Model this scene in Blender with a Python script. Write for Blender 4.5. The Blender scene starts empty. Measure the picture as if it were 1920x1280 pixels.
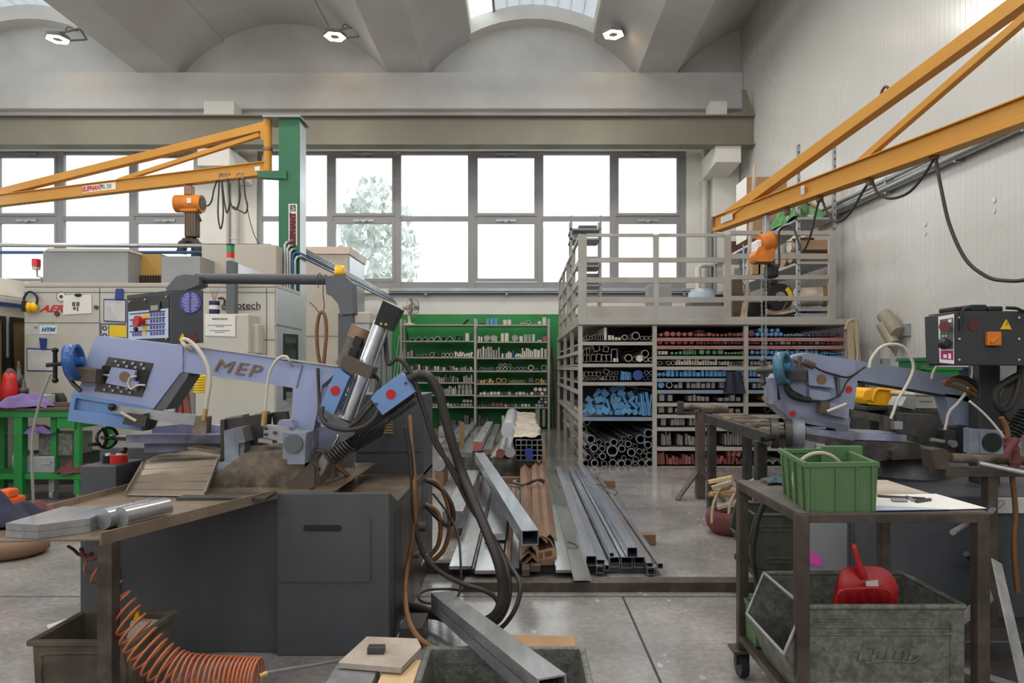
import bpy, math, random
from mathutils import Vector as V, Matrix, Euler
R = random.Random(11)
C = bpy.context.scene.collection
SC = bpy.context.scene
PI = math.pi
# ---------------------------------------------------------------- camera, world, exposure
F, H, CX, CY = 1280.0, 1.42, 978.0, 690.0
cam = bpy.data.cameras.new('camera'); co = bpy.data.objects.new('camera', cam); C.objects.link(co)
co.location = (0, 0, H); co.rotation_euler = (PI/2, 0, 0)
cam.sensor_width = 36; cam.lens = 36*F/1920
cam.shift_x = (960-CX)/1920; cam.shift_y = (CY-640)/1920
cam.clip_start = 0.05; cam.clip_end = 200
SC.camera = co
SC.view_settings.view_transform = 'Standard'; SC.view_settings.look = 'None'
SC.view_settings.gamma = 1; SC.view_settings.exposure = -0.05; SC.view_settings.use_curve_mapping = False
SC.cycles.use_denoising = True
SC.cycles.max_bounces = 8; SC.cycles.diffuse_bounces = 5; SC.cycles.glossy_bounces = 3
SC.cycles.transparent_max_bounces = 12; SC.cycles.sample_clamp_indirect = 6
SC.cycles.caustics_reflective = False; SC.cycles.caustics_refractive = False
w = bpy.data.worlds.new('daylight'); SC.world = w; w.use_nodes = True
bg = w.node_tree.nodes['Background']; bg.inputs[0].default_value = (0.93, 0.97, 1.0, 1); bg.inputs[1].default_value = 2.3
def area(name, loc, rot, sx, sy, power, col=(1, .95, .88)):
    l = bpy.data.lights.new(name, 'AREA'); l.shape = 'RECTANGLE'; l.size = sx; l.size_y = sy; l.energy = power; l.color = col
    o = bpy.data.objects.new(name, l); C.objects.link(o); o.location = loc; o.rotation_euler = rot; return o
# rows of added overhead area lights that lift the interior, without fixtures
for lx in (-9.5, -4.2, 1.5):
    for ly in (2.0, 7.5, 12.5):
        area('overhead_fill_light', (lx, ly, 8.0), (0, 0, 0), 1.2, 1.2, 130)
# ---------------------------------------------------------------- helpers
def at(px, py, y): return V(((px-CX)/F*y, y, H-(py-CY)/F*y))
def dk(a, b, y0, y1): p = at(a, b, y0); return p, p+V((0, y1-y0, 0))   # axis straight out of a facing plate
def P(y, pts): return [at(a, b, y) for a, b in pts]
def fl(px, py, z=0.0):
    y = F*(H-z)/(py-CY); return V(((px-CX)/F*y, y, z))
def lin(c): return tuple(((x/255)/12.92 if x <= 10 else (((x/255)+.055)/1.055)**2.4) for x in c)
MATS = {}
def mat(name, col, rough=.55, metal=0.0, var=.12, scale=6.0, col2=None, bump=0.0, amt=.5, emit=0, stretch=None, alpha=None, lo=.45, hi=.62):
    m = bpy.data.materials.new(name); m.use_nodes = True; MATS[name] = m
    t = m.node_tree; b = t.nodes['Principled BSDF']; L = t.links
    c1 = lin(col); b.inputs['Roughness'].default_value = rough; b.inputs['Metallic'].default_value = metal
    if emit:
        b.inputs['Base Color'].default_value = (*c1, 1); b.inputs['Emission Color'].default_value = (*c1, 1); b.inputs['Emission Strength'].default_value = emit
        return m
    tc = t.nodes.new('ShaderNodeTexCoord'); src = tc.outputs['Object']
    if stretch:
        mp = t.nodes.new('ShaderNodeMapping'); mp.inputs['Scale'].default_value = stretch; L.new(src, mp.inputs[0]); src = mp.outputs[0]
    n = t.nodes.new('ShaderNodeTexNoise'); n.inputs['Scale'].default_value = scale; n.inputs['Detail'].default_value = 6; n.inputs['Roughness'].default_value = .62
    L.new(src, n.inputs['Vector'])
    n2 = t.nodes.new('ShaderNodeTexNoise'); n2.inputs['Scale'].default_value = scale*.37; n2.inputs['Detail'].default_value = 5; L.new(src, n2.inputs['Vector'])
    r = t.nodes.new('ShaderNodeValToRGB')
    r.color_ramp.elements[0].position = .3; r.color_ramp.elements[1].position = .7
    r.color_ramp.elements[0].color = (*[x*(1-var) for x in c1], 1); r.color_ramp.elements[1].color = (*[min(1, x*(1+var)) for x in c1], 1)
    L.new(n.outputs['Fac'], r.inputs[0]); out = r.outputs[0]
    if col2:
        r2 = t.nodes.new('ShaderNodeValToRGB'); r2.color_ramp.elements[0].position = lo; r2.color_ramp.elements[1].position = hi
        r2.color_ramp.elements[0].color = (0, 0, 0, 1); r2.color_ramp.elements[1].color = (amt, amt, amt, 1)
        L.new(n2.outputs['Fac'], r2.inputs[0])
        mx = t.nodes.new('ShaderNodeMix'); mx.data_type = 'RGBA'; L.new(r2.outputs[0], mx.inputs[0]); L.new(out, mx.inputs[6])
        mx.inputs[7].default_value = (*lin(col2), 1); out = mx.outputs[2]
    L.new(out, b.inputs['Base Color'])
    rr = t.nodes.new('ShaderNodeMapRange'); rr.inputs[1].default_value = .3; rr.inputs[2].default_value = .7
    rr.inputs[3].default_value = max(.03, rough-.1); rr.inputs[4].default_value = min(1, rough+.1); L.new(n2.outputs['Fac'], rr.inputs[0]); L.new(rr.outputs[0], b.inputs['Roughness'])
    if bump:
        bm = t.nodes.new('ShaderNodeBump'); bm.inputs['Strength'].default_value = bump; bm.inputs['Distance'].default_value = .01
        L.new(n.outputs['Fac'], bm.inputs['Height']); L.new(bm.outputs[0], b.inputs['Normal'])
    if alpha is not None: b.inputs['Alpha'].default_value = alpha
    return m
def glass(name, tint=(.97, .985, .98), refl=.06, rough=.02):
    m = bpy.data.materials.new(name); m.use_nodes = True; t = m.node_tree; MATS[name] = m
    for n in list(t.nodes): t.nodes.remove(n)
    o = t.nodes.new('ShaderNodeOutputMaterial'); tr = t.nodes.new('ShaderNodeBsdfTransparent'); tr.inputs[0].default_value = (*tint, 1)
    g = t.nodes.new('ShaderNodeBsdfGlossy'); g.inputs['Roughness'].default_value = rough
    mx = t.nodes.new('ShaderNodeMixShader'); mx.inputs[0].default_value = refl
    t.links.new(tr.outputs[0], mx.inputs[1]); t.links.new(g.outputs[0], mx.inputs[2]); t.links.new(mx.outputs[0], o.inputs[0]); return m
def translucent(name, col, mixt=.6):
    m = bpy.data.materials.new(name); m.use_nodes = True; t = m.node_tree; MATS[name] = m
    for n in list(t.nodes): t.nodes.remove(n)
    o = t.nodes.new('ShaderNodeOutputMaterial'); a = t.nodes.new('ShaderNodeBsdfTranslucent'); d = t.nodes.new('ShaderNodeBsdfDiffuse')
    a.inputs[0].default_value = (*col, 1); d.inputs[0].default_value = (*col, 1)
    mx = t.nodes.new('ShaderNodeMixShader'); mx.inputs[0].default_value = mixt
    t.links.new(d.outputs[0], mx.inputs[1]); t.links.new(a.outputs[0], mx.inputs[2]); t.links.new(mx.outputs[0], o.inputs[0]); return m
def perp(d, up=None):
    d = d.normalized(); up = V(up) if up is not None else V((0, 0, 1))
    if abs(d.dot(up)) > .98: up = V((0, 1, 0)) if abs(d.y) < .9 else V((1, 0, 0))
    u = up.cross(d).normalized(); return u, d.cross(u).normalized()
def cat(pts, n=6, closed=False):
    p = [V(q) for q in pts]; N = len(p); out = []
    for i in range(N if closed else N-1):
        a, b, c, d = (p[(i-1) % N], p[i], p[(i+1) % N], p[(i+2) % N]) if closed else (p[max(i-1, 0)], p[i], p[i+1], p[min(i+2, N-1)])
        for k in range(n):
            t = k/n; out.append(.5*((2*b)+(c-a)*t+(2*a-5*b+4*c-d)*t*t+(3*b-a-3*c+d)*t**3))
    if not closed: out.append(p[-1])
    return out
class M:
    def __init__(s, T=None): s.v = []; s.f = []; s.mi = []; s.sm = []; s.T = T
    def add(s, vs, fs, m=0, sm=False):
        o = len(s.v)
        s.v += [(s.T @ V(q)) if s.T else V(q) for q in vs]
        for f in fs: s.f.append(tuple(i+o for i in f)); s.mi.append(m); s.sm.append(sm)
        return s
    def poly(s, pts, m=0): return s.add(pts, [tuple(range(len(pts)))], m)
    def box(s, x0, x1, y0, y1, z0, z1, m=0):
        return s.add([(x0,y0,z0),(x1,y0,z0),(x1,y1,z0),(x0,y1,z0),(x0,y0,z1),(x1,y0,z1),(x1,y1,z1),(x0,y1,z1)],
                     [(0,3,2,1),(4,5,6,7),(0,1,5,4),(1,2,6,5),(2,3,7,6),(3,0,4,7)], m)
    def beam(s, a, b, w, h, up=None, m=0, mcap=None):
        a, b = V(a), V(b); u, k = perp(b-a, up); u = u*w/2; k = k*h/2
        q = [a-u-k, a+u-k, a+u+k, a-u+k, b-u-k, b+u-k, b+u+k, b-u+k]
        s.add(q, [(0,4,5,1),(1,5,6,2),(2,6,7,3),(3,7,4,0)], m); mc = m if mcap is None else mcap
        s.add(q[:4], [(0,1,2,3)], mc); return s.add(q[4:], [(3,2,1,0)], mc)
    def hollow(s, a, b, w, h, t, up=None, m=0):
        a, b = V(a), V(b); u, k = perp(b-a, up)
        def rect(c, w, h): return [c-u*w/2-k*h/2, c+u*w/2-k*h/2, c+u*w/2+k*h/2, c-u*w/2+k*h/2]
        q = rect(a, w, h)+rect(b, w, h)+rect(a, w-2*t, h-2*t)+rect(b, w-2*t, h-2*t); f = []
        for i in range(4):
            j = (i+1) % 4; f += [(i, i+4, j+4, j), (8+i, 8+j, 12+j, 12+i), (i, j, 8+j, 8+i), (4+i, 12+i, 12+j, 4+j)]
        return s.add(q, f, m)
    def ang(s, a, b, w, t, rot=0.0, up=None, m=0):
        a, b = V(a), V(b); u, k = perp(b-a, up); c, n = math.cos(rot), math.sin(rot); e, g = u*c+k*n, k*c-u*n
        pr = [e*0+g*0, e*w, e*w+g*t, e*t+g*t, e*t+g*w, g*w]
        q = [a+x for x in pr]+[b+x for x in pr]
        return s.add(q, [(0,1,2,3,4,5), (11,10,9,8,7,6)]+[(i, 6+i, 6+(i+1) % 6, (i+1) % 6) for i in range(6)], m)
    def cyl(s, a, b, r, r1=None, n=16, caps=True, m=0, mcap=None):
        a, b = V(a), V(b); r1 = r if r1 is None else r1; u, k = perp(b-a)
        A = [a+(u*math.cos(2*PI*i/n)+k*math.sin(2*PI*i/n))*r for i in range(n)]
        B = [b+(u*math.cos(2*PI*i/n)+k*math.sin(2*PI*i/n))*r1 for i in range(n)]
        s.add(A+B, [(i, (i+1) % n, n+(i+1) % n, n+i) for i in range(n)], m, True)
        if caps:
            mc = m if mcap is None else mcap
            s.add(A, [tuple(range(n))[::-1]], mc); s.add(B, [tuple(range(n))], mc)
        return s
    def pipe(s, a, b, ro, ri, n=16, m=0, mi=None):
        a, b = V(a), V(b); u, k = perp(b-a); mi = m if mi is None else mi
        def ring(c, r): return [c+(u*math.cos(2*PI*i/n)+k*math.sin(2*PI*i/n))*r for i in range(n)]
        s.add(ring(a, ro)+ring(b, ro), [(i, (i+1) % n, n+(i+1) % n, n+i) for i in range(n)], m, True)
        s.add(ring(a, ri)+ring(b, ri), [(i, n+i, n+(i+1) % n, (i+1) % n) for i in range(n)], mi, True)
        for c, fl_ in ((a, 1), (b, 0)):
            s.add(ring(c, ro)+ring(c, ri), [((i, n+i, n+(i+1) % n, (i+1) % n) if fl_ else (i, (i+1) % n, n+(i+1) % n, n+i)) for i in range(n)], m)
        return s
    def tube(s, pts, r, n=8, sub=6, closed=False, m=0, radii=None):
        p = cat(pts, sub, closed) if sub else [V(q) for q in pts]; N = len(p); vs = []; fs = []; u = None
        for i in range(N):
            d = (p[(i+1) % N]-p[i-1]) if closed else (p[min(i+1, N-1)]-p[max(i-1, 0)])
            d = d.normalized() if d.length > 1e-9 else V((0, 0, 1))
            if u is None: u, _ = perp(d)
            u = (u-d*u.dot(d)); u = u.normalized() if u.length > 1e-6 else perp(d)[0]
            k = d.cross(u); rr = r if radii is None else radii[min(len(radii)-1, int(i*len(radii)/N))]
            vs += [p[i]+(u*math.cos(2*PI*j/n)+k*math.sin(2*PI*j/n))*rr for j in range(n)]
        for i in range(N if closed else N-1):
            for j in range(n):
                a, b = i*n+j, i*n+(j+1) % n; c, d = ((i+1) % N)*n+(j+1) % n, ((i+1) % N)*n+j; fs.append((a, b, c, d))
        s.add(vs, fs, m, True)
        if not closed:
            s.add(vs[:n], [tuple(range(n))[::-1]], m); s.add(vs[-n:], [tuple(range(n))], m)
        return s
    def prism(s, pts, off, m=0, mside=None):
        p = [V(q) for q in pts]; off = V(off); n = len(p); ms = m if mside is None else mside
        nrm = sum(((p[i]-p[0]).cross(p[(i+1) % n]-p[0]) for i in range(n)), V((0, 0, 0)))
        if nrm.dot(off) > 0: p.reverse()
        s.add(p, [tuple(range(n))], m); s.add([q+off for q in p], [tuple(range(n))[::-1]], ms)
        return s.add(p+[q+off for q in p], [(i, n+i, n+(i+1) % n, (i+1) % n) for i in range(n)], ms)
    def frame(s, outer, inner, off, m=0):
        o = [V(q) for q in outer]; i_ = [V(q) for q in inner]; n = len(o); off = V(off); q = o+i_+[x+off for x in o]+[x+off for x in i_]; f = []
        for i in range(n):
            j = (i+1) % n; f += [(i, j, n+j, n+i), (2*n+i, 3*n+i, 3*n+j, 2*n+j), (i, 2*n+i, 2*n+j, j), (n+i, n+j, 3*n+j, 3*n+i)]
        return s.add(q, f, m)
    def lathe(s, prof, base, axis=(0, 0, 1), n=20, m=0):
        base = V(base); d = V(axis).normalized(); u, k = perp(d); vs = []; fs = []
        for r, z in prof: vs += [base+d*z+(u*math.cos(2*PI*j/n)+k*math.sin(2*PI*j/n))*r for j in range(n)]
        for i in range(len(prof)-1):
            for j in range(n): fs.append((i*n+j, i*n+(j+1) % n, (i+1)*n+(j+1) % n, (i+1)*n+j))
        return s.add(vs, fs, m, True)
    def ball(s, c, r, n=12, m=0, sq=(1, 1, 1)):
        c = V(c); vs = []; fs = []; k = n//2
        for i in range(k+1):
            for j in range(n):
                a, b = PI*i/k, 2*PI*j/n; vs.append(c+V((math.sin(a)*math.cos(b)*r*sq[0], math.sin(a)*math.sin(b)*r*sq[1], math.cos(a)*r*sq[2])))
        for i in range(k):
            for j in range(n): fs.append((i*n+j, (i+1)*n+j, (i+1)*n+(j+1) % n, i*n+(j+1) % n))
        return s.add(vs, fs, m, True)
    def sheet(s, fn, nu, nv, m=0, sm=True):
        return s.add([fn(i/nu, j/nv) for i in range(nu+1) for j in range(nv+1)],
                     [(i*(nv+1)+j, (i+1)*(nv+1)+j, (i+1)*(nv+1)+j+1, i*(nv+1)+j+1) for i in range(nu) for j in range(nv)], m, sm)
    def cloth(s, fn, nu, nv, t=.004, m=0):
        o = [V(fn(i/nu, j/nv)) for i in range(nu+1) for j in range(nv+1)]
        n = len(o); W = nv+1; f = []
        q = o+[x-V((0, 0, t)) for x in o]
        for i in range(nu):
            for j in range(nv):
                a = (i*W+j, (i+1)*W+j, (i+1)*W+j+1, i*W+j+1); f += [a, tuple(n+x for x in a[::-1])]
        for i in range(nu): f += [(i*W, n+i*W, n+(i+1)*W, (i+1)*W), (i*W+nv, (i+1)*W+nv, n+(i+1)*W+nv, n+i*W+nv)]
        for j in range(nv): f += [(j, j+1, n+j+1, n+j), (nu*W+j, n+nu*W+j, n+nu*W+j+1, nu*W+j+1)]
        return s.add(q, f, m, True)
    def mesh(s, name, mats, org=None):
        me = bpy.data.meshes.new(name); o = V(org) if org is not None else V((0, 0, 0))
        me.from_pydata([tuple(V(q)-o) for q in s.v], [], s.f)
        for x in (mats if isinstance(mats, (list, tuple)) else [mats]): me.materials.append(MATS[x] if isinstance(x, str) else x)
        me.polygons.foreach_set('material_index', s.mi); me.polygons.foreach_set('use_smooth', s.sm); me.update(); return me
    def build(s, name, mats, parent=None, bevel=0, org=None, seg=2):
        me = s.mesh(name, mats, org)
        o = bpy.data.objects.new(name, me); C.objects.link(o)
        if org is not None: o.location = V(org)
        if parent is not None:
            o.parent = parent
            o.matrix_parent_inverse = Matrix.Translation(-V(parent['_l'])) if '_l' in parent else Matrix()
        if bevel:
            b = o.modifiers.new('bevel', 'BEVEL'); b.width = bevel; b.segments = seg; b.limit_method = 'ANGLE'; b.angle_limit = math.radians(40); b.use_clamp_overlap = True
        return o
def tag(o, label, cat_, group=None, kind=None):
    o['label'] = label; o['category'] = cat_
    if group: o['group'] = group
    if kind: o['kind'] = kind
    return o
def thing(name, label, cat_, loc, group=None):
    o = bpy.data.objects.new(name, None); C.objects.link(o); o.empty_display_size = .1
    o.location = V(loc); o['_l'] = tuple(V(loc)); return tag(o, label, cat_, group)
def solo(m, name, mats, label, cat_, group=None, bevel=0, org=None, kind=None):
    if org is None:
        lo = [min(q[i] for q in m.v) for i in range(3)]; hi = [max(q[i] for q in m.v) for i in range(3)]
        org = V(((lo[0]+hi[0])/2, (lo[1]+hi[1])/2, lo[2]))
    return tag(m.build(name, mats, bevel=bevel, org=org), label, cat_, group, kind)
def struct(m, name, mats, bevel=0):
    o = m.build(name, mats, bevel=bevel); o['kind'] = 'structure'; return o
TEXTS = []
def text(body, name, m, parent, loc, size, rot=(PI/2, 0, 0), ext=.001, shear=0.0, xs=1.0, align='CENTER', bold=0.0, space=1.0):
    c = bpy.data.curves.new(name, 'FONT'); c.body = body; c.size = size; c.extrude = ext; c.shear = shear; c.align_x = align; c.align_y = 'CENTER'; c.offset = bold; c.space_character = space
    c.materials.append(MATS[m]); o = bpy.data.objects.new(name, c); C.objects.link(o)
    TEXTS.append(o)
    o.location = V(loc); o.rotation_euler = rot; o.scale = (xs, 1, 1)
    if parent is not None:
        o.parent = parent; o.matrix_parent_inverse = Matrix.Translation(-V(parent['_l'])) if '_l' in parent else Matrix()
    return o
def bake_texts():
    dg = bpy.context.evaluated_depsgraph_get()
    for o in TEXTS:
        me = bpy.data.meshes.new_from_object(o.evaluated_get(dg)); n = o.name; o.name = 'old'
        q = bpy.data.objects.new(n, me); C.objects.link(q); q.location = o.location; q.rotation_euler = o.rotation_euler; q.scale = o.scale
        if o.parent: q.parent = o.parent; q.matrix_parent_inverse = o.matrix_parent_inverse.copy()
        c = o.data; bpy.data.objects.remove(o); bpy.data.curves.remove(c)
ORD = 'first second third fourth fifth sixth seventh eighth ninth tenth eleventh twelfth thirteenth fourteenth fifteenth sixteenth seventeenth eighteenth nineteenth twentieth twenty-first twenty-second twenty-third twenty-fourth twenty-fifth twenty-sixth twenty-seventh twenty-eighth twenty-ninth thirtieth thirty-first thirty-second thirty-third thirty-fourth thirty-fifth'.split()
# ---------------------------------------------------------------- materials
mat('plaster', (226, 223, 216), .9, var=.04, scale=2.0, bump=.05)
mat('concrete_white', (212, 210, 207), .9, var=.05, scale=1.2, col2=(176, 170, 163), amt=.5, bump=.08)
mat('roof_white', (207, 206, 205), .9, var=.04, scale=.8, col2=(182, 178, 174), amt=.5)
mat('wall_panel', (208, 206, 202), .28, var=.03, scale=.7, col2=(186, 182, 175), amt=.25)
mat('wall_green', (42, 138, 68), .55, var=.1, scale=2)
mat('girder', (128, 123, 108), .6, var=.07, scale=1.0, col2=(112, 108, 96), amt=.6)
mat('alu_frame', (146, 145, 146), .5, .1, var=.04)
mat('steel', (168, 168, 170), .28, .6, var=.25, scale=14, col2=(95, 90, 86), amt=.5, stretch=(1, .15, 1))
mat('plate_steel', (196, 196, 198), .2, .9, var=.18, scale=9, col2=(120, 116, 112), amt=.5, stretch=(1, .3, 1))
mat('chute_steel', (150, 137, 121), .35, .35, var=.12, scale=5, col2=(140, 122, 104), amt=.5)
mat('steel_bright', (200, 202, 205), .25, .9, var=.12, scale=20, stretch=(1, .2, 1))
mat('chrome', (215, 217, 220), .16, 1.0, var=.05)
mat('steel_dark', (86, 84, 84), .45, .6, var=.3, scale=12, col2=(60, 52, 46), amt=.6)
mat('mill_steel', (190, 195, 206), .26, .7, var=.2, scale=10, col2=(110, 112, 120), amt=.6, stretch=(1, .12, 1))
mat('cast_dirty', (132, 120, 106), .55, .4, var=.35, scale=16, col2=(58, 48, 40), amt=.8, bump=.3)
mat('tray_steel', (166, 148, 128), .3, .5, var=.2, scale=5, col2=(80, 66, 54), amt=.7)
mat('charcoal', (76, 78, 83), .5, .15, var=.16, scale=5, col2=(92, 88, 84), amt=.25, stretch=(1, 1, .4))
mat('charcoal_side', (92, 90, 90), .35, .5, var=.2, scale=5, col2=(64, 58, 54), amt=.6, stretch=(3, 3, .3))
mat('lilac', (160, 170, 206), .42, var=.05, scale=5, col2=(150, 152, 188), amt=.45)
mat('lilac_dirty', (150, 152, 180), .5, var=.12, scale=14, col2=(92, 88, 92), amt=.75)
mat('blue_paint', (116, 148, 198), .42, var=.06, scale=7, col2=(108, 140, 190), amt=.4)
mat('wheel_blue', (44, 92, 160), .35, var=.12, scale=12)
mat('wheel_teal', (66, 112, 136), .4, var=.2, scale=12)
mat('lilac_grey', (142, 150, 174), .45, var=.06, scale=6, col2=(112, 112, 126), amt=.6, lo=.4, hi=.7); mat('oily_cast', (92, 88, 86), .4, .4, var=.35, scale=16, col2=(48, 42, 38), amt=.8, bump=.3)
mat('rack_red', (156, 104, 98), .55, var=.1, scale=9, col2=(150, 138, 126), amt=.6); mat('rack_blue', (110, 132, 160), .55, var=.1, scale=9, col2=(150, 140, 130), amt=.6); mat('rack_green', (128, 142, 122), .55, var=.1, scale=9, col2=(150, 140, 130), amt=.6); mat('nozzle', (150, 142, 124), .5, var=.1, scale=8)
mat('grey_cast', (140, 146, 160), .5, .2, var=.14, scale=12, col2=(96, 90, 84), amt=.6)
mat('black', (26, 26, 28), .5, var=.2); mat('black_gloss', (18, 19, 21), .25, var=.1)
mat('rubber', (46, 41, 39), .5, var=.2, scale=20); mat('hose_tan', (122, 84, 48), .5, var=.2, scale=14)
mat('hose_white', (206, 198, 182), .4, var=.08); mat('cream', (196, 192, 180), .5, var=.04, scale=2, col2=(186, 182, 170), amt=.4)
mat('beige', (186, 178, 165), .6, var=.04, scale=2); mat('machine_grey', (148, 150, 150), .5, var=.06, scale=2, col2=(125, 128, 130), amt=.5)
mat('grey_box', (96, 98, 102), .6, var=.06, scale=2); mat('pale_metal', (196, 202, 206), .35, .5, var=.06, scale=3)
mat('rack', (168, 163, 157), .5, .1, var=.06, scale=6, col2=(150, 140, 128), amt=.4)
mat('galv', (168, 170, 172), .4, .6, var=.1, scale=20)
mat('crane_yellow', (200, 140, 38), .45, var=.06, scale=3, col2=(196, 132, 40), amt=.4)
mat('crane_green', (40, 106, 70), .45, var=.06, scale=3)
mat('hoist_orange', (230, 130, 30), .45, var=.1, scale=8, col2=(150, 80, 40), amt=.4)
mat('bench_green', (30, 130, 58), .5, var=.1, scale=6); mat('bin_green', (86, 116, 76), .5, var=.08, scale=8, col2=(66, 112, 64), amt=.5)
mat('fami_green', (112, 114, 106), .5, .2, var=.42, scale=60, col2=(70, 76, 64), amt=.6, bump=.15)
mat('fami_dark', (62, 66, 56), .55, .15, var=.3, scale=24, col2=(40, 40, 34), amt=.6)
mat('cart_steel', (92, 82, 74), .45, .5, var=.25, scale=18, col2=(58, 50, 44), amt=.6)
mat('cart_top', (112, 106, 102), .45, .6, var=.2, scale=6)
mat('dirty_bin', (100, 90, 74), .7, var=.3, scale=9, col2=(60, 54, 46), amt=.8)
mat('red', (196, 34, 34), .35, var=.08); mat('red_dot', (190, 24, 30), .5, var=.1, scale=30); mat('dustpan', (172, 32, 36), .3, var=.1, scale=5)
mat('faded_red', (88, 36, 38), .6, var=.1); mat('rust', (150, 122, 102), .5, .3, var=.18, scale=9, col2=(116, 88, 68), amt=.6, stretch=(1, .2, 1))
mat('wood', (176, 142, 98), .7, var=.15, scale=5, col2=(150, 112, 70), amt=.5, stretch=(1, .2, 6)); mat('wood_red', (120, 92, 70), .7, var=.15)
mat('wood_pale', (206, 178, 134), .7, var=.12, scale=6, stretch=(6, .5, 6))
mat('cardboard', (178, 140, 102), .8, var=.06, scale=3); mat('kraft', (160, 128, 98), .75, var=.12, scale=6)
mat('paper', (232, 228, 222), .8, var=.03); mat('paper_grey', (206, 204, 202), .8, var=.06, scale=20, col2=(180, 180, 184), amt=.5)
mat('pink', (232, 84, 190), .6, var=.03); mat('magenta', (168, 36, 110), .5, var=.04); mat('yellow', (236, 200, 34), .45, var=.05)
mat('yellow_bin', (238, 172, 16), .45, var=.05); mat('orange', (228, 96, 40), .45, var=.1, scale=10); mat('spring_orange', (182, 104, 70), .4, var=.1)
mat('purple', (120, 98, 150), .8, var=.12, scale=12); mat('maroon', (104, 56, 55), .8, var=.12, scale=12); mat('navy', (36, 42, 84), .6, var=.1)
mat('navy_cloth', (44, 46, 66), .85, var=.2, scale=10); mat('blue_clip', (30, 58, 130), .5, var=.1)
mat('blue_steel', (92, 146, 188), .5, .1, var=.14, scale=12); mat('blue_deep', (52, 74, 148), .5, .1, var=.14); mat('red_steel', (158, 92, 86), .55, .1, var=.16, scale=12)
mat('red_dark', (118, 66, 66), .55, .1, var=.2, scale=12); mat('green_steel', (92, 148, 104), .5, .1, var=.14, scale=12)
mat('grey_steel', (150, 148, 142), .4, .45, var=.2, scale=10, col2=(110, 104, 98), amt=.5); mat('pale_steel', (200, 192, 180), .45, .4, var=.14, scale=10)
mat('dark_steel', (84, 82, 82), .45, .5, var=.2, scale=10); mat('plum_steel', (104, 76, 92), .5, .3, var=.15, scale=10); mat('brass', (196, 158, 98), .4, .5, var=.12)
mat('dark_paint', (56, 57, 60), .55, .05, var=.1, scale=40); mat('dark_teal', (64, 86, 92), .8, var=.15, scale=12)
mat('pale_blue', (188, 206, 226), .4, var=.04); mat('lcd', (150, 156, 140), .3, var=.03); mat('violet', (80, 66, 150), .5, var=.1)
mat('pvc', (206, 204, 198), .45, var=.04); mat('pipe_blue', (44, 82, 134), .4, .2, var=.08); mat('pipe_steel', (170, 172, 174), .28, .8, var=.06)
mat('fan_cream', (214, 196, 182), .5, var=.05); mat('foam', (184, 172, 160), .85, var=.15, scale=10, col2=(150, 134, 120), amt=.6, bump=.3)
mat('wrap', (188, 176, 158), .5, var=.15, scale=12, col2=(140, 126, 108), amt=.6, bump=.4)
mat('strap', (178, 160, 134), .85, var=.1, scale=30); mat('green_net', (56, 120, 66), .7, var=.25, scale=20, col2=(150, 176, 120), amt=.4)
mat('bronze', (136, 108, 88), .4, .7, var=.2, scale=24); mat('mep_brown', (134, 104, 86), .5, .3, var=.15, scale=24)
mat('lamp_glow', (255, 226, 180), emit=14); mat('green_lens', (20, 150, 84), .25, var=.05); mat('red_lens', (210, 34, 34), .25, var=.05); mat('amber', (246, 190, 10), .25, var=.05)
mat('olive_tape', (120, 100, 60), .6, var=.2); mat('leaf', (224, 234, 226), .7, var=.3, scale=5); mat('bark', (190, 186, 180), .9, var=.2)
mat('text_red', (196, 40, 48), .5, var=.02); mat('text_black', (30, 28, 28), .5, var=.02); mat('text_blue', (30, 120, 190), .5, var=.02); mat('text_grey', (92, 88, 86), .6, var=.02)
mat('interior_yellow', (178, 140, 66), .6, var=.1, scale=3); mat('dark_curtain', (64, 46, 34), .8, var=.2, scale=4)
mat('earth_grey', (150, 150, 148), .9, var=.08); mat('brown_dark', (86, 74, 64), .6, var=.2, scale=8)
glass('window_glass'); glass('machine_glass', (.55, .63, .58), .2, .05); glass('fan_guard', (.8, .8, .78), .1, .2)
translucent('skylight', (.86, .88, .9), .5)
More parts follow.
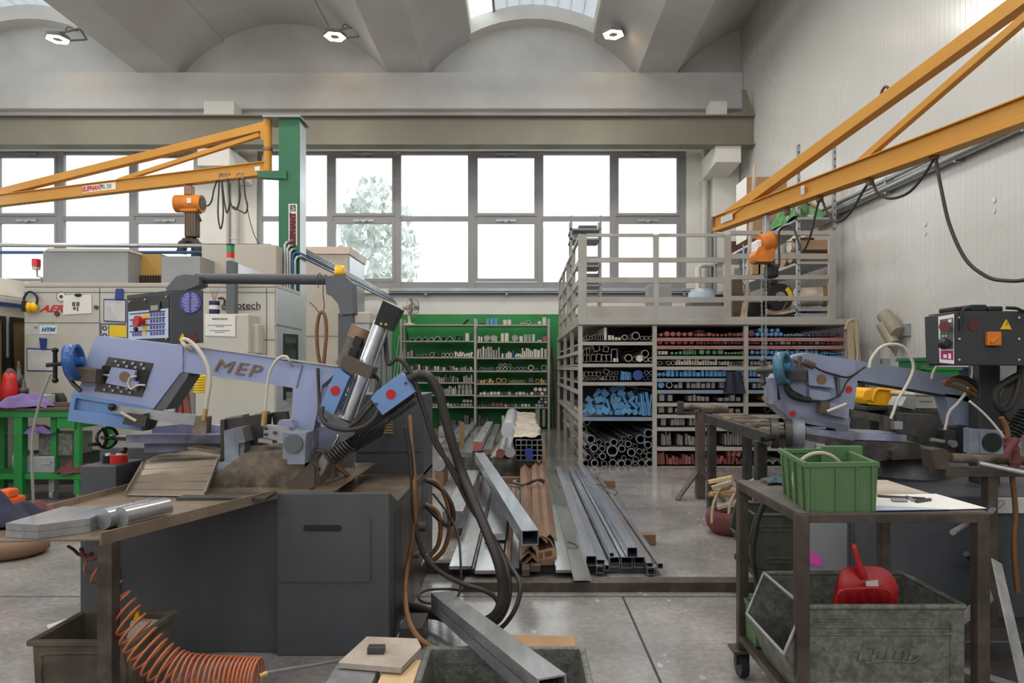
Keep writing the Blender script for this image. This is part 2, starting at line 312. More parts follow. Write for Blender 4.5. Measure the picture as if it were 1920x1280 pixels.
# polished workshop floor: blotchy grey concrete with scuffs and pale flecks
fm = mat('floor_concrete', (156, 152, 149), .17, var=.26, scale=2.2, col2=(104, 98, 94), amt=.75, lo=.4, hi=.66)
fm.node_tree.nodes['Principled BSDF'].inputs['Specular IOR Level'].default_value = .75
def floor_nodes():
    t = fm.node_tree; L = t.links; b = t.nodes['Principled BSDF']
    tc = t.nodes.new('ShaderNodeTexCoord'); vo = t.nodes.new('ShaderNodeTexVoronoi'); vo.inputs['Scale'].default_value = 13
    n = t.nodes.new('ShaderNodeTexNoise'); n.inputs['Scale'].default_value = 1.3; n.inputs['Detail'].default_value = 3
    mp = t.nodes.new('ShaderNodeMapping'); mp.inputs['Scale'].default_value = (1, .55, 1); L.new(tc.outputs['Object'], mp.inputs[0]); L.new(mp.outputs[0], vo.inputs['Vector']); L.new(tc.outputs['Object'], n.inputs['Vector'])
    a = t.nodes.new('ShaderNodeMath'); a.operation = 'LESS_THAN'; a.inputs[1].default_value = .2; L.new(vo.outputs['Distance'], a.inputs[0])
    g = t.nodes.new('ShaderNodeMath'); g.operation = 'GREATER_THAN'; g.inputs[1].default_value = .56; L.new(n.outputs['Fac'], g.inputs[0])
    m = t.nodes.new('ShaderNodeMath'); m.operation = 'MULTIPLY'; L.new(a.outputs[0], m.inputs[0]); L.new(g.outputs[0], m.inputs[1])
    k = t.nodes.new('ShaderNodeMath'); k.operation = 'MULTIPLY'; k.inputs[1].default_value = .45; L.new(m.outputs[0], k.inputs[0])
    src = b.inputs['Base Color'].links[0].from_socket
    mx = t.nodes.new('ShaderNodeMix'); mx.data_type = 'RGBA'; L.new(k.outputs[0], mx.inputs[0]); L.new(src, mx.inputs[6]); mx.inputs[7].default_value = (*lin((214, 212, 208)), 1)
    n3 = t.nodes.new('ShaderNodeTexNoise'); n3.inputs['Scale'].default_value = 28; n3.inputs['Detail'].default_value = 4; L.new(tc.outputs['Object'], n3.inputs['Vector'])
    r = t.nodes.new('ShaderNodeMapRange'); r.inputs[1].default_value = .3; r.inputs[2].default_value = .7; r.inputs[3].default_value = .78; r.inputs[4].default_value = 1.12; L.new(n3.outputs['Fac'], r.inputs[0])
    mu = t.nodes.new('ShaderNodeMix'); mu.data_type = 'RGBA'; mu.blend_type = 'MULTIPLY'; mu.inputs[0].default_value = 1; L.new(mx.outputs[2], mu.inputs[6]); L.new(r.outputs[0], mu.inputs[7])
    L.new(mu.outputs[2], b.inputs['Base Color'])
floor_nodes()
# ---------------------------------------------------------------- the setting
WX, BY = 5.2, 16.6          # right wall plane, back wall plane
LX, FY = -19.0, -5.0        # far left, open end of the hall behind the camera
struct(M().box(LX, WX+.3, FY, BY+.4, -.3, 0), 'floor', 'floor_concrete')
# joints sawn in the slab
struct(M().box(.622, .634, FY, 4.25, 0, .0012).box(-5, WX, 4.24, 4.25, 0, .0012), 'trim_1', 'black')
struct(M().box(-6.2, -6.19, FY, 9, 0, .0012).box(-9, -2.2, 5.6, 5.61, 0, .0012), 'trim_2', 'black')
# right wall: ribbed insulated panels
m = M(); y = FY; pr = []
while y < BY:
    pr += [(y, 0), (y+.092, 0), (y+.094, .003), (y+.098, .003)]; y += .1
pr.append((BY, 0))
for (ya, da), (yb, db) in zip(pr, pr[1:]): m.add([(WX+da, ya, 0), (WX+db, yb, 0), (WX+db, yb, 9.9), (WX+da, ya, 9.9)], [(0, 1, 2, 3)])
m.box(WX+.01, WX+.25, FY, BY, 0, 9.9)
struct(m, 'wall_right', 'wall_panel')
# unseen end and side walls added to cut frontal fill; upper gap left open
struct(M().box(LX-.3, WX+.3, FY-.3, FY, 0, 3.6).box(LX-.3, WX+.3, FY-.3, FY, 8.2, 9.9), 'wall_rear_fill_block', 'plaster')
struct(M().box(LX-.3, LX, FY, BY+.3, 0, 4.6).box(LX-.3, LX, FY, BY+.3, 7.6, 9.9), 'wall_left_fill_block', 'plaster')
# back wall with two window bands
def wx(px): return (px-CX)/F*BY
def wz(py): return H-(py-CY)/F*BY
WT, WB = wz(283), wz(541)
w2 = (wx(481), wx(1287)); w1 = (wx(-160), wx(372))
g0, g1 = wz(588), 0
m = M()
m.box(LX, WX, BY, BY+.3, WT, 9.9).box(LX, WX, BY, BY+.3, wz(589), WB)
m.box(LX, w1[0], BY, BY+.3, WB, WT).box(w1[1], w2[0], BY, BY+.3, WB, WT).box(w2[1], WX, BY, BY+.3, WB, WT)
struct(m, 'wall_back', 'plaster')
struct(M().box(LX, WX, BY-.005, BY+.3, 0, wz(589)), 'wall_back_lower', 'wall_green')
struct(M().box(w2[0]-.1, w2[1]+.1, BY-.14, BY, WB-.12, WB-.02).box(w1[0]-.1, w1[1]+.1, BY-.14, BY, WB-.12, WB-.02), 'trim_3', 'plaster')
def window(name, cols, x0, x1, sash):
    Yf = BY+.06; rows = ((WT, 291, 404), (None, 412, 524))
    fr = M(); fr.box(x0, x1, Yf, Yf+.08, WT-.07, WT).box(x0, x1, Yf, Yf+.08, WB, WB+.17)
    fr.box(x0, x1, Yf, Yf+.08, wz(413), wz(404))
    edges = [x0]+[v for a, b in zip(cols, cols[1:]) for v in (wx(a[1]), wx(b[0]))]+[x1]
    for i in range(0, len(edges)-1): pass
    fr.box(x0, wx(cols[0][0]), Yf-.01, Yf+.09, WB, WT).box(wx(cols[-1][1]), x1, Yf-.01, Yf+.09, WB, WT)
    for a, b in zip(cols, cols[1:]): fr.box(wx(a[1]), wx(b[0]), Yf-.02, Yf+.08, WB, WT)
    f = fr.build(name, 'alu_frame'); f['kind'] = 'structure'
    for i, (a, b) in enumerate(cols):
        for (ya, yb) in ((289, 404), (413, 527)):
            X0, X1, Z1, Z0 = wx(a), wx(b), wz(ya), wz(yb)
            g = M().box(X0, X1, Yf+.03, Yf+.036, Z0, Z1).build('pane', 'window_glass', f)
            if i in sash:
                t = .07
                s = M().frame([(X0, Yf-.03, Z0), (X1, Yf-.03, Z0), (X1, Yf-.03, Z1), (X0, Yf-.03, Z1)], [(X0+t, Yf-.03, Z0+t), (X1-t, Yf-.03, Z0+t), (X1-t, Yf-.03, Z1-t), (X0+t, Yf-.03, Z1-t)], (0, .08, 0))
                s.build('sash', 'alu_frame', f)
                xm = (X0+X1)/2
                h = M().box(xm-.25, xm+.25, Yf-.06, Yf-.03, Z1-.03, Z1+.03); h.tube([(xm-.1, Yf-.06, Z1), (xm, Yf-.12, Z1-.06), (xm+.1, Yf-.06, Z1)], .012)
                h.build('opener', 'galv', f)
    return f
window('window_1', [(-150, -20), (-8, 105), (117, 240), (250, 367)], w1[0], w1[1], (1, 3))
window('window_2', [(490, 612), (623, 740), (751, 877), (890, 1007), (1019, 1144), (1155, 1275)], w2[0], w2[1], (1, 3, 5))
# pilasters with corbels, and wall pipes
def pilaster(n, x0, x1, cx0, cx1, zc):
    m = M().box(x0, x1, BY-.35, BY, 0, 7.9)
    yb = BY-1.35
    m.prism([(cx0, yb, zc), (cx0, BY, zc), (cx0, BY, zc-.5), (cx0, yb, zc-.4)], (cx1-cx0, 0, 0))
    struct(m, n, 'plaster', .015)
pilaster('wall_pier_left', wx(375), wx(436), -7.24, -6.53, 6.34)
pilaster('wall_pier_right', wx(1330), WX-.01, 4.34, 4.9, 6.42)
for i, (px, py0, py1, r) in enumerate(((444, 275, 800, .09), (1318, 275, 800, .075))):
    m = M().cyl((wx(px), BY-.14, wz(py1)), (wx(px), BY-.14, wz(py0)), r, n=16)
    for z in (wz(330), wz(450), wz(540)): m.cyl((wx(px), BY-.14, z-.02), (wx(px), BY-.14, z+.02), r+.012, n=16)
    solo(m, 'downpipe', 'pvc', ('white plastic downpipe on the left pier between the two window bands', 'white plastic downpipe beside the right-hand wall pier')[i], 'pipe', 'downpipes')
# concrete roof: transverse beam, lunettes, wing beams and vaults
SP, AP, HW, CEN, PER = 8.35, 9.56, 2.475, .25, 5.87
RR = (HW*HW+(AP-SP)**2)/(2*(AP-SP)); ZC = AP-RR
def arc(c, a, b, n, dz=0): return [(c+a+(b-a)*i/n, ZC+dz+math.sqrt(RR*RR-(a+(b-a)*i/n)**2)) for i in range(n+1)]
struct(M().box(LX, WX, 16.0, BY, 7.5, 8.36), 'ceiling_beam', 'concrete_white', .02)
struct(M().box(LX, WX, 16.2, BY, 7.3, 7.52), 'ceiling_ledge', 'concrete_white')
bays = [CEN+PER*k for k in (-3, -2, -1, 0, 1)]
for i, c in enumerate(bays):
    if WX-c < -HW+.1: continue
    hi = min(HW, WX-c)
    pts = [(x, 16.25, z) for x, z in arc(c, -HW, hi, 24, .1)]
    low = [(pts[-1][0], 16.25, 8.3), (pts[0][0], 16.25, 8.3)]
    struct(M().prism(pts+low, (0, .35, 0)), 'wall_lunette_%d' % (i+1), 'concrete_white')
OW = 1.47
for i, c in enumerate([CEN+PER*(k+.5) for k in (-4, -3, -2, -1, 0, 1)]):
    if c-PER/2+OW > WX: continue
    # wing beam centred between two vaults
    hb = PER/2-HW
    left = [(x, z) for x, z in arc(c-PER/2, OW, HW, 10)]
    right = [(x, z) for x, z in arc(c+PER/2, -HW, -OW, 10)]
    prof = left+right
    prof = [(x, z) for x, z in prof if x <= WX] or left
    if prof[-1][0] > WX-.5: prof = [q for q in prof if q[0] < WX]+[(WX, arc(c+PER/2, WX-c-PER/2, WX-c-PER/2+.01, 1)[0][1] if WX > c+hb else SP)]
    top = [(prof[-1][0], prof[-1][1]+.18), (prof[0][0], prof[0][1]+.18)]
    struct(M().prism([(x, FY, z) for x, z in prof+top], (0, 16.25-FY, 0)), 'ceiling_wing_%d' % (i+1), 'roof_white')
for i, (c, sky) in enumerate(zip(bays, (0, 1, 0, 1, 0))):
    b = min(OW, WX-c)
    if not sky:
        b = WX-c+.1 if WX-c < OW else b
        p = arc(c, -OW-.03, b, 12, .05); p2 = [(x, z+.15) for x, z in p[::-1]]
        struct(M().prism([(x, FY, z) for x, z in p+p2], (0, 16.3-FY, 0)), 'ceiling_vault_%d' % (i+1), 'roof_white')
    else:
        z0 = arc(c, -OW, OW, 1)[0][1]
        p = [(c-OW-.02+(2*OW+.04)*k/10, z0+.36+.34*math.sin(PI*k/10)) for k in range(11)]
        cu = M()
        for s in (-1, 1): cu.box(c+s*OW-.04, c+s*OW+.04, FY, 16.2, z0+.02, z0+.34)
        cu.prism([(x, 15.9, z) for x, z in p]+[(c+OW, 15.9, z0+.1)]+[(x, 15.9, z) for x, z in arc(c, -OW, OW, 12)[::-1]], (0, .35, 0))
        struct(cu, 'ceiling_skylight_curb_%d' % (i+1), 'plaster')
        sh = M()
        for k in range(2, 10): sh.prism([(p[k][0], FY, p[k][1]), (p[k+1][0], FY, p[k+1][1]), (p[k+1][0], FY, p[k+1][1]+.02), (p[k][0], FY, p[k][1]+.02)], (0, 15.9-FY, 0))
        struct(sh, 'ceiling_skylight_shell_%d' % (i+1), 'skylight')
        gl = M()
        for k in range(0, 2): gl.prism([(p[k][0], FY, p[k][1]), (p[k+1][0], FY, p[k+1][1]), (p[k+1][0], FY, p[k+1][1]+.01), (p[k][0], FY, p[k][1]+.01)], (0, 15.9-FY, 0))
        o = struct(gl, 'window_skylight_%d' % (i+1), 'window_glass')
        br = M()
        for yy in range(-4, 16, 2): br.box(p[0][0], p[2][0]+.02, yy-.03, yy+.03, p[0][1]-.05, p[0][1])
        br.box(p[2][0]-.03, p[2][0]+.03, FY, 15.9, p[2][1]-.04, p[2][1])
        br.build('glazing_bar', 'alu_frame', o)
# crane girder carried on the corbels
g = M().box(LX, WX-.02, 15.28, 15.3+.02, 6.4, 7.03)
for z in (6.385, 7.02): g.box(LX, WX-.02, 15.15, 15.5, z, z+.03)
for x in (-14,): g.box(x, x+.02, 15.17, 15.28, 6.4, 7.03)
solo(g, 'crane_girder', 'girder', 'long olive grey steel girder running above the windows under the concrete beam', 'girder')
solo(M().prism([(WX-.28, 15.2, 7.06), (WX-.06, 15.2, 7.06), (WX-.06, 15.2, 7.2), (WX-.2, 15.2, 7.62), (WX-.28, 15.2, 7.62)], (0, .05, 0)), 'girder_stop', 'girder', 'upright grey plate standing on the right end of the crane girder', 'stop plate')
# high-bay lamps on brackets
def lamp(px, py, y, label):
    c = at(px, py, y); t = thing('high_bay_lamp', label, 'lamp', c, 'hexagonal high-bay lamps under the roof wings')
    hexa = lambda r, z: [c+V((r*math.cos(PI/3*k+.2), r*math.sin(PI/3*k+.2), z)) for k in range(6)]
    M().prism(hexa(.25, .0), (0, 0, .07)).build('housing', 'alu_frame', t, .01)
    M().frame(hexa(.235, -.006), hexa(.11, -.006), (0, 0, .006)).build('glowing_ring', 'lamp_glow', t)
    fn = M()
    for k in range(8): fn.box(c.x-.16+.045*k-.005, c.x-.16+.045*k+.005, c.y-.12, c.y+.12, c.z+.07, c.z+.13)
    fn.build('cooling_fins', 'machine_grey', t)
    b = M().beam(c+V((.05, .0, .14)), c+V((.42, .12, .3)), .04, .03).beam(c+V((.42, .12, .3)), c+V((.45, .3, .14)), .04, .03).beam(c+V((.45, .3, .14)), c+V((.1, .14, .04)), .04, .03)
    b.beam(c+V((.4, .14, .26)), c+V((.46, .14, .42)), .1, .06); b.build('bracket', 'machine_grey', t)
    M().tube([c+V((.1, .05, .12)), c+V((.2, .05, .3)), c+V((.36, .1, .24)), c+V((.44, .12, .4))], .008).build('cable', 'black', t)
lamp(108, 74, 15.0, 'lit hexagonal lamp beneath the skylight, nearest the left end of the hall')
lamp(628, 69, 15.0, 'lit hexagonal lamp above the green crane column')
lamp(1150, 65, 15.0, 'lit hexagonal lamp nearest the ribbed right-hand wall')
m = M().tube([(-4.32, 15.3, 9.08), (-4.3, 12, 9.12), (-4.3, 2, 9.12)], .012, sub=0)
solo(m, 'lamp_conduit', 'machine_grey', 'thin grey conduit running along the roof wing to the middle lamp', 'conduit')
# outside: paving and a pale tree seen through the glass
struct(M().box(-30, 20, BY+.4, 60, -.4, -.3), 'ground_outside', 'earth_grey')
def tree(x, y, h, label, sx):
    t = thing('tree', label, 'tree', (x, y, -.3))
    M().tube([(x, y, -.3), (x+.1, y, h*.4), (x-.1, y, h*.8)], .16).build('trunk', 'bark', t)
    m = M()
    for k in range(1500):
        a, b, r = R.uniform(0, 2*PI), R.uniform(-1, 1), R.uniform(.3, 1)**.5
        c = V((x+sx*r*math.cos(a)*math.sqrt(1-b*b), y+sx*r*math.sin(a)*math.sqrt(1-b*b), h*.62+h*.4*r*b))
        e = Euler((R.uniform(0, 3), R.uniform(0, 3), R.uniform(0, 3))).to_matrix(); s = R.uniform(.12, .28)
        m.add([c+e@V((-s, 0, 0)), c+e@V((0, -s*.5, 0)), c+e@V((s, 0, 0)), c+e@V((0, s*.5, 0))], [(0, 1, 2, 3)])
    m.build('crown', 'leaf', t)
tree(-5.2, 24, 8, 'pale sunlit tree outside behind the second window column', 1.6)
# ---------------------------------------------------------------- first band saw
S = thing('band_saw', 'lilac band saw with deep-blue handwheel and hanging console on a dark grey cabinet', 'band saw', (-1.3, 3.9, 0), 'lilac band saws')
X0, X1, XM = -2.19, -.653, -1.21
# cabinet
c = M().box(XM, X1, 3.39, 5.0, 0, .7)
c.box(XM, X1, 3.37, 3.39, 0, .805).box(X0, XM, 3.41, 4.9, 0, .775)
c.prism([(X1, 3.39, .7), (X1, 5, .7), (X1, 5, .72), (X1, 3.6, .72), (X1, 3.39, .8)], (-.012, 0, 0))
base = c.build('base_cabinet', 'charcoal', S, .006)
M().box(X0-.003, X0, 3.5, 4.6, .05, .72).build('side_panel', 'charcoal_side', base)
M().box(X1, X1+.004, 3.5, 4.9, .02, .69).build('side_panel', 'charcoal_side', base)
pl = M().prism(P(3.362, [(521, 967), (690, 967), (694, 972), (694, 1086), (690, 1091), (521, 1091)]), (0, .012, 0)).build('access_panel', 'charcoal', base, .004)
sl = [at(574+math.cos(a)*6-0, 990+math.sin(a)*6, 3.36) for a in [PI/2+PI*k/6 for k in range(7)]]+[at(635+math.cos(a)*6, 990+math.sin(a)*6, 3.36) for a in [-PI/2+PI*k/6 for k in range(7)]]
M().prism(sl, (0, .003, 0)).build('grip_slot', 'black', base)
M().box(X0+.16, X0+.175, 3.4, 3.41, .25, .75).cyl((X0+.17, 3.4, .3), (X0+.17, 3.4, .42), .012).build('hinge', 'black', base)
M().box(XM+.02, X1-.015, 3.4, 4.55, .7, .712).build('drip_tray', 'tray_steel', S)
hb = M().box(-1.11, X1, 4.55, 5.0, .7, 1.245).build('hydraulic_housing', 'charcoal', S, .004)
M().box(-1.1, X1-.02, 4.545, 4.55, .86, .864).build('housing_seam', 'steel_dark', hb)
lv = M()
for k in range(5): lv.beam(at(720, 790+k*5.2, 4.5), at(737, 790+k*5.2, 4.5), .02, .008)
lv.build('vent_louvres', 'brass', hb)
# tray table to the left
tz = .8
tp = [(-1.21, 3.37), (-1.53, 2.48), (-2.45, 2.4), (-2.45, 2.85), (-2.06, 2.9), (-2.02, 3.45), (-1.98, 4.3), (-.95, 4.5), (-.95, 3.41), (-1.2, 3.41)]
ty = M().prism([(x, y, tz-.006) for x, y in tp], (0, 0, .006))
ty.beam((-1.21, 3.37, tz), (-1.53, 2.48, tz), .01, .045).beam((-2.02, 3.45, tz+.012), (-2.06, 2.9, tz+.012), .008, .03).beam((-2.02, 3.45, tz+.012), (-1.98, 4.3, tz+.012), .008, .03)
tray = ty.build('tray_table', 'tray_steel', S)
M().hollow((-1.53, 2.53, 0), (-1.53, 2.53, tz-.02), .054, .054, .004).build('table_leg', 'cart_steel', S, .004)
# turntable and castings
cc = at(470, 858, 3.98)
M().lathe([(0, .895), (.5, .895), (.55, .87), (.55, .8), (0, .8)], (-1.7, 4.17, 0), n=40).build('turntable', 'tray_steel', S)
M().prism(P(3.55, [(392, 926), (400, 893), (455, 850), (530, 846), (592, 852), (596, 880), (588, 926)]), (0, .55, 0)).build('base_casting', 'cast_dirty', S, .01)
M().prism(P(3.5, [(535, 927), (546, 900), (580, 868), (590, 876), (589, 912), (556, 926)]), (0, .03, 0)).build('swivel_plate', 'brown_dark', S, .004)
M().prism(P(3.7, [(454, 842), (470, 835), (525, 838), (545, 842), (545, 872), (458, 872)]), (0, .3, 0)).build('vise_slide', 'cast_dirty', S, .012)
M().beam(at(572, 918, 3.6), at(628, 889, 3.9), .05, .012).build('swivel_lever', 'steel_bright', S)
# vise
v = M().prism(P(3.72, [(413, 787), (470, 779), (496, 776), (493, 806), (486, 835), (458, 842), (430, 868), (413, 868)]), (0, .12, 0))
v.prism(P(3.7, [(413, 787), (421, 786), (421, 868), (413, 868)]), (0, .2, 0))
vj = v.build('vise_jaw', 'steel_dark', S, .004)
M().prism(P(3.75, [(421, 783), (454, 777), (454, 781), (421, 788)]), (0, .1, 0)).build('jaw_cap', 'steel', vj, .002)
M().prism(P(3.78, [(476, 776), (494, 772), (494, 776), (476, 780)]), (0, .1, 0)).build('jaw_cap', 'steel', vj, .002)
k = M().prism(P(3.62, [(420, 807), (433, 804), (448, 830), (447, 850), (452, 867), (421, 869)]), (0, .09, 0))
k.prism(P(3.6, [(433, 803), (453, 800), (460, 829), (448, 831)]), (0, .12, 0)).prism(P(3.63, [(447, 831), (459, 829), (458, 842), (452, 866), (447, 860)]), (0, .08, 0))
k.build('fixed_jaw_bracket', 'grey_cast', S, .004)
k = M().prism(P(3.58, [(412, 866), (448, 874), (462, 875), (461, 888), (455, 895), (410, 895), (405, 880)]), (0, .14, 0)).build('jaw_foot', 'grey_cast', S, .005)
M().cyl(*dk(453, 884, 3.58, 3.57), .012).build('bolt', 'steel', k)
# dial block
d = M().prism(P(3.45, [(530, 811), (574, 811), (571, 870), (539, 870), (539, 861), (530, 860)]), (0, .16, 0))
d = d.build('dial_block', 'grey_cast', S, .004)
M().cyl(*dk(551, 831, 3.45, 3.435), .047, n=28).build('dial', 'grey_box', d, .003)
M().prism(P(3.55, [(574, 811), (587, 806), (587, 842), (580, 846), (580, 884), (571, 884)]), (0, .1, 0)).build('side_post', 'lilac_dirty', S, .004)
# blade guide blocks
g = M().prism(P(3.6, [(494, 797), (541, 801), (546, 815), (531, 820), (530, 829), (494, 819)]), (0, .07, 0)).prism(P(3.62, [(484, 822), (510, 824), (512, 832), (484, 829)]), (0, .07, 0))
g = g.build('guide_block', 'galv', S, .003)
for px, py in ((499, 803), (499, 814), (516, 811)): M().cyl(*dk(px, py, 3.6, 3.59), .009).build('screw', 'steel_dark', g)
M().prism(P(3.85, [(510, 773), (535, 771), (537, 785), (530, 796), (512, 797)]), (0, .06, 0)).build('side_stop', 'steel_dark', S, .003)
M().prism(P(3.66, [(518, 798), (524, 787), (545, 787), (552, 802), (545, 806)]), (0, .05, 0)).build('guide_bracket', 'lilac_dirty', S, .003)
# bed rails behind the vise
M().prism(P(3.9, [(236, 815), (280, 814), (413, 815), (413, 830), (236, 830)]), (0, .12, 0)).build('bed_rail', 'lilac_dirty', S, .004)
M().prism(P(4.0, [(285, 800), (360, 793), (413, 798), (413, 815), (285, 814)]), (0, .1, 0)).prism(P(4.0, [(270, 831), (413, 831), (413, 842), (350, 845), (300, 848), (270, 848)]), (0, .15, 0)).build('bed_casting', 'lilac_dirty', S, .006)
M().prism(P(3.85, [(352, 838), (360, 838), (413, 845), (408, 852), (352, 842)]), (0, .1, 0)).build('scale_strip', 'tray_steel', S)
M().box(at(186, 0, 4.25).x, at(330, 0, 4.25).x, 4.25, 4.75, .7, at(0, 838, 4.25).z).build('rear_pedestal', 'charcoal', S, .01)
vh = at(201, 820, 4.0); vw = M(); vw.lathe([(.062, -.015), (.07, 0), (.062, .015), (.05, 0), (.062, -.015)], vh, (1, -.5, 0), n=24).cyl(vh-V((.04, -.02, 0)), vh+V((.16, -.05, 0)), .016)
for a in range(3): vw.beam(vh, vh+V((0, math.cos(a*2.1)*.06, math.sin(a*2.1)*.06)), .012, .02)
vw = vw.build('vise_handwheel', 'black_gloss', S); M().cyl(at(186, 832, 3.95), at(168, 833, 3.85), .011).build('crank_handle', 'black_gloss', vw)
M().tube(P(4.1, [(236, 838), (232, 850), (226, 846), (222, 858), (222, 866)]), .012).build('lock_lever', 'black_gloss', S)
# chute: perforated sloping plate
p0, p1, p2, p3 = fl(237, 928, .806), fl(384, 931, .806), at(410, 862, 3.72), at(268, 872, 3.72)
ch = M().prism([p0, p1, p2, p3], (0, .004, .006))
for a, b in ((p0, p3), (p1, p2)): ch.beam(a+V((0, 0, .01)), b+V((0, 0, .01)), .006, .03)
ch = ch.build('chip_chute', 'chute_steel', S)
ho = M()
for r in range(4):
    for q in range(28):
        e = p0.lerp(p3, .14+.22*r).lerp(p1.lerp(p2, .14+.22*r), .05+.9*q/27); ho.box(e.x-.003, e.x+.003, e.y-.004, e.y-.001, e.z+.004, e.z+.0075)
ho.build('drain_holes', 'black', ch)['kind'] = 'stuff'
# ---- saw bow
Yh = 3.72
h = M().prism(P(Yh, [(180, 629), (260, 638), (342, 648), (342, 698), (338, 699), (287, 767), (275, 762), (134, 737), (150, 722), (156, 709), (150, 700), (165, 667)]), (0, .15, 0), 0)
head = h.build('wheel_cover', 'lilac', S, .006)
M().prism(P(Yh+.005, [(338, 699), (353, 698), (352, 706), (310, 768), (290, 767)]), (0, .14, 0)).build('cover_edge', 'grey_box', head, .004)
h = M().frame(P(Yh-.005, [(134, 737), (287, 765), (266, 808), (126, 789)]), P(Yh-.005, [(142, 746), (238, 762), (232, 781), (138, 768)]), (0, .13, 0)).prism(P(Yh+.02, [(140, 744), (240, 760), (236, 784), (136, 770)]), (0, .1, 0))
h.build('lower_cover', 'blue_paint', S, .004)
h = M().prism(P(Yh+.01, [(342, 648), (480, 666), (560, 681), (640, 689), (604, 722), (588, 806), (546, 801), (549, 727), (480, 716), (342, 697)]), (0, .12, 0)).build('bow_beam', 'lilac', S, .006)
M().beam(at(342, 649, Yh+.005), at(328, 696, Yh+.005), .004, .006).build('cover_joint', 'grey_box', head)
M().beam(at(567, 684, Yh+.005), at(556, 727, Yh+.005), .004, .006).build('weld_line', 'lilac_dirty', h)
M().beam(at(342, 646, Yh+.06), at(640, 688, Yh+.06), .12, .006).build('top_strip', 'alu_frame', h)
mp = at(443, 691, Yh+.004); text('MEP', 'lettering', 'mep_brown', S, (mp.x, mp.y, mp.z), .1, (PI/2, .155, 0), .004, .25, 1.3, bold=0, space=1.15)
# tension window
fo = P(Yh-.006, [(203, 669), (287, 681), (265, 744), (176, 733)]); fi = P(Yh-.006, [(196, 685), (281, 696), (272, 728), (183, 717)])
w_ = M().frame(fo, fi, (0, .03, 0)).build('tension_window', 'steel_dark', head, .003)
M().prism(P(Yh-.003, [(192, 685), (281, 696), (272, 730), (181, 717)]), (0, .01, 0)).build('window_recess', 'black', head)
bk = M().prism(P(Yh-.025, [(209, 688), (254, 694), (249, 714), (258, 716), (256, 727), (242, 727), (198, 718)]), (0, .025, 0)).build('tension_block', 'lilac', head, .004)
M().cyl(*dk(234, 706, Yh-.025, Yh-.03), .028, n=24).build('pivot_cap', 'bronze', bk)
bo = M()
for i in range(4):
    for a, b in ((218+16*i, 677+2*i), (223+16*i, 684.5+2*i), (197+16*i, 730+2*i), (207+16*i, 724+2*i)): bo.cyl(*dk(a, b, Yh-.006, Yh-.014), .008, n=6)
bo.build('window_bolts', 'galv', w_)['kind'] = 'stuff'
M().cyl(at(184, 702, Yh-.02), at(206, 704, Yh-.02), .006).build('tension_rod', 'steel_bright', head)
M().tube([at(a, b, Yh-.035) for a, b in ((256, 705), (244, 708), (240, 720), (246, 729), (258, 722), (272, 722))], .005).build('sensor_wire', 'hose_white', head)
# tension shaft and handwheel
M().beam(at(148, 700, Yh-.03), at(190, 705, Yh-.03), .1, .075).build('tension_slide', 'brown_dark', S, .006)
wc = at(139, 679, Yh-.06); ax = V((.96, .26, .12)).normalized(); u, kk = perp(ax)
rm = M()
for rr, off in ((.098, 0),):
    ring = [wc+(u*math.cos(2*PI*i/32)+kk*math.sin(2*PI*i/32))*rr for i in range(32)]
    for i in range(32):
        a, b = ring[i], ring[(i+1) % 32]
        ra, rb = (a-wc).normalized(), (b-wc).normalized()
        q = [a-ax*.028, b-ax*.028, b+ax*.028, a+ax*.028]; q2 = [V(x)-r*.016 for x, r in zip(q, (ra, rb, rb, ra))]
        rm.add(q+q2, [(0, 1, 2, 3), (7, 6, 5, 4), (0, 4, 5, 1), (3, 2, 6, 7)], 0, True)
for a in (1.2, 4.34): rm.beam(wc, wc+(u*math.cos(a)+kk*math.sin(a))*.09, .01, .016)
rm.cyl(wc-ax*.03, wc+ax*.05, .026); whl = rm.build('handwheel', 'wheel_blue', S)
lv = M().cyl(wc-ax*.03, wc-ax*.13, .012).cyl(wc-ax*.09+V((0, 0, .07)), wc-ax*.09-V((0, 0, .08)), .011)
for z in (.075, -.085): lv.ball(wc-ax*.09+V((0, 0, z)), .017)
lv.build('tommy_bar', 'black_gloss', S)
M().tube([at(a, b, Yh-.05) for a, b in ((132, 712), (140, 722), (152, 733))], .012).build('stop_arm', 'steel_dark', S)
# blade guide arm
a_ = M().prism(P(Yh-.045, [(211, 759), (290, 769), (388, 781), (386, 799), (330, 794), (209, 773)]), (0, .03, 0)).build('guide_arm', 'galv', S, .003)
M().ball(at(210, 763, Yh-.06), .021).build('clamp_knob', 'black_gloss', a_)
M().prism(P(Yh-.07, [(236, 774), (268, 778), (276, 780), (272, 800), (229, 795)]), (0, .05, 0)).build('arm_clamp', 'steel_dark', S, .004)
M().cyl(at(226, 773, Yh-.1), at(255, 789, Yh-.07), .008).build('clamp_lever', 'hose_white', S)
M().prism(P(Yh-.06, [(268, 776), (277, 774), (278, 800), (268, 808), (264, 804)]), (0, .08, 0)).build('clamp_plate', 'black', S, .002)
M().prism(P(Yh-.055, [(367, 779), (388, 781), (386, 813), (371, 813), (360, 811)]), (0, .06, 0)).build('guide_foot', 'cast_dirty', S, .003)
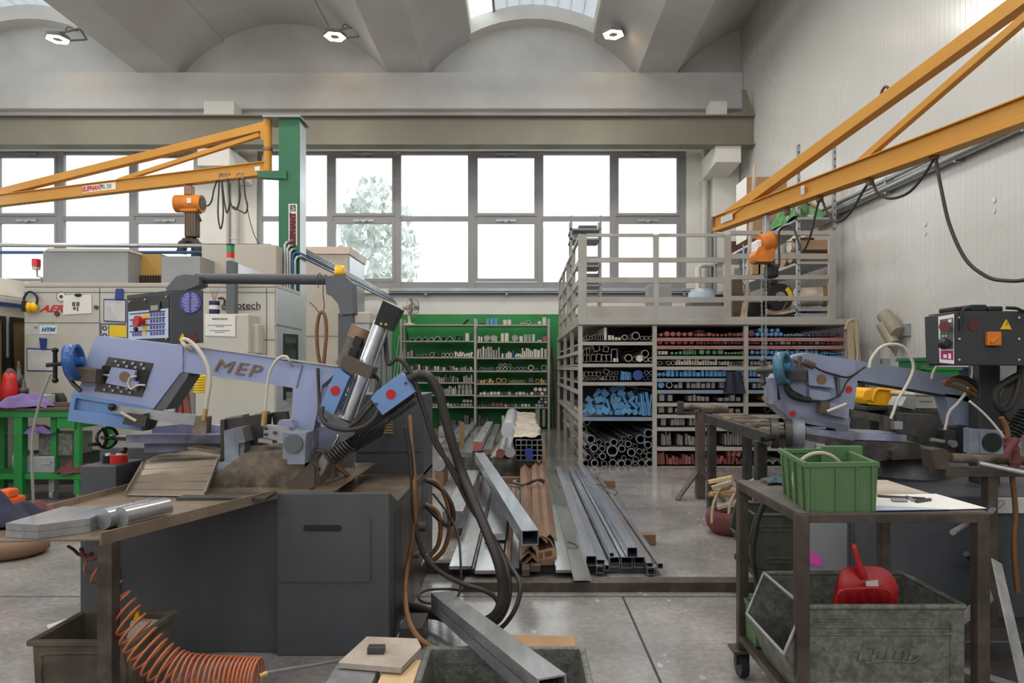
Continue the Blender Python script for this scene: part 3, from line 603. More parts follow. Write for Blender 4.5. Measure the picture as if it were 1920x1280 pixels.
# coolant hoses
def pts(y, *q): return [at(a, b, y if len(z) == 0 else z[0]) for a, b, *z in q]
M().tube(pts(3.66, (357, 656, 3.72), (349, 650), (342, 640), (348, 636), (360, 643), (378, 664), (390, 690), (393, 720), (388, 750), (386, 768)), .011).build('coolant_hose', 'hose_white', S)
M().tube(pts(3.66, (547, 685, 3.72), (543, 676), (535, 668), (522, 672), (509, 690), (502, 715), (499, 745), (497, 772), (496, 796)), .008).build('coolant_hose', 'hose_white', S)
M().cyl(at(386, 766, 3.66), at(382, 788, 3.66), .012).build('hose_fitting', 'brass', S)
M().cyl(at(497, 770, 3.6), at(494, 798, 3.6), .014).build('hose_fitting', 'brass', S)
# gearbox, motor, hydraulic cylinder
M().cyl(*dk(624, 762, Yh+.02, Yh+.14), .115, n=32).build('gearbox', 'lilac_dirty', S, .006)
M().cyl(*dk(630, 764, Yh-.05, Yh+.02), .085, n=32).build('gearbox_cap', 'steel', S, .004)
M().prism(P(Yh+.05, [(588, 800), (640, 805), (640, 835), (620, 850), (588, 836)]), (0, .14, 0)).build('pivot_bracket', 'lilac_dirty', S, .006)
Yc = 3.6
ca, cb = at(651, 786, Yc), at(717, 604, Yc); dv = (cb-ca).normalized(); sd = dv.cross(V((0, 1, 0))).normalized()
cy_ = M().cyl(ca, cb, .036, n=28)
for s_ in (-1, 1): cy_.cyl(ca+sd*s_*.034+V((0, .0, 0)), cb+sd*s_*.034+V((0, .0, 0)), .012)
cyo = cy_.build('lift_cylinder', 'steel_bright', S)
M().prism(P(Yc-.05, [(718, 563), (752, 579), (731, 620), (701, 607)]), (0, .11, 0)).build('cylinder_cap', 'black_gloss', cyo, .004)
for a, b in ((715, 607), (724, 608)): M().cyl(*dk(a, b, Yc-.05, Yc-.058), .007).build('cap_screw', 'brass', cyo)
M().prism(P(Yc-.06, [(637, 688), (645, 665), (699, 688), (692, 711)]), (0, .14, 0)).build('cylinder_clamp', 'brown_dark', S, .006)
M().prism(P(Yc-.05, [(620, 788), (634, 783), (654, 794), (664, 815), (641, 829)]), (0, .1, 0)).build('cylinder_foot', 'grey_box', S, .004)
M().cyl(at(642, 802, Yc), at(612, 860, Yc), .009).build('piston_rod', 'chrome', S)
M().beam(at(613, 855, Yc), at(596, 886, Yc), .045, .05).build('rod_clevis', 'galv', S, .005)
M().cyl(*dk(597, 879, Yc-.03, Yc-.024), .01).build('clevis_pin', 'steel_dark', S)
mo = M().cyl(at(657, 692, 3.74), at(684, 634, 3.74), .085, n=20).build('motor', 'brown_dark', S, .006)
M().cyl(at(681, 640, 3.74), at(690, 618, 3.74), .092, n=24).build('motor_fan_cover', 'bronze', mo, .006)
M().beam(at(660, 672, 3.66), at(666, 654, 3.66), .05, .05).beam(at(669, 649, 3.66), at(676, 632, 3.66), .06, .05).build('terminal_box', 'black', mo, .006)
b1 = M().prism(P(3.54, [(632, 689), (656, 705), (625, 777), (599, 764)]), (0, .07, 0)).build('valve_box', 'blue_paint', S, .004)
M().cyl(*dk(629, 732, 3.54, 3.537), .0245, n=24).build('red_dot', 'red_dot', b1)
b2 = M().prism(P(3.52, [(752, 698), (777, 735), (717, 778), (695, 747), (706, 733)]), (0, .08, 0)).build('valve_box', 'blue_paint', S, .004)
M().cyl(*dk(733, 739, 3.52, 3.517), .0255, n=24).build('red_dot', 'red_dot', b2)
for a, b in ((761, 718), (706, 757)): M().cyl(*dk(a, b, 3.52, 3.512), .007).build('screw', 'steel_dark', b2)
M().beam(at(655, 822, 3.62), at(778, 737, 3.62), .05, .035).build('spring_bar', 'black', S, .003)
M().prism(P(3.66, [(640, 852), (668, 846), (716, 818), (722, 796), (676, 812)]), (0, .03, 0)).build('lever_plate', 'black', S, .003)
def coil(a, b, r, turns, wr, n=10):
    d = b-a; u, k = perp(d); N = turns*n
    return M().tube([a+d*(i/N)+(u*math.cos(2*PI*i/n)+k*math.sin(2*PI*i/n))*r for i in range(N+1)], wr, n=6, sub=0)
coil(at(617, 862, 3.58), at(657, 830, 3.58), .038, 8, .007).build('return_spring', 'steel_dark', S)
coil(at(655, 836, 3.58), at(778, 752, 3.58), .017, 30, .004, 8).build('tension_spring', 'rubber', S)
# conduits and hoses at the machine's right
def hose(name, m, r, q, y=3.6, n=8): return M().tube(pts(y, *q), r, n=n).build(name, m, S)
hose('conduit', 'rubber', .026, [(768, 712), (785, 702), (805, 708), (822, 735), (834, 780), (848, 830), (868, 890), (893, 950, 3.5), (918, 1010, 3.4), (936, 1060, 3.35), (943, 1105, 3.35), (935, 1145, 3.35), (910, 1165, 3.4), (880, 1172, 3.45), (840, 1160, 3.6), (790, 1142, 3.75), (755, 1134, 3.85)])
hose('conduit', 'rubber', .013, [(760, 800), (768, 840), (773, 900), (776, 960), (784, 1010), (800, 1048), (830, 1075), (870, 1095), (910, 1108), (932, 1125), (935, 1150)])
hose('hydraulic_hose', 'rubber', .012, [(722, 612, 3.7), (727, 680), (745, 672), (765, 690), (783, 730), (803, 790), (830, 850), (856, 900), (885, 955), (920, 1000), (950, 1050), (974, 1090, 3.4), (972, 1125, 3.35), (955, 1160, 3.35), (930, 1180, 3.4), (890, 1170, 3.5), (830, 1160, 3.7), (765, 1150, 3.9)])
hose('hydraulic_hose', 'rubber', .012, [(780, 728), (795, 770), (815, 830), (850, 880), (888, 940), (925, 1010), (950, 1065, 3.45), (956, 1110, 3.4), (945, 1150, 3.38), (920, 1172, 3.4), (870, 1168, 3.5), (800, 1152, 3.75), (762, 1145, 3.9)])
hose('air_hose', 'hose_tan', .013, [(768, 780, 3.9), (771, 830, 3.75), (777, 900), (779, 970), (772, 1020), (764, 1060), (760, 1110, 3.5), (766, 1160, 3.3), (785, 1195, 3.15), (815, 1216, 3.05)])
hose('lubricant_hose', 'rubber', .011, [(605, 762, 3.5), (604, 785, 3.48), (620, 800, 3.46), (650, 806, 3.46), (680, 800, 3.46), (700, 785, 3.48), (708, 770, 3.52)])
hose('lubricant_hose', 'rubber', .013, [(697, 700, 3.64), (712, 715, 3.6), (700, 745, 3.56), (680, 770, 3.55), (665, 790, 3.55)])
hose('lubricant_hose', 'rubber', .012, [(700, 755, 3.55), (688, 768, 3.53), (672, 788, 3.53), (655, 800, 3.53)])
hose('vent_hose', 'rubber', .009, [(596, 690, 3.7), (598, 740, 3.68), (600, 775, 3.62), (612, 790, 3.6)])
for k_, (q, m_) in enumerate(((((797, 900), (820, 905), (838, 940), (843, 990), (832, 1030), (812, 1050)), 'hose_tan'), (((797, 898), (826, 915), (846, 945), (850, 970), (842, 985), (825, 975), (797, 945)), 'rubber'), (((797, 945), (818, 958), (826, 985), (822, 1020), (806, 1042)), 'hose_tan'))):
    M().tube(pts(4.6, *q), .016).build('water_hose', m_, S)
hose('power_cable', 'rubber', .008, [(812, 925, 4.7), (838, 960, 4.6), (858, 1000, 4.4), (864, 1060, 4.2), (862, 1110, 4.1), (840, 1128, 4.05), (800, 1130, 4.0), (785, 1120, 4.05), (800, 1106, 4.15), (845, 1104, 4.2), (868, 1108, 4.15)])
M().cyl((X1, 4.3, .42), (X1+.05, 4.3, .42), .03).build('hose_union', 'brown_dark', S)
M().cyl((X1, 4.1, .3), (X1+.04, 4.1, .3), .02).build('hose_union', 'brown_dark', S)
hose('drain_hose', 'hose_white', .008, [(800, 1040, 4.6), (780, 1075, 4.3), (762, 1110, 4.0), (752, 1150, 3.8), (752, 1180, 3.6), (735, 1215, 3.45)])
M().cyl(at(627, 868, 3.7), at(656, 894, 3.95), .013).build('stop_rod', 'bronze', S)
# ---- console, swing arm and post
Yp = 4.3
po = M().hollow((at(650, 0, Yp).x, Yp, .7), (at(650, 0, Yp).x, Yp, at(0, 588, Yp).z), .086, .086, .005).build('console_post', 'grey_box', S, .004)
M().prism(P(Yp-.06, [(609, 518), (643, 514), (660, 530), (662, 588), (638, 590), (634, 570), (622, 556), (612, 551)]), (0, .12, 0)).build('post_elbow', 'grey_box', S, .008)
M().cyl(at(368, 522, Yp-.03), at(612, 524, Yp-.03), .033, n=20).build('swing_arm', 'charcoal', S)
M().prism(P(Yp-.1, [(311, 540), (330, 518), (345, 514), (373, 516), (373, 534), (362, 538), (345, 545), (313, 547)]), (0, .12, 0)).build('console_elbow', 'grey_box', S, .008)
bc = M().lathe([(0, 0), (.038, 0), (.036, .02), (.028, .06), (0, .062)], at(637, 516, Yp-.02), n=16).build('beacon', 'amber', S)
A_, B_, C_, D_ = (-2.541, 4.39), (-2.101, 4.1), (-1.909, 4.1), (-2.35, 4.52); z0, z1 = 1.572, 1.888
co_ = M().prism([(x, y, z0) for x, y in (A_, B_, C_, D_)], (0, 0, z1-z0)).build('console', 'dark_paint', S, .006)
uv_u = (V((B_[0], B_[1], 0))-V((A_[0], A_[1], 0))); nn = V((uv_u.y, -uv_u.x, 0)).normalized()
def cp(a, b, e=0.0): return V((A_[0], A_[1], z0))+uv_u*a+V((0, 0, (z1-z0)*b))+nn*e
def crect(a0, a1, b0, b1, e, m, name, par=co_): return M().prism([cp(a0, b0, e), cp(a1, b0, e), cp(a1, b1, e), cp(a0, b1, e)], nn*-.004).build(name, m, par)
crect(.05, .95, .04, .93, .002, 'black_gloss', 'front_plate')
crect(.06, .94, .1, .66, .0045, 'pale_blue', 'key_panel')
crect(.54, .78, .6, .8, .007, 'black', 'display_bezel'); crect(.58, .74, .64, .74, .009, 'lcd', 'display')
ks = M(); kd = M()
for r_, bb in enumerate((.16, .28, .4, .52)):
    for q in range(5):
        a0 = .56+.065*q; ks.prism([cp(a0, bb, .0065), cp(a0+.042, bb, .0065), cp(a0+.042, bb+.07, .0065), cp(a0, bb+.07, .0065)], nn*-.003)
    for q in range(4):
        a0 = .16+.055*q
        if r_ in (0, 2): ks.prism([cp(a0, bb, .0065), cp(a0+.036, bb, .0065), cp(a0+.036, bb+.07, .0065), cp(a0, bb+.07, .0065)], nn*-.003)
    kd.prism([cp(.1, bb+.08, .0065), cp(.88, bb+.08, .0065), cp(.88, bb+.1, .0065), cp(.1, bb+.1, .0065)], nn*-.003)
ks.build('keys', 'violet', co_)['kind'] = 'stuff'; kd.build('key_strips', 'black', co_)
crect(.4, .52, .5, .58, .0065, 'amber', 'yellow_label'); crect(.4, .5, .28, .36, .0065, 'amber', 'yellow_tag'); crect(.4, .46, .18, .26, .0065, 'yellow', 'yellow_tag')
M().cyl(cp(.42, .44, 0), cp(.42, .44, .03), .016).cyl(cp(.42, .44, .03), cp(.42, .44, .055), .034).build('emergency_stop', 'red', co_)
M().cyl(cp(.26, .3, .004), cp(.26, .3, .02), .014).build('selector_knob', 'black', co_)
for a, b in ((.09, .86), (.45, .87), (.91, .88), (.91, .08), (.48, .05)): M().cyl(cp(a, b, .002), cp(a, b, .01), .007).build('panel_screw', 'steel_bright', co_)
lb = M(); ctr = at(357, 567, 4.095)
lb.prism([ctr+V((math.cos(2*PI*k/24)*.066*(1 if k % 3 else .97), 0, math.sin(2*PI*k/24)*.064)) for k in range(24)], (0, .003, 0)); lb.build('worn_blue_label', 'violet', co_)
ls = M()
for k in range(13):
    z = -.055+.009*k; w2_ = math.sqrt(max(.0, .063**2-z*z))
    for s_ in (-1, 1):
        e0 = R.uniform(.004, .01); e1 = w2_*R.uniform(.6, .95)
        ls.box(ctr.x+min(s_*e0, s_*e1), ctr.x+max(s_*e0, s_*e1), 4.0925, 4.0935, ctr.z+z, ctr.z+z+.003)
ls.build('label_lines', 'pale_blue', co_)
M().prism(P(4.094, [(335, 638), (342, 624), (349, 638)]), (0, .004, 0)).build('warning_triangle', 'amber', co_)
M().prism(P(4.095, [(347, 642), (350, 628), (366, 624), (372, 636), (368, 642)]), (0, .003, 0)).build('red_stain', 'faded_red', co_)
hl = thing('looped_hose', 'tan looped hose hanging on a wire from the console swing arm', 'hose', at(605, 524, Yp-.1))
M().tube(pts(4.15, (602, 690), (596, 660), (594, 620), (598, 592), (603, 585), (609, 592), (612, 620), (609, 660), (606, 690), (602, 720), (599, 750)), .011).build('hose_loop', 'hose_tan', hl)
M().tube(pts(4.18, (597, 540), (595, 522), (600, 512), (605, 530), (606, 555), (608, 570), (606, 582), (598, 585), (590, 575), (580, 566)), .003, n=5).build('wire', 'steel_dark', hl)
# ---- things on the tray
def flat(a, b, w, h, name, m, label, cat_, group=None, bev=.002, **k):
    return solo(M().beam(a, b, w, h, **k), name, m, label, cat_, group, bev)
q0, q1 = fl(44, 1010, .8), fl(140, 975, .8)
for i, l in enumerate(('lower flat steel block of the stacked pair at the left end of the tray table', 'upper flat steel block of the stacked pair at the left end of the tray table')):
    z = .8+.0125+.0265*i+.001
    m = M(); x0, x1, y0 = -1.86, -1.545, 2.5
    m.prism([(-1.89, 2.5, z), (-1.75, 2.47, z), (-1.63, 2.58, z), (-1.66, 2.78, z), (-1.88, 2.8, z)], (0, 0, .0255))
    m.v = [(a, b, c-.0125) for a, b, c in m.v]
    solo(m, 'flat_steel_block', 'steel', l, 'steel block', 'flat blocks on the tray', .002)
for i, (px, l) in enumerate(((193, 'left-lying round steel billet on the tray table, beside the flat blocks'), (226, 'outer round steel billet on the tray table, next to the rim above the leg'))):
    a = at(px, 984, 2.62+.02*i); b = a+V((.07, .2, .0)); a.z = b.z = .8+.0415
    solo(M().cyl(a, b, .041, n=28, m=0, mcap=1), 'round_steel_billet', ['steel', 'galv'], l, 'steel bar', 'round billets on the tray', .002)
solo(M().box(-1.62, -1.2, 3.2, 3.34, .801, .813), 'flat_steel_strip', 'steel_dark', 'thin dark flat strip lying along the tray rim behind the round billets', 'steel strip')
# ---------------------------------------------------------------- machine tools along the left
def atx(px, py, x): y = x*F/(px-CX); return at(px, py, y)
Ym = 8.3
XL, XR = at(45, 0, Ym).x, at(515, 0, Ym).x
L = thing('turning_centre', 'large cream machine tool with papers and red badge, behind the first lilac saw', 'machine tool', ((XL+XR)/2, Ym, 0))
zt = at(0, 538, Ym).z
body = M().box(XL, XR, Ym, 9.25, .42, zt).build('body', 'cream', L, .01)
M().box(XL+.05, XR-.05, Ym+.05, 9.2, 0, .42).build('plinth', 'charcoal', L)
M().box(XL, XR, Ym-.012, 9.25, zt, zt+.05).build('top_edge', 'beige', L, .006)
def seam(a, b, y=Ym, w=.008, par=body): return M().beam(at(*a, y), at(*b, y), w, w).build('panel_joint', 'text_grey', par)
seam((187, 540), (187, 640)); seam((45, 605), (187, 605)); seam((45, 548), (515, 548)); seam((385, 637), (515, 637)); seam((500, 540), (500, 760))
M().prism([atx(517, 541, XR), atx(567, 556, XR), atx(567, 760, XR), atx(517, 790, XR)], (.012, 0, 0)).build('side_door', 'pale_metal', L)
XR2 = XR+.014
M().prism([atx(526, 617, XR2), atx(561, 621, XR2), atx(561, 745, XR2), atx(526, 765, XR2)], (.01, 0, 0)).build('side_hatch', 'pale_metal', L)
M().prism([atx(533, 628, XR2+.01), atx(556, 630, XR2+.01), atx(556, 735, XR2+.01), atx(533, 745, XR2+.01)], (.008, 0, 0)).build('side_window', 'machine_glass', L)
M().frame([atx(531, 625, XR2+.01), atx(558, 627, XR2+.01), atx(558, 740, XR2+.01), atx(531, 750, XR2+.01)], [atx(534, 631, XR2+.01), atx(555, 633, XR2+.01), atx(555, 733, XR2+.01), atx(534, 741, XR2+.01)], (.01, 0, 0)).build('window_gasket', 'black', L)
M().beam(atx(517, 608, XR+.012), atx(566, 618, XR+.012), .01, .02).build('door_joint', 'steel_bright', L)
M().box(at(80, 0, 8.6).x, at(240, 0, 8.6).x, 8.6, 9.1, zt, at(0, 471, 8.6).z).build('rear_cover', 'machine_grey', L, .006)
M().prism(P(8.58, [(82, 471), (90, 465), (238, 466), (240, 471)]), (0, .5, 0)).build('cover_lid', 'beige', L)
M().box(at(240, 0, 8.9).x, at(302, 0, 8.9).x, 8.9, 9.15, zt, at(0, 476, 8.9).z).build('open_bay', 'interior_yellow', L)
cur = M()
for k in range(12): cur.box(at(243+k*5, 0, 8.85).x, at(246.5+k*5, 0, 8.85).x, 8.85, 8.88, zt, at(0, 516, 8.85).z)
cur.box(at(243, 0, 8.88).x, at(302, 0, 8.88).x, 8.88, 8.9, zt, at(0, 516, 8.85).z); cur.build('strip_curtain', 'dark_curtain', L)
M().box(at(302, 0, 8.6).x, at(375, 0, 8.6).x, 8.6, 9.1, zt, at(0, 480, 8.6).z).build('drive_housing', 'machine_grey', L, .006)
M().box(at(378, 0, 9.0).x, at(518, 0, 9.0).x, 9.0, 9.24, zt, at(0, 459, 9.0).z).build('rear_screen', 'beige', L, .006)
M().prism(P(8.5, [(438, 491), (505, 517), (505, 538), (438, 538)]), (0, .2, 0)).build('sloping_guard', 'pale_metal', L, .004)
cb = M().box(at(383, 0, 8.0).x, at(466, 0, 8.0).x, 8.0, Ym, at(0, 662, 8.0).z, at(0, 588, 8.0).z).build('control_box', 'cream', L, .015)
M().box(at(466, 0, 8.12).x, at(484, 0, 8.12).x, 8.12, Ym, at(0, 662, 8.0).z, at(0, 606, 8.0).z).build('box_wing', 'cream', L, .01)
pm = M().box(at(424, 0, 8.05).x, at(440, 0, 8.05).x, 8.05, 8.15, at(0, 588, 8.05).z, at(0, 490, 8.05).z).build('signal_mast', 'grey_box', L, .003)
c = at(432, 0, 8.1); r = .047
for a, b, m_, nm in ((490, 484, 'cream', 'signal_base'), (484, 473, 'red_lens', 'red_signal'), (473, 461, 'green_lens', 'green_signal'), (461, 458, 'black', 'signal_cap')):
    M().cyl((c.x, c.y, at(0, a, 8.1).z), (c.x, c.y, at(0, b, 8.1).z), r, n=20).build(nm, m_, L)
def dec(name, m, q, par=L, y=Ym, t=.006): return M().prism(P(y-t, q), (0, t, 0)).build(name, m, par)
def lett(s, name, m, px, py, y, hpx, sh=0, xs=1, bold=0, par=L, rot=(PI/2, 0, 0)): p = at(px, py, y); return text(s, name, m, par, p, hpx*y/F*1.38, rot, .0015, sh, xs, bold=bold)
lett('AER', 'red_lettering', 'text_red', 96, 579, Ym-.004, 13, .45, 1.35, .003)
lett('eurotech', 'logo_lettering', 'text_black', 452, 573, Ym-.004, 14, 0, 1.05)
M().tube(P(Ym-.01, [(409, 560), (416, 558), (421, 563), (420, 570)]), .012, n=6).build('logo_swoosh', 'maroon', L)
dec('logo_underline', 'text_grey', [(415, 579.5), (486, 579.5), (486, 581), (415, 581)])
dec('door_plate', 'paper', [(74, 610), (106, 610), (106, 626), (74, 626)]); lett('HTM', 'plate_lettering', 'text_blue', 90, 618, Ym-.008, 7, .25, 1.2, .004)
dec('type_plate', 'paper_grey', [(47, 605), (72, 605), (72, 627), (47, 627)], t=.003); lett('CE', 'approval_mark', 'text_grey', 67, 614, Ym-.005, 4)
M().cyl(*dk(115, 556, Ym, Ym-.004), .068, n=28).build('target_sticker', 'paper', L); M().pipe(*dk(115, 556, Ym-.002, Ym-.006), .064, .054, n=28).build('sticker_ring', 'text_grey', L); M().cyl(*dk(115, 556, Ym, Ym-.007), .022).build('sticker_centre', 'maroon', L)
M().cyl(*dk(108, 588, Ym, Ym-.02), .03).build('lock_button', 'maroon', L); M().cyl(*dk(181, 576, Ym, Ym-.02), .025).build('key_lock', 'steel_dark', L)
dec('window_band', 'grey_box', [(188, 606), (236, 606), (236, 634), (188, 634)], t=.004); dec('yellow_label', 'yellow', [(205, 609), (236, 610), (236, 632), (205, 631)]); dec('gauge_plate', 'paper_grey', [(191, 609), (203, 609), (203, 634), (191, 634)])
for b_ in (615, 629): M().pipe(*dk(197, b_, Ym, Ym-.012), .03, .018, n=18).build('round_gauge', 'navy', L)
dec('front_opening', 'grey_box', [(330, 700), (352, 700), (352, 790), (330, 790)], t=.004)
dec('front_window', 'machine_glass', [(537, 735), (551, 735), (551, 755), (537, 755)], y=Ym)
def paper(name, q, label, cat_, y, m='paper', lines=None, group=None):
    t = thing(name, label, cat_, at(*q[0], y), group); M().prism(P(y, q), (0, .003, 0)).build('sheet', m, t)
    return t
t = paper('notice_sheet', [(119, 554), (171, 552), (172, 587), (118, 590)], 'creased white sheet with four dark blots, held by a magnet on the cream machine', 'paper', Ym-.012)
for a, b, w_, h_ in ((135, 566, 6, 8), (143, 566, 6, 8), (137, 575, 5, 6), (144, 575, 3, 8)): dec('printed_mark', 'text_grey', [(a, b), (a+w_, b), (a+w_, b+h_), (a, b+h_)], t, Ym-.012, .001)
M().ball(at(146, 553, Ym-.02), .035, sq=(1.3, .4, .6)).build('magnet', 'text_black', t)
def clipb(q, label, clip):
    t = thing('clipboard', label, 'clipboard', at(*q[0], Ym), 'clipboards on the cream machine')
    M().prism(P(Ym-.012, q), (0, .01, 0)).build('board', 'blue_clip', t)
    i = [(a+(1.5 if k in (0, 3) else -1.5), b+(2.5 if k < 2 else -1.5)) for k, (a, b) in enumerate(q)]
    M().prism(P(Ym-.015, i), (0, .003, 0)).build('sheet', 'paper_grey', t); M().prism(P(Ym-.03, clip), (0, .02, 0)).build('clip', 'blue_clip', t)
clipb([(194, 560), (236, 561), (236, 604), (194, 602)], 'upper clipboard hung beside the yellow label on the cream machine', [(217, 541), (229, 541), (230, 561), (215, 561)])
clipb([(50, 652), (106, 654), (105, 696), (50, 695)], 'lower clipboard with a grey form, hung below the small blue-lettered plate', [(73, 633), (86, 634), (84, 655), (76, 655)])
t = paper('safety_notice', [(384, 590), (441, 591), (441, 631), (384, 629)], 'white printed notice on the control box under the signal mast', 'notice', 7.985)
lett('IMPORTANTE', 'heading', 'text_black', 412, 598, 7.98, 3.4, 0, 1, 0, t)
for b, w_ in ((609, 46), (611.5, 16), (619, 38), (622, 18)): dec('text_line', 'text_grey', [(412-w_/2, b), (412+w_/2, b), (412+w_/2, b+1.1), (412-w_/2, b+1.1)], t, 7.985, .001)
t = thing('ear_defenders', 'yellow ear defenders with dark band hung on the cream machine front', 'ear defenders', at(57, 560, Ym))
e = M(); e.tube(P(Ym-.05, [(46, 572), (45, 560), (50, 550), (57, 547), (65, 551), (70, 560), (68, 572)]), .014); e.build('headband', 'navy_cloth', t)
e = M().ball(at(52, 576, Ym-.06), .06, sq=(.8, .7, 1.1)).build('ear_cup', 'amber', t); M().ball(at(63, 576, Ym-.06), .055, sq=(.8, .7, 1.1)).build('ear_cup', 'amber', t); M().box(at(55, 0, Ym).x, at(59, 0, Ym).x, Ym-.13, Ym-.04, at(0, 585, Ym).z, at(0, 566, Ym).z).build('pad', 'black', t)
t = thing('brush_pot', 'blue and white pot of thin wires standing on the control box', 'pot', at(402, 588, 8.1))
cz = at(402, 588, 8.1); M().cyl(cz, cz+V((0, 0, .155)), .058, n=20).build('pot', 'paper', t); M().cyl(cz+V((0, 0, .0)), cz+V((0, 0, .05)), .06, n=20).build('lower_band', 'navy', t); M().cyl(cz+V((0, 0, .1)), cz+V((0, 0, .15)), .06, n=20).build('upper_band', 'navy', t)
for k in range(5): M().cyl(cz+V((0, 0, .1)), cz+V((-.05+.025*k, 0, .3-.02*(k % 2))), .003, n=5).build('wire', 'bronze', t)
t = thing('signal_light', 'small red signal light on an arm over the grey rear cover', 'signal light', at(78, 532, 8.7))
M().tube(P(8.7, [(80, 540), (78, 520), (70, 518), (69, 500)]), .012, sub=0).build('arm', 'machine_grey', t); c = at(68, 500, 8.7); M().box(c.x-.035, c.x+.035, 8.66, 8.74, c.z, c.z+.1).build('red_lens', 'red_lens', t, .006); M().box(c.x-.03, c.x+.03, 8.665, 8.735, c.z-.04, c.z).build('base', 'cream', t)
hn = thing('spiral_cable', 'yellow coiled cord hanging below the lilac saw bow', 'cord', at(374, 705, 6.5)); coil(at(376, 702, 6.5), at(373, 736, 6.5), .045, 7, .01).build('coil', 'yellow', hn); M().tube(P(6.5, [(376, 702), (383, 690), (390, 672)])+[at(394, 660, 7.2), at(396, 655, 7.99)], .006).build('lead', 'yellow', hn)
# machine at the very left, side doors facing the aisle
B0 = thing('machining_centre', 'cream machine with two round-cornered doors at the far left edge', 'machine tool', (-7.5, 8.5, 0))
xf = -6.3
M().box(-9.5, xf, 5.6, 9.6, .1, 2.3).build('body', 'cream', B0, .02); M().prism([(-9.5, 5.6, 2.3), (xf, 5.6, 2.3), (xf-.25, 5.6, 2.56), (-9.5, 5.6, 2.56)], (0, 4.0, 0)).build('roof', 'cream', B0, .02)
M().box(xf, xf+.03, 5.6, 9.6, 2.18, 2.22).build('door_rail', 'blue_clip', B0)
for y0, y1 in ((6.9, 8.25), (8.42, 9.5)):
    d_ = M().box(xf, xf+.02, y0, y1, .9, 2.0).build('door', 'olive_tape', B0, .01)
    M().frame([(xf+.02, y0-.05, .85), (xf+.02, y1+.05, .85), (xf+.02, y1+.05, 2.05), (xf+.02, y0-.05, 2.05)], [(xf+.02, y0, .9), (xf+.02, y1, .9), (xf+.02, y1, 2.0), (xf+.02, y0, 2.0)], (.015, 0, 0)).build('door_gasket', 'black', d_)
M().box(xf+.02, xf+.09, 8.3, 8.36, 1.32, 1.55).build('latch', 'black', B0)
# tall cabinets further back
Y2 = 13.5; xr = at(653, 0, Y2).x
c2 = thing('tall_machine', 'tall beige machine enclosure behind the console post, with a pale side panel', 'machine tool', (-4.3, 14, 0))
z2 = at(0, 476, Y2).z
M().box(-5.2, xr, Y2, 14.9, 0, z2).build('enclosure', 'beige', c2, .01); M().prism([(-5.2, Y2-.03, z2), (xr+.02, Y2-.03, z2), (xr+.04, Y2-.03, z2+.14), (-5.2, Y2-.03, z2+.14)], (0, 1.45, 0)).build('top_rim', 'fan_cream', c2)
M().box(xr, xr+.012, Y2+.06, 14.86, .05, z2-.03).build('side_panel', 'pale_metal', c2)
M().beam(at(573, 630, Y2-.003), at(653, 630, Y2-.003), .006, .008).build('panel_joint', 'text_grey', c2)
c3 = thing('low_machine', 'pale machine with sloping lid between the tall beige enclosure and the green wall', 'machine tool', (-3, 12.8, 0))
M().box(-2.98, -2.66, 11.9, 14.0, 0, 2.2).build('enclosure', 'pale_metal', c3, .01); M().box(-3.0, -2.64, 11.88, 14.02, 2.2, 2.4).build('lid', 'cream', c3, .02)
for y_ in (12.4, 12.9, 13.4): M().box(-2.66, -2.645, y_, y_+.02, .3, 2.1).build('panel_joint', 'grey_box', c3)
# ---- green workbench with its load
W = thing('green_workbench', 'green steel workbench on castors, behind the blue handwheel', 'workbench', (-5.1, 7.5, 0))
xs_ = (at(10, 0, 7.65).x, at(39, 0, 7.25).x, at(149, 0, 7.3).x, at(211, 0, 7.7).x)
M().box(xs_[0]-.4, xs_[3], 7.2, 7.8, .9, .97).build('frame', 'bench_green', W, .006); M().box(xs_[0]-.4, xs_[3]+.02, 7.18, 7.82, .97, 1.0).build('worktop', 'brown_dark', W, .004)
for x, y, w_ in ((xs_[0]-.02, 7.65, .06), (xs_[1], 7.25, .09), (xs_[2], 7.28, .06), (xs_[3]-.05, 7.74, .06)): M().box(x-w_/2, x+w_/2, y-w_/2, y+w_/2, .08, .9).build('leg', 'bench_green', W, .004)
M().box(xs_[0]-.02, xs_[2]+.05, 7.24, 7.75, .24, .3).build('shelf', 'bench_green', W, .004); M().box(xs_[1]+.28, xs_[1]+.34, 7.3, 7.36, .3, .9).build('centre_post', 'bench_green', W); M().box(xs_[1]+.4, xs_[2], 7.22, 7.7, .78, .9).build('drawer', 'bench_green', W, .004)
for x in (xs_[1]-.02, xs_[1]+.25, xs_[2]-.05): M().cyl((x-.02, 7.4, .055), (x+.02, 7.4, .055), .055).box(x-.03, x+.03, 7.36, 7.44, .09, .24).build('castor', 'machine_grey', W)
def rag(name, m, c, sx, sy, h, label, seed, cat_='rag', rz=0, group=None):
    r = random.Random(seed); ph = [r.uniform(0, 6) for _ in range(6)]
    def fn(u, v):
        a, b = u-.5, v-.5; d = max(abs(a), abs(b))*2; k = 1+.18*math.sin(5*math.atan2(b, a)+ph[0])
        z = h*max(0, 1-d**1.6)+h*.28*(math.sin(9*a+ph[1])*math.cos(11*b+ph[2])+.5*math.sin(17*a+13*b+ph[3]))*(1-d*.75)
        X, Y = a*sx*k, b*sy*k; return (c[0]+X*math.cos(rz)-Y*math.sin(rz), c[1]+X*math.sin(rz)+Y*math.cos(rz), c[2]+max(.004, z+.012))
    return solo(M().cloth(fn, 22, 22), name, m, label, cat_, group)
rag('cloth_rag', 'purple', (at(52, 0, 7.3).x, 7.3, 1.0), .5, .3, .13, 'purple rag crumpled on the green workbench top', 3, rz=.3)
rag('cloth_rag', 'maroon', (at(138, 0, 7.3).x, 7.32, .3), .34, .25, .12, 'dark red rag on the lower shelf of the green workbench', 5)
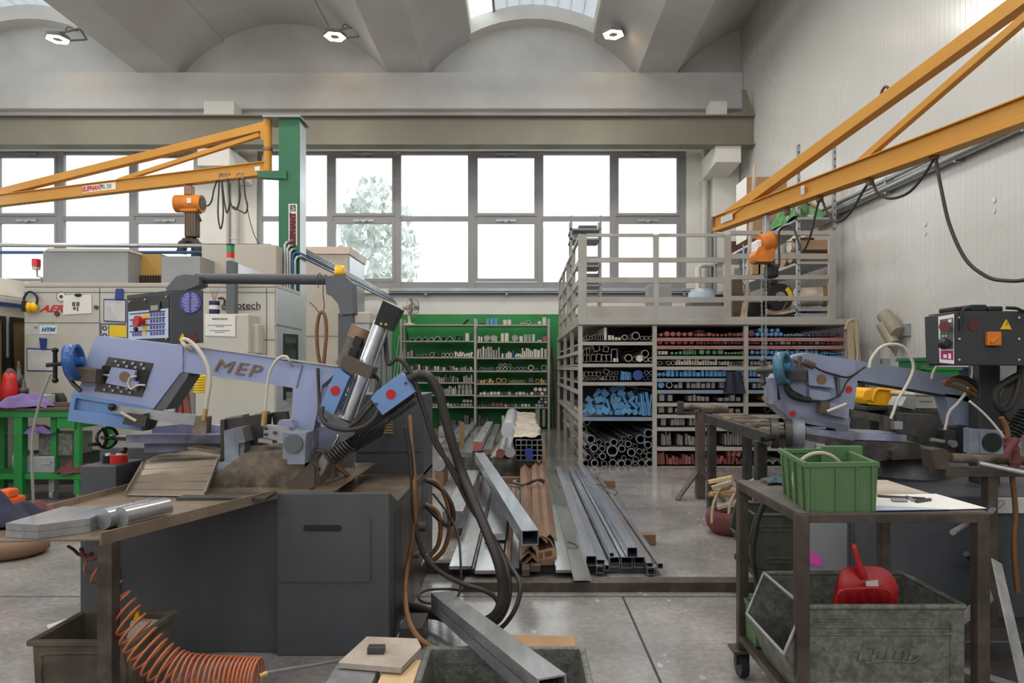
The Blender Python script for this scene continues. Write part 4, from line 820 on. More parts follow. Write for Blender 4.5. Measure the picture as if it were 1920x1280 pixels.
t = thing('parts_crate', 'grey lidded crate on the lower shelf of the green workbench', 'crate', (-5.0, 7.45, .3)); xa, xb = at(42, 0, 7.3).x, at(104, 0, 7.3).x
M().box(xa, xb, 7.28, 7.65, .3, .48).build('lower_box', 'galv', t, .008); M().box(xa+.15, xb+.16, 7.33, 7.68, .48, .72).build('upper_box', 'fami_green', t, .008); M().box(xb-.13, xb-.03, 7.262, 7.28, .4, .42).build('handle', 'steel_bright', t)
rag('cloth_rag', 'purple', (at(64, 0, 7.3).x, 7.35, .72), .42, .3, .08, 'purple rag draped over the grey crate under the workbench', 8, rz=-.4)
b = at(19, 742, 7.45); b.z = 1.0
t = thing('spray_bottle', 'red bottle with conical cap standing on the green workbench', 'bottle', b); M().lathe([(0, 0), (.085, 0), (.085, .2), (.07, .3), (.062, .36), (0, .36)], b, n=20).build('body', 'red', t); M().lathe([(.06, .36), (.02, .42), (0, .42)], b).build('cap', 'maroon', t)
for k, (px, hh, l) in enumerate(((35, .5, 'taller tool holder with spindle upright beside the red bottle'), (44, .3, 'shorter tool holder upright beside the red bottle'))):
    b = at(px, 742, 7.5); b.z = 1.0
    solo(M().lathe([(0, 0), (.045, 0), (.045, .05), (.03, .08), (.03, hh*.45), (.05, hh*.48), (.05, hh*.66), (.025, hh*.7), (.02, hh*.9), (.008, hh), (0, hh)], b, n=16), 'tool_holder', 'steel_dark', l, 'tool holder', 'tool holders on the workbench')
solo(M().box(at(60, 0, 7.5).x, at(93, 0, 7.5).x, 7.45, 7.6, 1.0, 1.13), 'dial_box', 'pale_metal', 'pale instrument box on the green workbench behind the purple rag', 'box', bevel=.01)
solo(M().prism([(x, 7.62, z) for x, z in ((at(92, 0, 7.6).x, 1.0), (at(114, 0, 7.6).x, 1.0), (at(112, 0, 7.6).x, 1.08), (at(106, 0, 7.6).x, 1.14), (at(94, 0, 7.6).x, 1.14))], (0, .1, 0)), 'machine_vise', 'fami_dark', 'dark green vise block on the workbench behind the bent rod', 'vise', bevel=.006)
solo(M().box(at(104, 0, 7.4).x, at(136, 0, 7.4).x, 7.35, 7.45, 1.0, 1.05).box(at(-2, 0, 7.4).x, at(8, 0, 7.4).x, 7.35, 7.5, 1.0, 1.09) if False else M().box(at(104, 0, 7.4).x, at(136, 0, 7.4).x, 7.35, 7.45, 1.0, 1.05), 'clamp_bar', 'brown_dark', 'dark oily clamp bar at the saw end of the green workbench', 'clamp', bevel=.005)
solo(M().lathe([(0, 0), (.03, 0), (.03, .14), (.012, .2), (.012, .26), (0, .26)], (at(22, 0, 7.45).x, 7.5, .3), n=14), 'oil_bottle', 'pale_metal', 'small grey bottle on the workbench shelf behind its green leg', 'bottle')
solo(M().beam((-4.9, 8.2, .84), (-4.5, 8.2, .84), .03, .4), 'splash_plate', 'paper_grey', 'pale steel plate leaning low against the cream machine', 'plate') if False else None
solo(M().cyl((at(344, 0, 6.6).x-.02, 6.6, .0), (at(344, 0, 6.6).x, 6.6, 1.25), .03), 'grey_post', 'grey_box', 'slim grey post standing behind the saw blade arm', 'post')
def drape(name, m, x0, x1, y, z0, z1, label):
    return solo(M().sheet(lambda u, v: (x0+(x1-x0)*(.5+(u-.5)*(1-.45*v)), y+.03*math.sin(u*14+2*v), z0+(z1-z0)*v), 20, 8).sheet(lambda u, v: (x1+(x0-x1)*(.5+(u-.5)*(1-.45*v)), y+.012-.03*math.sin(u*14-2*v), z0+(z1-z0)*v), 20, 8), name, m, label, 'rag')
drape('hanging_rag', 'red_steel', at(326, 0, 6.5).x, at(352, 0, 6.5).x, 6.53, at(0, 778, 6.5).z, at(0, 722, 6.5).z, 'faded red rag hanging behind the saw blade arm')
solo(M().box(at(318, 0, 6.5).x, at(356, 0, 6.5).x, 6.57, 6.62, 0, 1.3), 'rag_stand', 'machine_grey', 'grey stand carrying the faded red rag behind the saw', 'stand', bevel=.005)
# pedestal with two-hand button
x0 = at(150, 0, 3.7).x
t = thing('control_pedestal', 'dark grey steel pedestal with a red push button, beside the tray rim', 'pedestal', (x0+.1, 3.8, 0)); zt_ = at(0, 873, 3.7).z
M().box(x0, x0+.195, 3.7, 3.98, 0, zt_).build('pedestal', 'charcoal', t, .006); b = V((x0+.14, 3.82, zt_)); M().cyl(b, b+V((0, 0, .045)), .045, n=20).build('red_button', 'red', t, .006); M().cyl(b+V((-.06, .01, 0)), b+V((-.06, .01, .04)), .035, n=20).build('black_button', 'black_gloss', t, .006)
for dx in (0, -.06): M().cyl(b+V((dx, .0, .04)), b+V((dx, 0, .052)), .014).build('button_light', 'paper', t)
# bent rod and gloves on the tray wing
solo(M().tube([at(64, 968, 2.85)*1, at(61, 900, 2.85), at(60, 830, 2.85), at(66, 790, 2.85), at(77, 745, 2.85), at(95, 700, 2.85)], .0055), 'bent_rod', 'machine_grey', 'thin bent metal rod rising from the dark red glove on the tray', 'rod')
rag('work_glove', 'navy_cloth', (at(8, 0, 2.75).x, 2.7, .8), .32, .22, .1, 'dark navy cloth heaped at the left end of the tray', 12, 'cloth')
rag('work_glove', 'maroon', (at(72, 0, 2.85).x, 2.84, .8), .2, .13, .055, 'dark red glove on the tray at the foot of the bent rod', 13, 'glove', rz=-.3)
t = thing('orange_clamp', 'orange plastic clamp lying behind the navy cloth', 'clamp', (at(20, 0, 6.4).x, 6.4, 0)); M().box(at(8, 0, 6.4).x, at(35, 0, 6.4).x, 6.3, 6.5, 0, .22).build('body', 'orange', t, .02); M().box(at(12, 0, 6.4).x, at(34, 0, 6.4).x, 6.28, 6.42, .22, .3).build('jaw', 'orange', t, .02)
solo(M().lathe([(0, 0), (.2, 0), (.25, .03), (.25, .1), (.2, .13), (0, .13)], (at(20, 0, 5.2).x, 5.2, 0), n=24), 'cable_reel', 'wood_red', 'brown round reel lying on the floor under the tray end', 'reel', bevel=0)
# ---- jib crane on the green column
J = thing('jib_crane', 'yellow jib crane arm on a tall green column', 'jib crane', (-3.2, 9.5, 0), 'yellow jib cranes')
cx0, cx1, cy0, cy1, ct = -3.33, -3.045, 9.35, 9.65, at(0, 222, 9.35).z
col = M().box(cx0, cx1, cy0, cy1, 0, ct)
co2 = col.build('column', 'crane_green', J, .004); M().box(cx1, cx1+.004, cy0+.02, cy1-.02, 0, ct-.05).build('column_web', 'pale_metal', co2); M().box(cx0-.2, cx1+.03, cy0-.06, cy1+.06, ct, ct+.03).build('top_plate', 'machine_grey', J)
pv = V((at(502, 0, 9.4).x, 9.4, 0))
M().prism([(cx0+.12, cy0-.03, at(0, 320, 9.35).z), (pv.x-.12, cy0-.03, at(0, 322, 9.35).z), (pv.x-.1, cy0-.03, at(0, 333, 9.35).z), (cx0+.12, cy0-.03, at(0, 336, 9.35).z)], (0, .12, 0)).build('lower_bracket', 'crane_green', J, .006)
M().cyl((pv.x, pv.y, at(0, 322, 9.4).z), (pv.x, pv.y, ct), .055, n=20).build('pivot_tube', 'crane_yellow', J)
M().pipe((pv.x, pv.y, at(0, 280, 9.4).z-.02), (pv.x, pv.y, at(0, 280, 9.4).z+.02), .068, .05).build('collar', 'bronze', J)
M().prism(P(9.36, [(489, 236), (500, 232), (500, 268), (492, 262), (487, 255)]), (0, .05, 0)).build('gusset', 'crane_yellow', J)
zl, zh = at(0, 318, 9.4).z, at(0, 237, 9.4).z
end = V((-9.4, 11.5, zl)); dirv = (end-V((pv.x, pv.y, zl))); 
def ja(t, z): p = V((pv.x, pv.y, 0))+V((dirv.x, dirv.y, 0))*t; p.z = z; return p
bm_ = M().beam(ja(0, zl+.02), ja(1, zl+.02), .06, .16).beam(ja(0, zl-.07), ja(1, zl-.07), .12, .02).beam(ja(0, zl+.1), ja(1, zl+.1), .12, .012)
for s_ in (-.05, .05): bm_.beam(ja(0, zl-.05)+V((0, s_, 0)), ja(1, zl-.05)+V((0, s_, 0)), .012, .03)
bm_.build('boom', 'crane_yellow', J); M().beam(ja(0, zh), ja(.9, zl+.12), .1, .115).build('tie_bar', 'crane_yellow', J, .003); M().beam(ja(0.02, zh-.1), ja(.44, zl+.1), .06, .06).build('strut', 'crane_yellow', J)
def boompx(px): 
    k = (px-CX)/F; t = (k*pv.y-pv.x)/(dirv.x-k*dirv.y); return t
dvn = V((dirv.x, dirv.y, 0)).normalized(); ndir = V((-dvn.y, dvn.x, 0)); ndir = ndir if ndir.y < 0 else -ndir
def bsign(a, b, zc, h, m, name, off=.035, par=J):
    p, q = ja(boompx(a), zc)+ndir*off, ja(boompx(b), zc)+ndir*off; return M().beam(p, q, .004, h).build(name, m, par)
bsign(159, 221, zl+.02, .11, 'paper', 'maker_plate'); tm = ja(boompx(177), zl+.02)+ndir*.04; ra = math.atan2(-dvn.y, -dvn.x)
text('ELEPHANT', 'plate_lettering', 'text_red', J, tm, .1, (PI/2, 0, ra), .001, .2, .85, bold=.004); text('PEL 250', 'plate_number', 'text_grey', J, ja(boompx(203), zl+.02)+ndir*.04, .085, (PI/2, 0, ra), .001, 0, .8)
bsign(481, 491, zl+.02, .06, 'paper', 'small_plate')
# column sign reading upwards
M().prism(P(cy0-.004, [(541, 382), (557, 382), (557, 460), (541, 460)]), (0, .004, 0)).build('sign_plate', 'paper', J); M().prism(P(cy0-.006, [(543, 400), (555, 400), (555, 460), (543, 460)]), (0, .003, 0)).build('red_field', 'red', J)
M().prism(P(cy0-.006, [(543.5, 384), (554.5, 384), (554.5, 396), (543.5, 396)]), (0, .003, 0)).build('hook_field', 'text_grey', J); M().tube(P(cy0-.008, [(549, 386), (549, 389), (552, 392), (549, 395), (546, 392.5)]), .006, n=5).build('hook_symbol', 'paper', J)
p = at(549, 430, cy0-.008); text('ELEPHANT', 'sign_lettering', 'text_black', J, p, .1, (PI/2, -PI/2, 0), .001, 0, .95, bold=.006)
# hoist on the boom
th = boompx(355); hp = ja(th, zl-.1); hz = at(0, 382, hp.y).z
Hh = thing('electric_hoist', 'orange electric hoist hanging on the yellow boom of the green column', 'hoist', hp, 'orange electric hoists')
M().box(hp.x-.06, hp.x+.06, hp.y-.05, hp.y+.05, hp.z-.14, hp.z).build('trolley', 'bronze', Hh, .01); M().tube([hp+V((0, 0, -.12)), hp+V((.03, 0, -.2)), hp+V((0, 0, -.24)), hp+V((-.03, 0, -.2))], .012).build('suspension_hook', 'steel_dark', Hh)
M().cyl((hp.x-.19, hp.y, hz), (hp.x+.19, hp.y, hz), .125, n=24).box(hp.x-.1, hp.x+.15, hp.y-.09, hp.y+.09, hz-.13, hz+.02).build('motor_body', 'hoist_orange', Hh, .015)
M().cyl((hp.x+.16, hp.y, hz+.01), (hp.x+.2, hp.y, hz+.01), .1, n=24).build('end_cover', 'brown_dark', Hh); M().box(hp.x+.03, hp.x+.09, hp.y-.135, hp.y-.12, hz-.02, hz+.05).build('rating_plate', 'paper', Hh)
zb0, zb1 = at(0, 445, hp.y).z, at(0, 400, hp.y).z; M().box(hp.x-.04, hp.x+.13, hp.y-.07, hp.y+.07, zb0, zb1).build('chain_bag', 'maroon' if False else 'brown_dark', Hh, .02)
ck = M()
for k in range(5): ck.cyl((hp.x-.03+.035*k, hp.y-.07, zb0), (hp.x-.03+.035*k, hp.y-.07, hz-.12), .007, n=6)
ck.build('load_chain', 'bronze', Hh); M().tube([(hp.x+.12, hp.y-.05, hz-.12), (hp.x+.17, hp.y-.08, hz-.2), (hp.x+.2, hp.y-.08, hz-.27)], .02).build('cable_gland', 'black', Hh)
c = at(356, 470, hp.y); rb = M()
for k in range(9):
    a0 = PI*.95-k*.26; q = c+V((math.cos(a0)*.02, 0, 0))
rb.tube([c+V((-.12, 0, -.04)), c+V((-.1, 0, .08)), c+V((0, 0, .15)), c+V((.1, 0, .08)), c+V((.13, 0, -.08)), c+V((.13, 0, -.3))], .06, n=12, radii=[.075, .062]*18)
solo(rb, 'ribbed_hood', 'rubber', 'black ribbed rubber hose hood below the orange hoist and chain bag', 'hose hood')
solo(M().cyl(c+V((0, .1, -.6)), c+V((0, .1, .12)), .03), 'hood_mast', 'grey_box', 'thin grey mast carrying the black ribbed hood', 'mast')
fe = thing('festoon_cable', 'black supply cable looped in festoons under the boom near the green column', 'cable', ja(.2, zl-.09))
def fpt(px, py): p = ja(boompx(px), 0); p.z = at(0, py, p.y).z; p.y -= .04; return p
M().tube([fpt(*q) for q in ((378, 373), (390, 387), (399, 378), (404, 355), (413, 337), (411, 400), (416, 430), (421, 400), (418, 340), (424, 385), (428, 400), (433, 380), (430, 337), (434, 380), (445, 394), (452, 370), (450, 334), (458, 334), (462, 370), (466, 385), (463, 400), (452, 396), (440, 388))], .011, n=6).build('cable', 'rubber', fe)
M().tube([fpt(458, 334), fpt(464, 380), fpt(472, 420), fpt(482, 448), fpt(495, 466)], .006, n=5).build('lead', 'rubber', fe)
for px in (416, 424, 430, 449, 458):
    p = fpt(px, 333); M().box(p.x-.02, p.x+.02, p.y-.02, p.y+.03, p.z-.03, p.z+.05).build('cable_slider', 'bronze', fe)
# ---- service pipes
def pp(name, m, q, r, label, group='service pipes'): return solo(M().tube([V(x) for x in q], r, sub=0, n=10), name, m, label, 'pipe', group)
yq = 9.25; zA, zB = at(0, 461, yq).z, at(0, 473, yq).z
pp('steel_pipe', 'pipe_steel', [(-9.5, yq, zA+.02), (-3.4, yq, zA)], .03, 'steel pipe running above the cream machine to the green column', None); pp('blue_air_pipe', 'pipe_blue', [(-9.5, yq, zB), (-3.4, yq, zB)], .022, 'blue air pipe running just below the steel pipe over the cream machine', None)
pp('air_drop_pipe', 'pipe_blue', [(at(130, 0, yq).x, yq, zB), (at(130, 0, yq).x, yq, zt+.1)], .014, 'blue drop pipe falling onto the grey rear cover', None)
solo(M().cyl((at(122, 0, yq).x, yq, zB), (at(138, 0, yq).x, yq, zB), .035).cyl((at(131, 0, yq).x, yq-.03, zB-.12), (at(131, 0, yq).x, yq-.03, zB-.05), .03), 'tap', 'steel_bright', 'air tap fitted on the blue pipe above the blue drop pipe', 'tap')
for k in range(5):
    x = -3.2-.0+.035*k; z = at(0, 452, 9.3).z-.05*k; m_ = 'pipe_steel' if k != 3 else 'pipe_blue'
    q = [(x-.02, 9.28, 1.9), (x-.02, 9.28, z-.06), (x, 9.3, z-.015), (x+.04, 9.36, z), (x+.05+.02, 16.35, z+.0)]
    pp('pipe_run', m_, q, .02, '%s of five parallel pipes from the green column to the window wall' % ('topmost', 'second from top', 'middle', 'second from bottom', 'lowest')[k], 'parallel pipes')
yb = BY-.12
pp('blue_wall_pipe', 'pipe_blue', [(-3.2, yb, wz(551)), (4.4, yb, wz(551))], .024, 'long blue air pipe running under the window sill above the green wall', None)
for i, px in enumerate((800, 950, 1280)): solo(M().box(wx(px)-.03, wx(px)+.03, yb-.05, BY, wz(555), wz(546)), 'pipe_clip', 'alu_frame', '%s pipe clip on the wall above the racks, counted from the fan' % ORD[i], 'clip', 'pipe clips')
solo(M().box(-3.2, 4.4, BY-.2, BY-.02, wz(547), wz(542)), 'cable_tray', 'galv', 'flat grey cable tray fixed along the wall right under the window sill', 'cable tray')
# ---------------------------------------------------------------- stock racks
NOUN = {'bar': ('round_bar', 'round bar'), 'tube': ('steel_tube', 'round tube'), 'sqt': ('square_tube', 'square tube'), 'blk': ('steel_block', 'block'), 'flat': ('flat_bar', 'flat bar'), 'ang': ('angle_section', 'angle section')}
COLN = {'grey_steel': 'grey steel', 'pale_steel': 'pale metal', 'dark_steel': 'dark steel', 'blue_steel': 'blue-ended', 'blue_deep': 'deep blue', 'red_steel': 'red-ended', 'red_dark': 'dull red', 'green_steel': 'green-ended',
        'plum_steel': 'plum-coloured', 'brass': 'brass', 'mill_steel': 'bluish steel', 'fan_cream': 'cream', 'steel_bright': 'bright steel', 'wood_pale': 'wooden', 'galv': 'galvanised', 'rust': 'rusty', 'navy': 'navy'}
COUNT = {}
def item(kind, px, py, w, h, m, Y, L, where, ordn, rot=0.0, dx=0.0, steep=0.0):
    """one piece of stock: its face at pixel column px, resting at py, w x h pixels seen at depth Y"""
    s = Y/F; b = at(px, py, Y); W, Hh = w*s, h*s; e = V((dx, L, steep)); name, noun = NOUN[kind]; k = M(); z = V((0, 0, 1))
    if kind == 'bar': r = Hh/2; k.cyl(b+z*r, b+z*r+e, r, n=14)
    elif kind == 'tube': r = Hh/2; k.pipe(b+z*r, b+z*r+e, r, r*.76, n=16, mi=1)
    elif kind == 'sqt':
        d = abs(math.cos(rot))*Hh/2+abs(math.sin(rot))*W/2; k.hollow(b+z*d, b+z*d+e, W, Hh, max(.0025, min(W, Hh)*.1), up=(math.sin(rot), 0, math.cos(rot)))
    elif kind == 'ang':
        k.ang(b+z*Hh, b+z*Hh+e, Hh*1.3, max(.006, W*.09), rot=-PI*.75)
    else:
        d = abs(math.cos(rot))*Hh/2+abs(math.sin(rot))*W/2; k.beam(b+z*d, b+z*d+e, W, Hh, up=(math.sin(rot), 0, math.cos(rot)))
    ms = [m, 'black'] if kind == 'tube' else m
    c = COLN.get(m, '')
    o = k.build(name, ms, org=b)
    return tag(o, '%s %s, %s' % (c, noun, where % ordn), noun, where.replace('%s from left on', 'stock on').replace('%s ', ''))
def row(base, Y, where, segs, seed):
    """segs: (x0, x1, kind, n, h0, h1, materials[, L[, rot]]) in pixels along one shelf"""
    r = random.Random(seed); todo = []
    for sg in segs:
        x0, x1, kind, n, h0, h1, ms = sg[:7]; L = sg[7] if len(sg) > 7 else .3; rt = sg[8] if len(sg) > 8 else 0; up = sg[9] if len(sg) > 9 else 0
        sp = (x1-x0)/n
        for i in range(n):
            h = r.uniform(h0, h1); w = sp*r.uniform(.6, .92) if kind in ('blk', 'flat') else min(h*r.uniform(.9, 1.1), sp*1.0)
            if kind in ('bar', 'tube'): h = min(h, sp*.98)
            todo.append((x0+sp*(i+.5), kind, w, h, r.choice(ms), L*r.uniform(.8, 1.1), (r.uniform(-rt, rt) if rt else 0), up, r.uniform(0, .05)))
    todo.sort(key=lambda q: (q[0]))
    for i, (x, kind, w, h, m, L, rt, up, dy) in enumerate(todo):
        Yq = Y+.015+dy; b = CY+(base-CY)*Y/Yq
        item(kind, x, b-up-.3, w, h, m, Yq, L, where, ORD[i], rt)
# ---- rack on the green wall
YR = 15.85; sR = YR/F
RK = thing('wall_rack', 'grey steel shelving rack of two bays full of offcuts against the green wall', 'rack', (at(890, 0, YR).x, YR, 0), 'stock racks')
for px in (752, 891, 1029):
    for y in (YR, YR+.5):
        x = at(px, 0, YR).x; u_ = M().box(x-.025, x+.025, y-.02, y+.02, 0, at(0, 597, YR).z).build('upright', 'rack', RK)
SH = {0: (608, 638.5, 669, 694.5, 716.5, 739.5, 762), 1: (608.5, 640, 670.5, 695, 718.5, 741, 763)}
for bi, (a, b) in enumerate(((754, 889), (893, 1027))):
    for y in SH[bi]:
        z = at(0, y, YR).z; M().box(at(a, 0, YR).x, at(b, 0, YR).x, YR-.01, YR+.5, z-.03, z).build('shelf', 'rack', RK)
G, PZ, DK, MX = ['grey_steel'], ['pale_steel'], ['dark_steel'], ['grey_steel', 'pale_steel', 'dark_steel', 'galv']
FB, PB = "%s from left on the %s shelf down, wall rack's fan bay", "%s from left on the %s shelf down, wall rack's fanless bay"
def W_(t, n): return t % ('%s', ORD[n])
row(608, YR, W_(FB, 0), [(868, 886, 'ang', 1, 11, 12, ['dark_steel'], .4, 1)], 1)
row(638.5, YR, W_(FB, 1), [(757, 762, 'blk', 2, 15, 24, MX), (768, 850, 'ang', 7, 6, 9, MX, .4, 1), (852, 866, 'sqt', 1, 9, 9, MX, .4, .35), (872, 880, 'blk', 1, 14, 14, PZ)], 2)
row(669, YR, W_(FB, 2), [(756, 775, 'blk', 3, 6, 12, ['fan_cream', 'grey_steel']), (780, 805, 'tube', 4, 4, 6, MX), (806, 824, 'tube', 2, 10, 15, MX), (828, 850, 'tube', 3, 7, 9, PZ), (852, 886, 'blk', 8, 5, 11, PZ, .3, .4)], 3)
row(694.5, YR, W_(FB, 3), [(756, 788, 'blk', 7, 7, 13, MX), (792, 840, 'blk', 9, 5, 9, MX), (842, 886, 'blk', 8, 4, 9, MX, .3, .3)], 4)
row(716.5, YR, W_(FB, 4), [(808, 860, 'flat', 12, 8, 15, ['grey_steel', 'dark_steel'], .3, .12), (868, 886, 'blk', 4, 8, 14, G)], 5)
row(739.5, YR, W_(FB, 5), [(825, 856, 'flat', 8, 9, 17, MX, .3, .1), (857, 886, 'blk', 4, 9, 10, G), (858, 885, 'blk', 4, 8, 9, G, .3, 0, 10)], 6)
row(762, YR, W_(FB, 6), [(810, 862, 'bar', 8, 4, 8, MX), (863, 886, 'bar', 4, 6, 8, ['green_steel', 'grey_steel']), (867, 886, 'bar', 3, 5, 7, ['green_steel', 'grey_steel'], .3, 0, 7)], 7)
row(608.5, YR, W_(PB, 0), [(897, 908, 'bar', 2, 6, 8, DK), (911, 933, 'blk', 3, 10, 13, ['blue_steel']), (943, 959, 'blk', 2, 8, 10, ['fan_cream']), (975, 985, 'bar', 2, 4, 6, ['blue_deep', 'grey_steel']), (986, 995, 'tube', 1, 8, 8, PZ), (997, 1007, 'tube', 3, 4, 5, PZ), (1008, 1015, 'bar', 1, 8, 8, PZ), (1016, 1025, 'blk', 1, 14, 14, PZ)], 8)
row(640, YR, W_(PB, 1), [(896, 905, 'blk', 2, 6, 14, PZ), (907, 931, 'bar', 2, 16, 18, G), (923, 932, 'blk', 1, 10, 10, PZ), (938, 954, 'blk', 2, 10, 17, ['fan_cream']), (959, 972, 'bar', 1, 12, 13, G), (973, 981, 'blk', 1, 10, 10, PZ), (982, 1004, 'blk', 3, 9, 14, MX), (1007, 1016, 'bar', 3, 4, 6, ['fan_cream']), (1017, 1027, 'bar', 1, 10, 10, ['red_steel'])], 9)
row(670.5, YR, W_(PB, 2), [(894, 938, 'blk', 9, 9, 21, PZ+G, .3, .08), (940, 964, 'blk', 6, 7, 14, ['pale_steel', 'blue_deep', 'blue_steel']), (966, 978, 'flat', 3, 6, 9, PZ, .3, .5), (978, 1000, 'flat', 6, 12, 18, PZ), (1000, 1026, 'blk', 4, 14, 20, PZ)], 10)
row(695, YR, W_(PB, 3), [(899, 925, 'tube', 4, 5, 9, G), (930, 964, 'tube', 5, 6, 8, PZ+G), (934, 960, 'tube', 3, 6, 8, PZ+G, .3, 0, 7), (966, 988, 'tube', 3, 7, 8, G), (990, 1001, 'tube', 1, 11, 11, PZ), (1003, 1008, 'tube', 1, 5, 5, G), (1014, 1026, 'tube', 1, 11, 11, G)], 11)
row(718.5, YR, W_(PB, 4), [(895, 926, 'blk', 6, 4, 9, ['brass', 'dark_steel'], .3, .3), (930, 950, 'tube', 2, 8, 10, ['brass']), (954, 984, 'tube', 5, 5, 7, ['brass', 'pale_steel']), (989, 1002, 'bar', 1, 10, 10, DK), (1004, 1012, 'tube', 1, 8, 9, ['brass']), (1013, 1026, 'blk', 3, 5, 9, ['brass', 'dark_steel'])], 12)
row(741, YR, W_(PB, 5), [(898, 992, 'bar', 14, 4, 8, MX), (994, 1026, 'bar', 5, 6, 8, ['plum_steel', 'fan_cream']), (1000, 1026, 'bar', 3, 7, 8, ['fan_cream', 'plum_steel'], .3, 0, 7)], 13)
row(763, YR, W_(PB, 6), [(896, 920, 'bar', 4, 4, 6, DK), (921, 944, 'bar', 3, 7, 9, ['red_dark', 'plum_steel']), (945, 995, 'bar', 8, 4, 7, MX), (1003, 1026, 'bar', 4, 5, 6, MX), (1008, 1026, 'bar', 3, 5, 6, MX, .3, 0, 6), (1012, 1026, 'bar', 2, 5, 6, MX, .3, 0, 12)], 14)
row(800, YR, "%s from left standing on the floor under the wall rack", [(822, 892, 'blk', 6, 9, 22, DK, .3), (897, 915, 'flat', 4, 12, 26, DK, .3, .06), (940, 946, 'blk', 1, 20, 22, PZ), (954, 964, 'blk', 1, 30, 32, DK), (1002, 1014, 'blk', 1, 34, 36, G), (1015, 1024, 'blk', 1, 32, 34, G)], 15)
for i in range(6):
    a = at(1037+i*3.2, 0, 16.0); solo(M().cyl((a.x, 16.05, 0), (a.x-.06+.02*i, 16.5, 2.1-.16*i), .014+.004*(i % 2), n=8), 'leaning_bar', 'dark_steel' if i % 2 else 'rust', 'long bar leaning on the green wall, %s from the fanless rack end' % ORD[i], 'bar', 'bars leaning on the green wall')
for i in range(5):
    a = at(736+i*4.0, 0, 15.9); solo(M().cyl((a.x-.12, 15.9, 0), (a.x+.05, 16.5, 2.2-.2*(i % 3)), .015, n=8), 'leaning_bar', 'pale_metal' if i % 2 else 'galv', 'pale bar leaning on the wall by the fan, %s from left' % ORD[i], 'bar', 'bars leaning by the fan')
# desk fan
b = at(768, 608, YR+.2); b.z = at(0, 608, YR).z
FN = thing('desk_fan', 'cream desk fan standing on top of the wall rack', 'fan', b)
M().lathe([(0, 0), (.13, 0), (.13, .025), (.05, .05), (0, .05)], b, n=24).build('base', 'fan_cream', FN)
M().cyl(b+V((0, 0, .04)), b+V((-.03, 0, .34)), .035, .025).build('stem', 'fan_cream', FN)
hc = b+V((.0, 0, .42)); fx = V((.88, -.47, 0)).normalized(); M().cyl(hc-fx*.16, hc+fx*.02, .06, .075, n=18).build('motor', 'fan_cream', FN, .01)
gc = hc+fx*.1; u, kk = perp(fx); gd = M()
for rr in (.24, .16, .08): gd.tube([gc+(u*math.cos(2*PI*i/28)+kk*math.sin(2*PI*i/28))*rr+fx*(.05 if rr < .2 else 0) for i in range(28)], .006, n=5, sub=0, closed=True)
for i in range(16): a = 2*PI*i/16; gd.cyl(gc+fx*.055, gc+(u*math.cos(a)+kk*math.sin(a))*.24, .004, n=5)
gd.build('guard', 'alu_frame', FN)
for i in range(3):
    a = 2*PI*i/3; e1 = u*math.cos(a)+kk*math.sin(a); e2 = fx.cross(e1); M().prism([gc+e1*.03-e2*.02, gc+e1*.2-e2*.08, gc+e1*.22+e2*.03, gc+e1*.04+e2*.03], fx*.004).build('blade', 'machine_grey', FN)
# ---- mezzanine on the big bar rack
YP = 9.82
def q(px, py, y=YP): return at(px, py, y)
xl, xr_ = q(1088, 0).x, q(1590, 0).x; zd = q(0, 604).z
MZ = thing('mezzanine_rack', 'large grey steel bar rack carrying a railed mezzanine, in front of the ribbed wall', 'rack', (2.7, 12, 0), 'stock racks')
YB = 15.6
for i, px in enumerate((1088, 1227, 1398, 1587)):
    for y in (YP, 11.4, 13.2, YB): x = q(px, 0).x; M().box(x-.03, x+.03, y-.03, y+.03, 0, zd-.05).build('upright', 'rack', MZ)
M().box(xl-.03, xr_+.05, YP-.05, YP+.05, q(0, 609).z, q(0, 598).z).build('front_beam', 'rack', MZ, .004)
M().box(xl-.03, xl+.03, YP, YB+.03, q(0, 609).z, q(0, 598).z).build('side_beam', 'rack', MZ)
M().box(xl, xr_+.1, YP+.05, YB+.05, zd-.05, zd).build('deck', 'rack', MZ)
M().box(xl+.05, xr_, YB, YB+.02, 0, zd-.05).build('shade_back_sheet', 'dark_steel', MZ)  # unseen sheet added to keep light out of the rack bays
BAY = {0: (1091, 1224, (640.5, 681.5, 716, 782)), 1: (1230, 1396, (633, 648, 667, 687, 709, 731, 755, 777, 801, 838, 874.5)), 2: (1400, 1585, (633, 648, 667, 687, 709, 731, 755, 777, 801, 838, 874.5))}
for bi, (a, b, ys) in BAY.items():
    for y in ys:
        z = q(0, y).z; M().box(q(a, 0).x, q(b, 0).x, YP-.02, YP+.05, z-.05, z).box(q(a, 0).x, q(b, 0).x, YP+.05, YB, z-.03, z-.005).build('shelf', {633: 'rack_red', 648: 'rack_red', 667: 'rack_green' if bi == 1 else 'rack_blue', 709: 'rack_blue', 782: 'rack_blue', 731: 'rack_blue'}.get(y, 'rack'), MZ)  # rear plates run full depth to keep the bay interiors dark
for y in (660, 690, 735, 783): M().box(xl-.04, xl+.02, YP, YB, q(0, y).z-.03, q(0, y).z+.02).build('side_rail', 'rack', MZ)
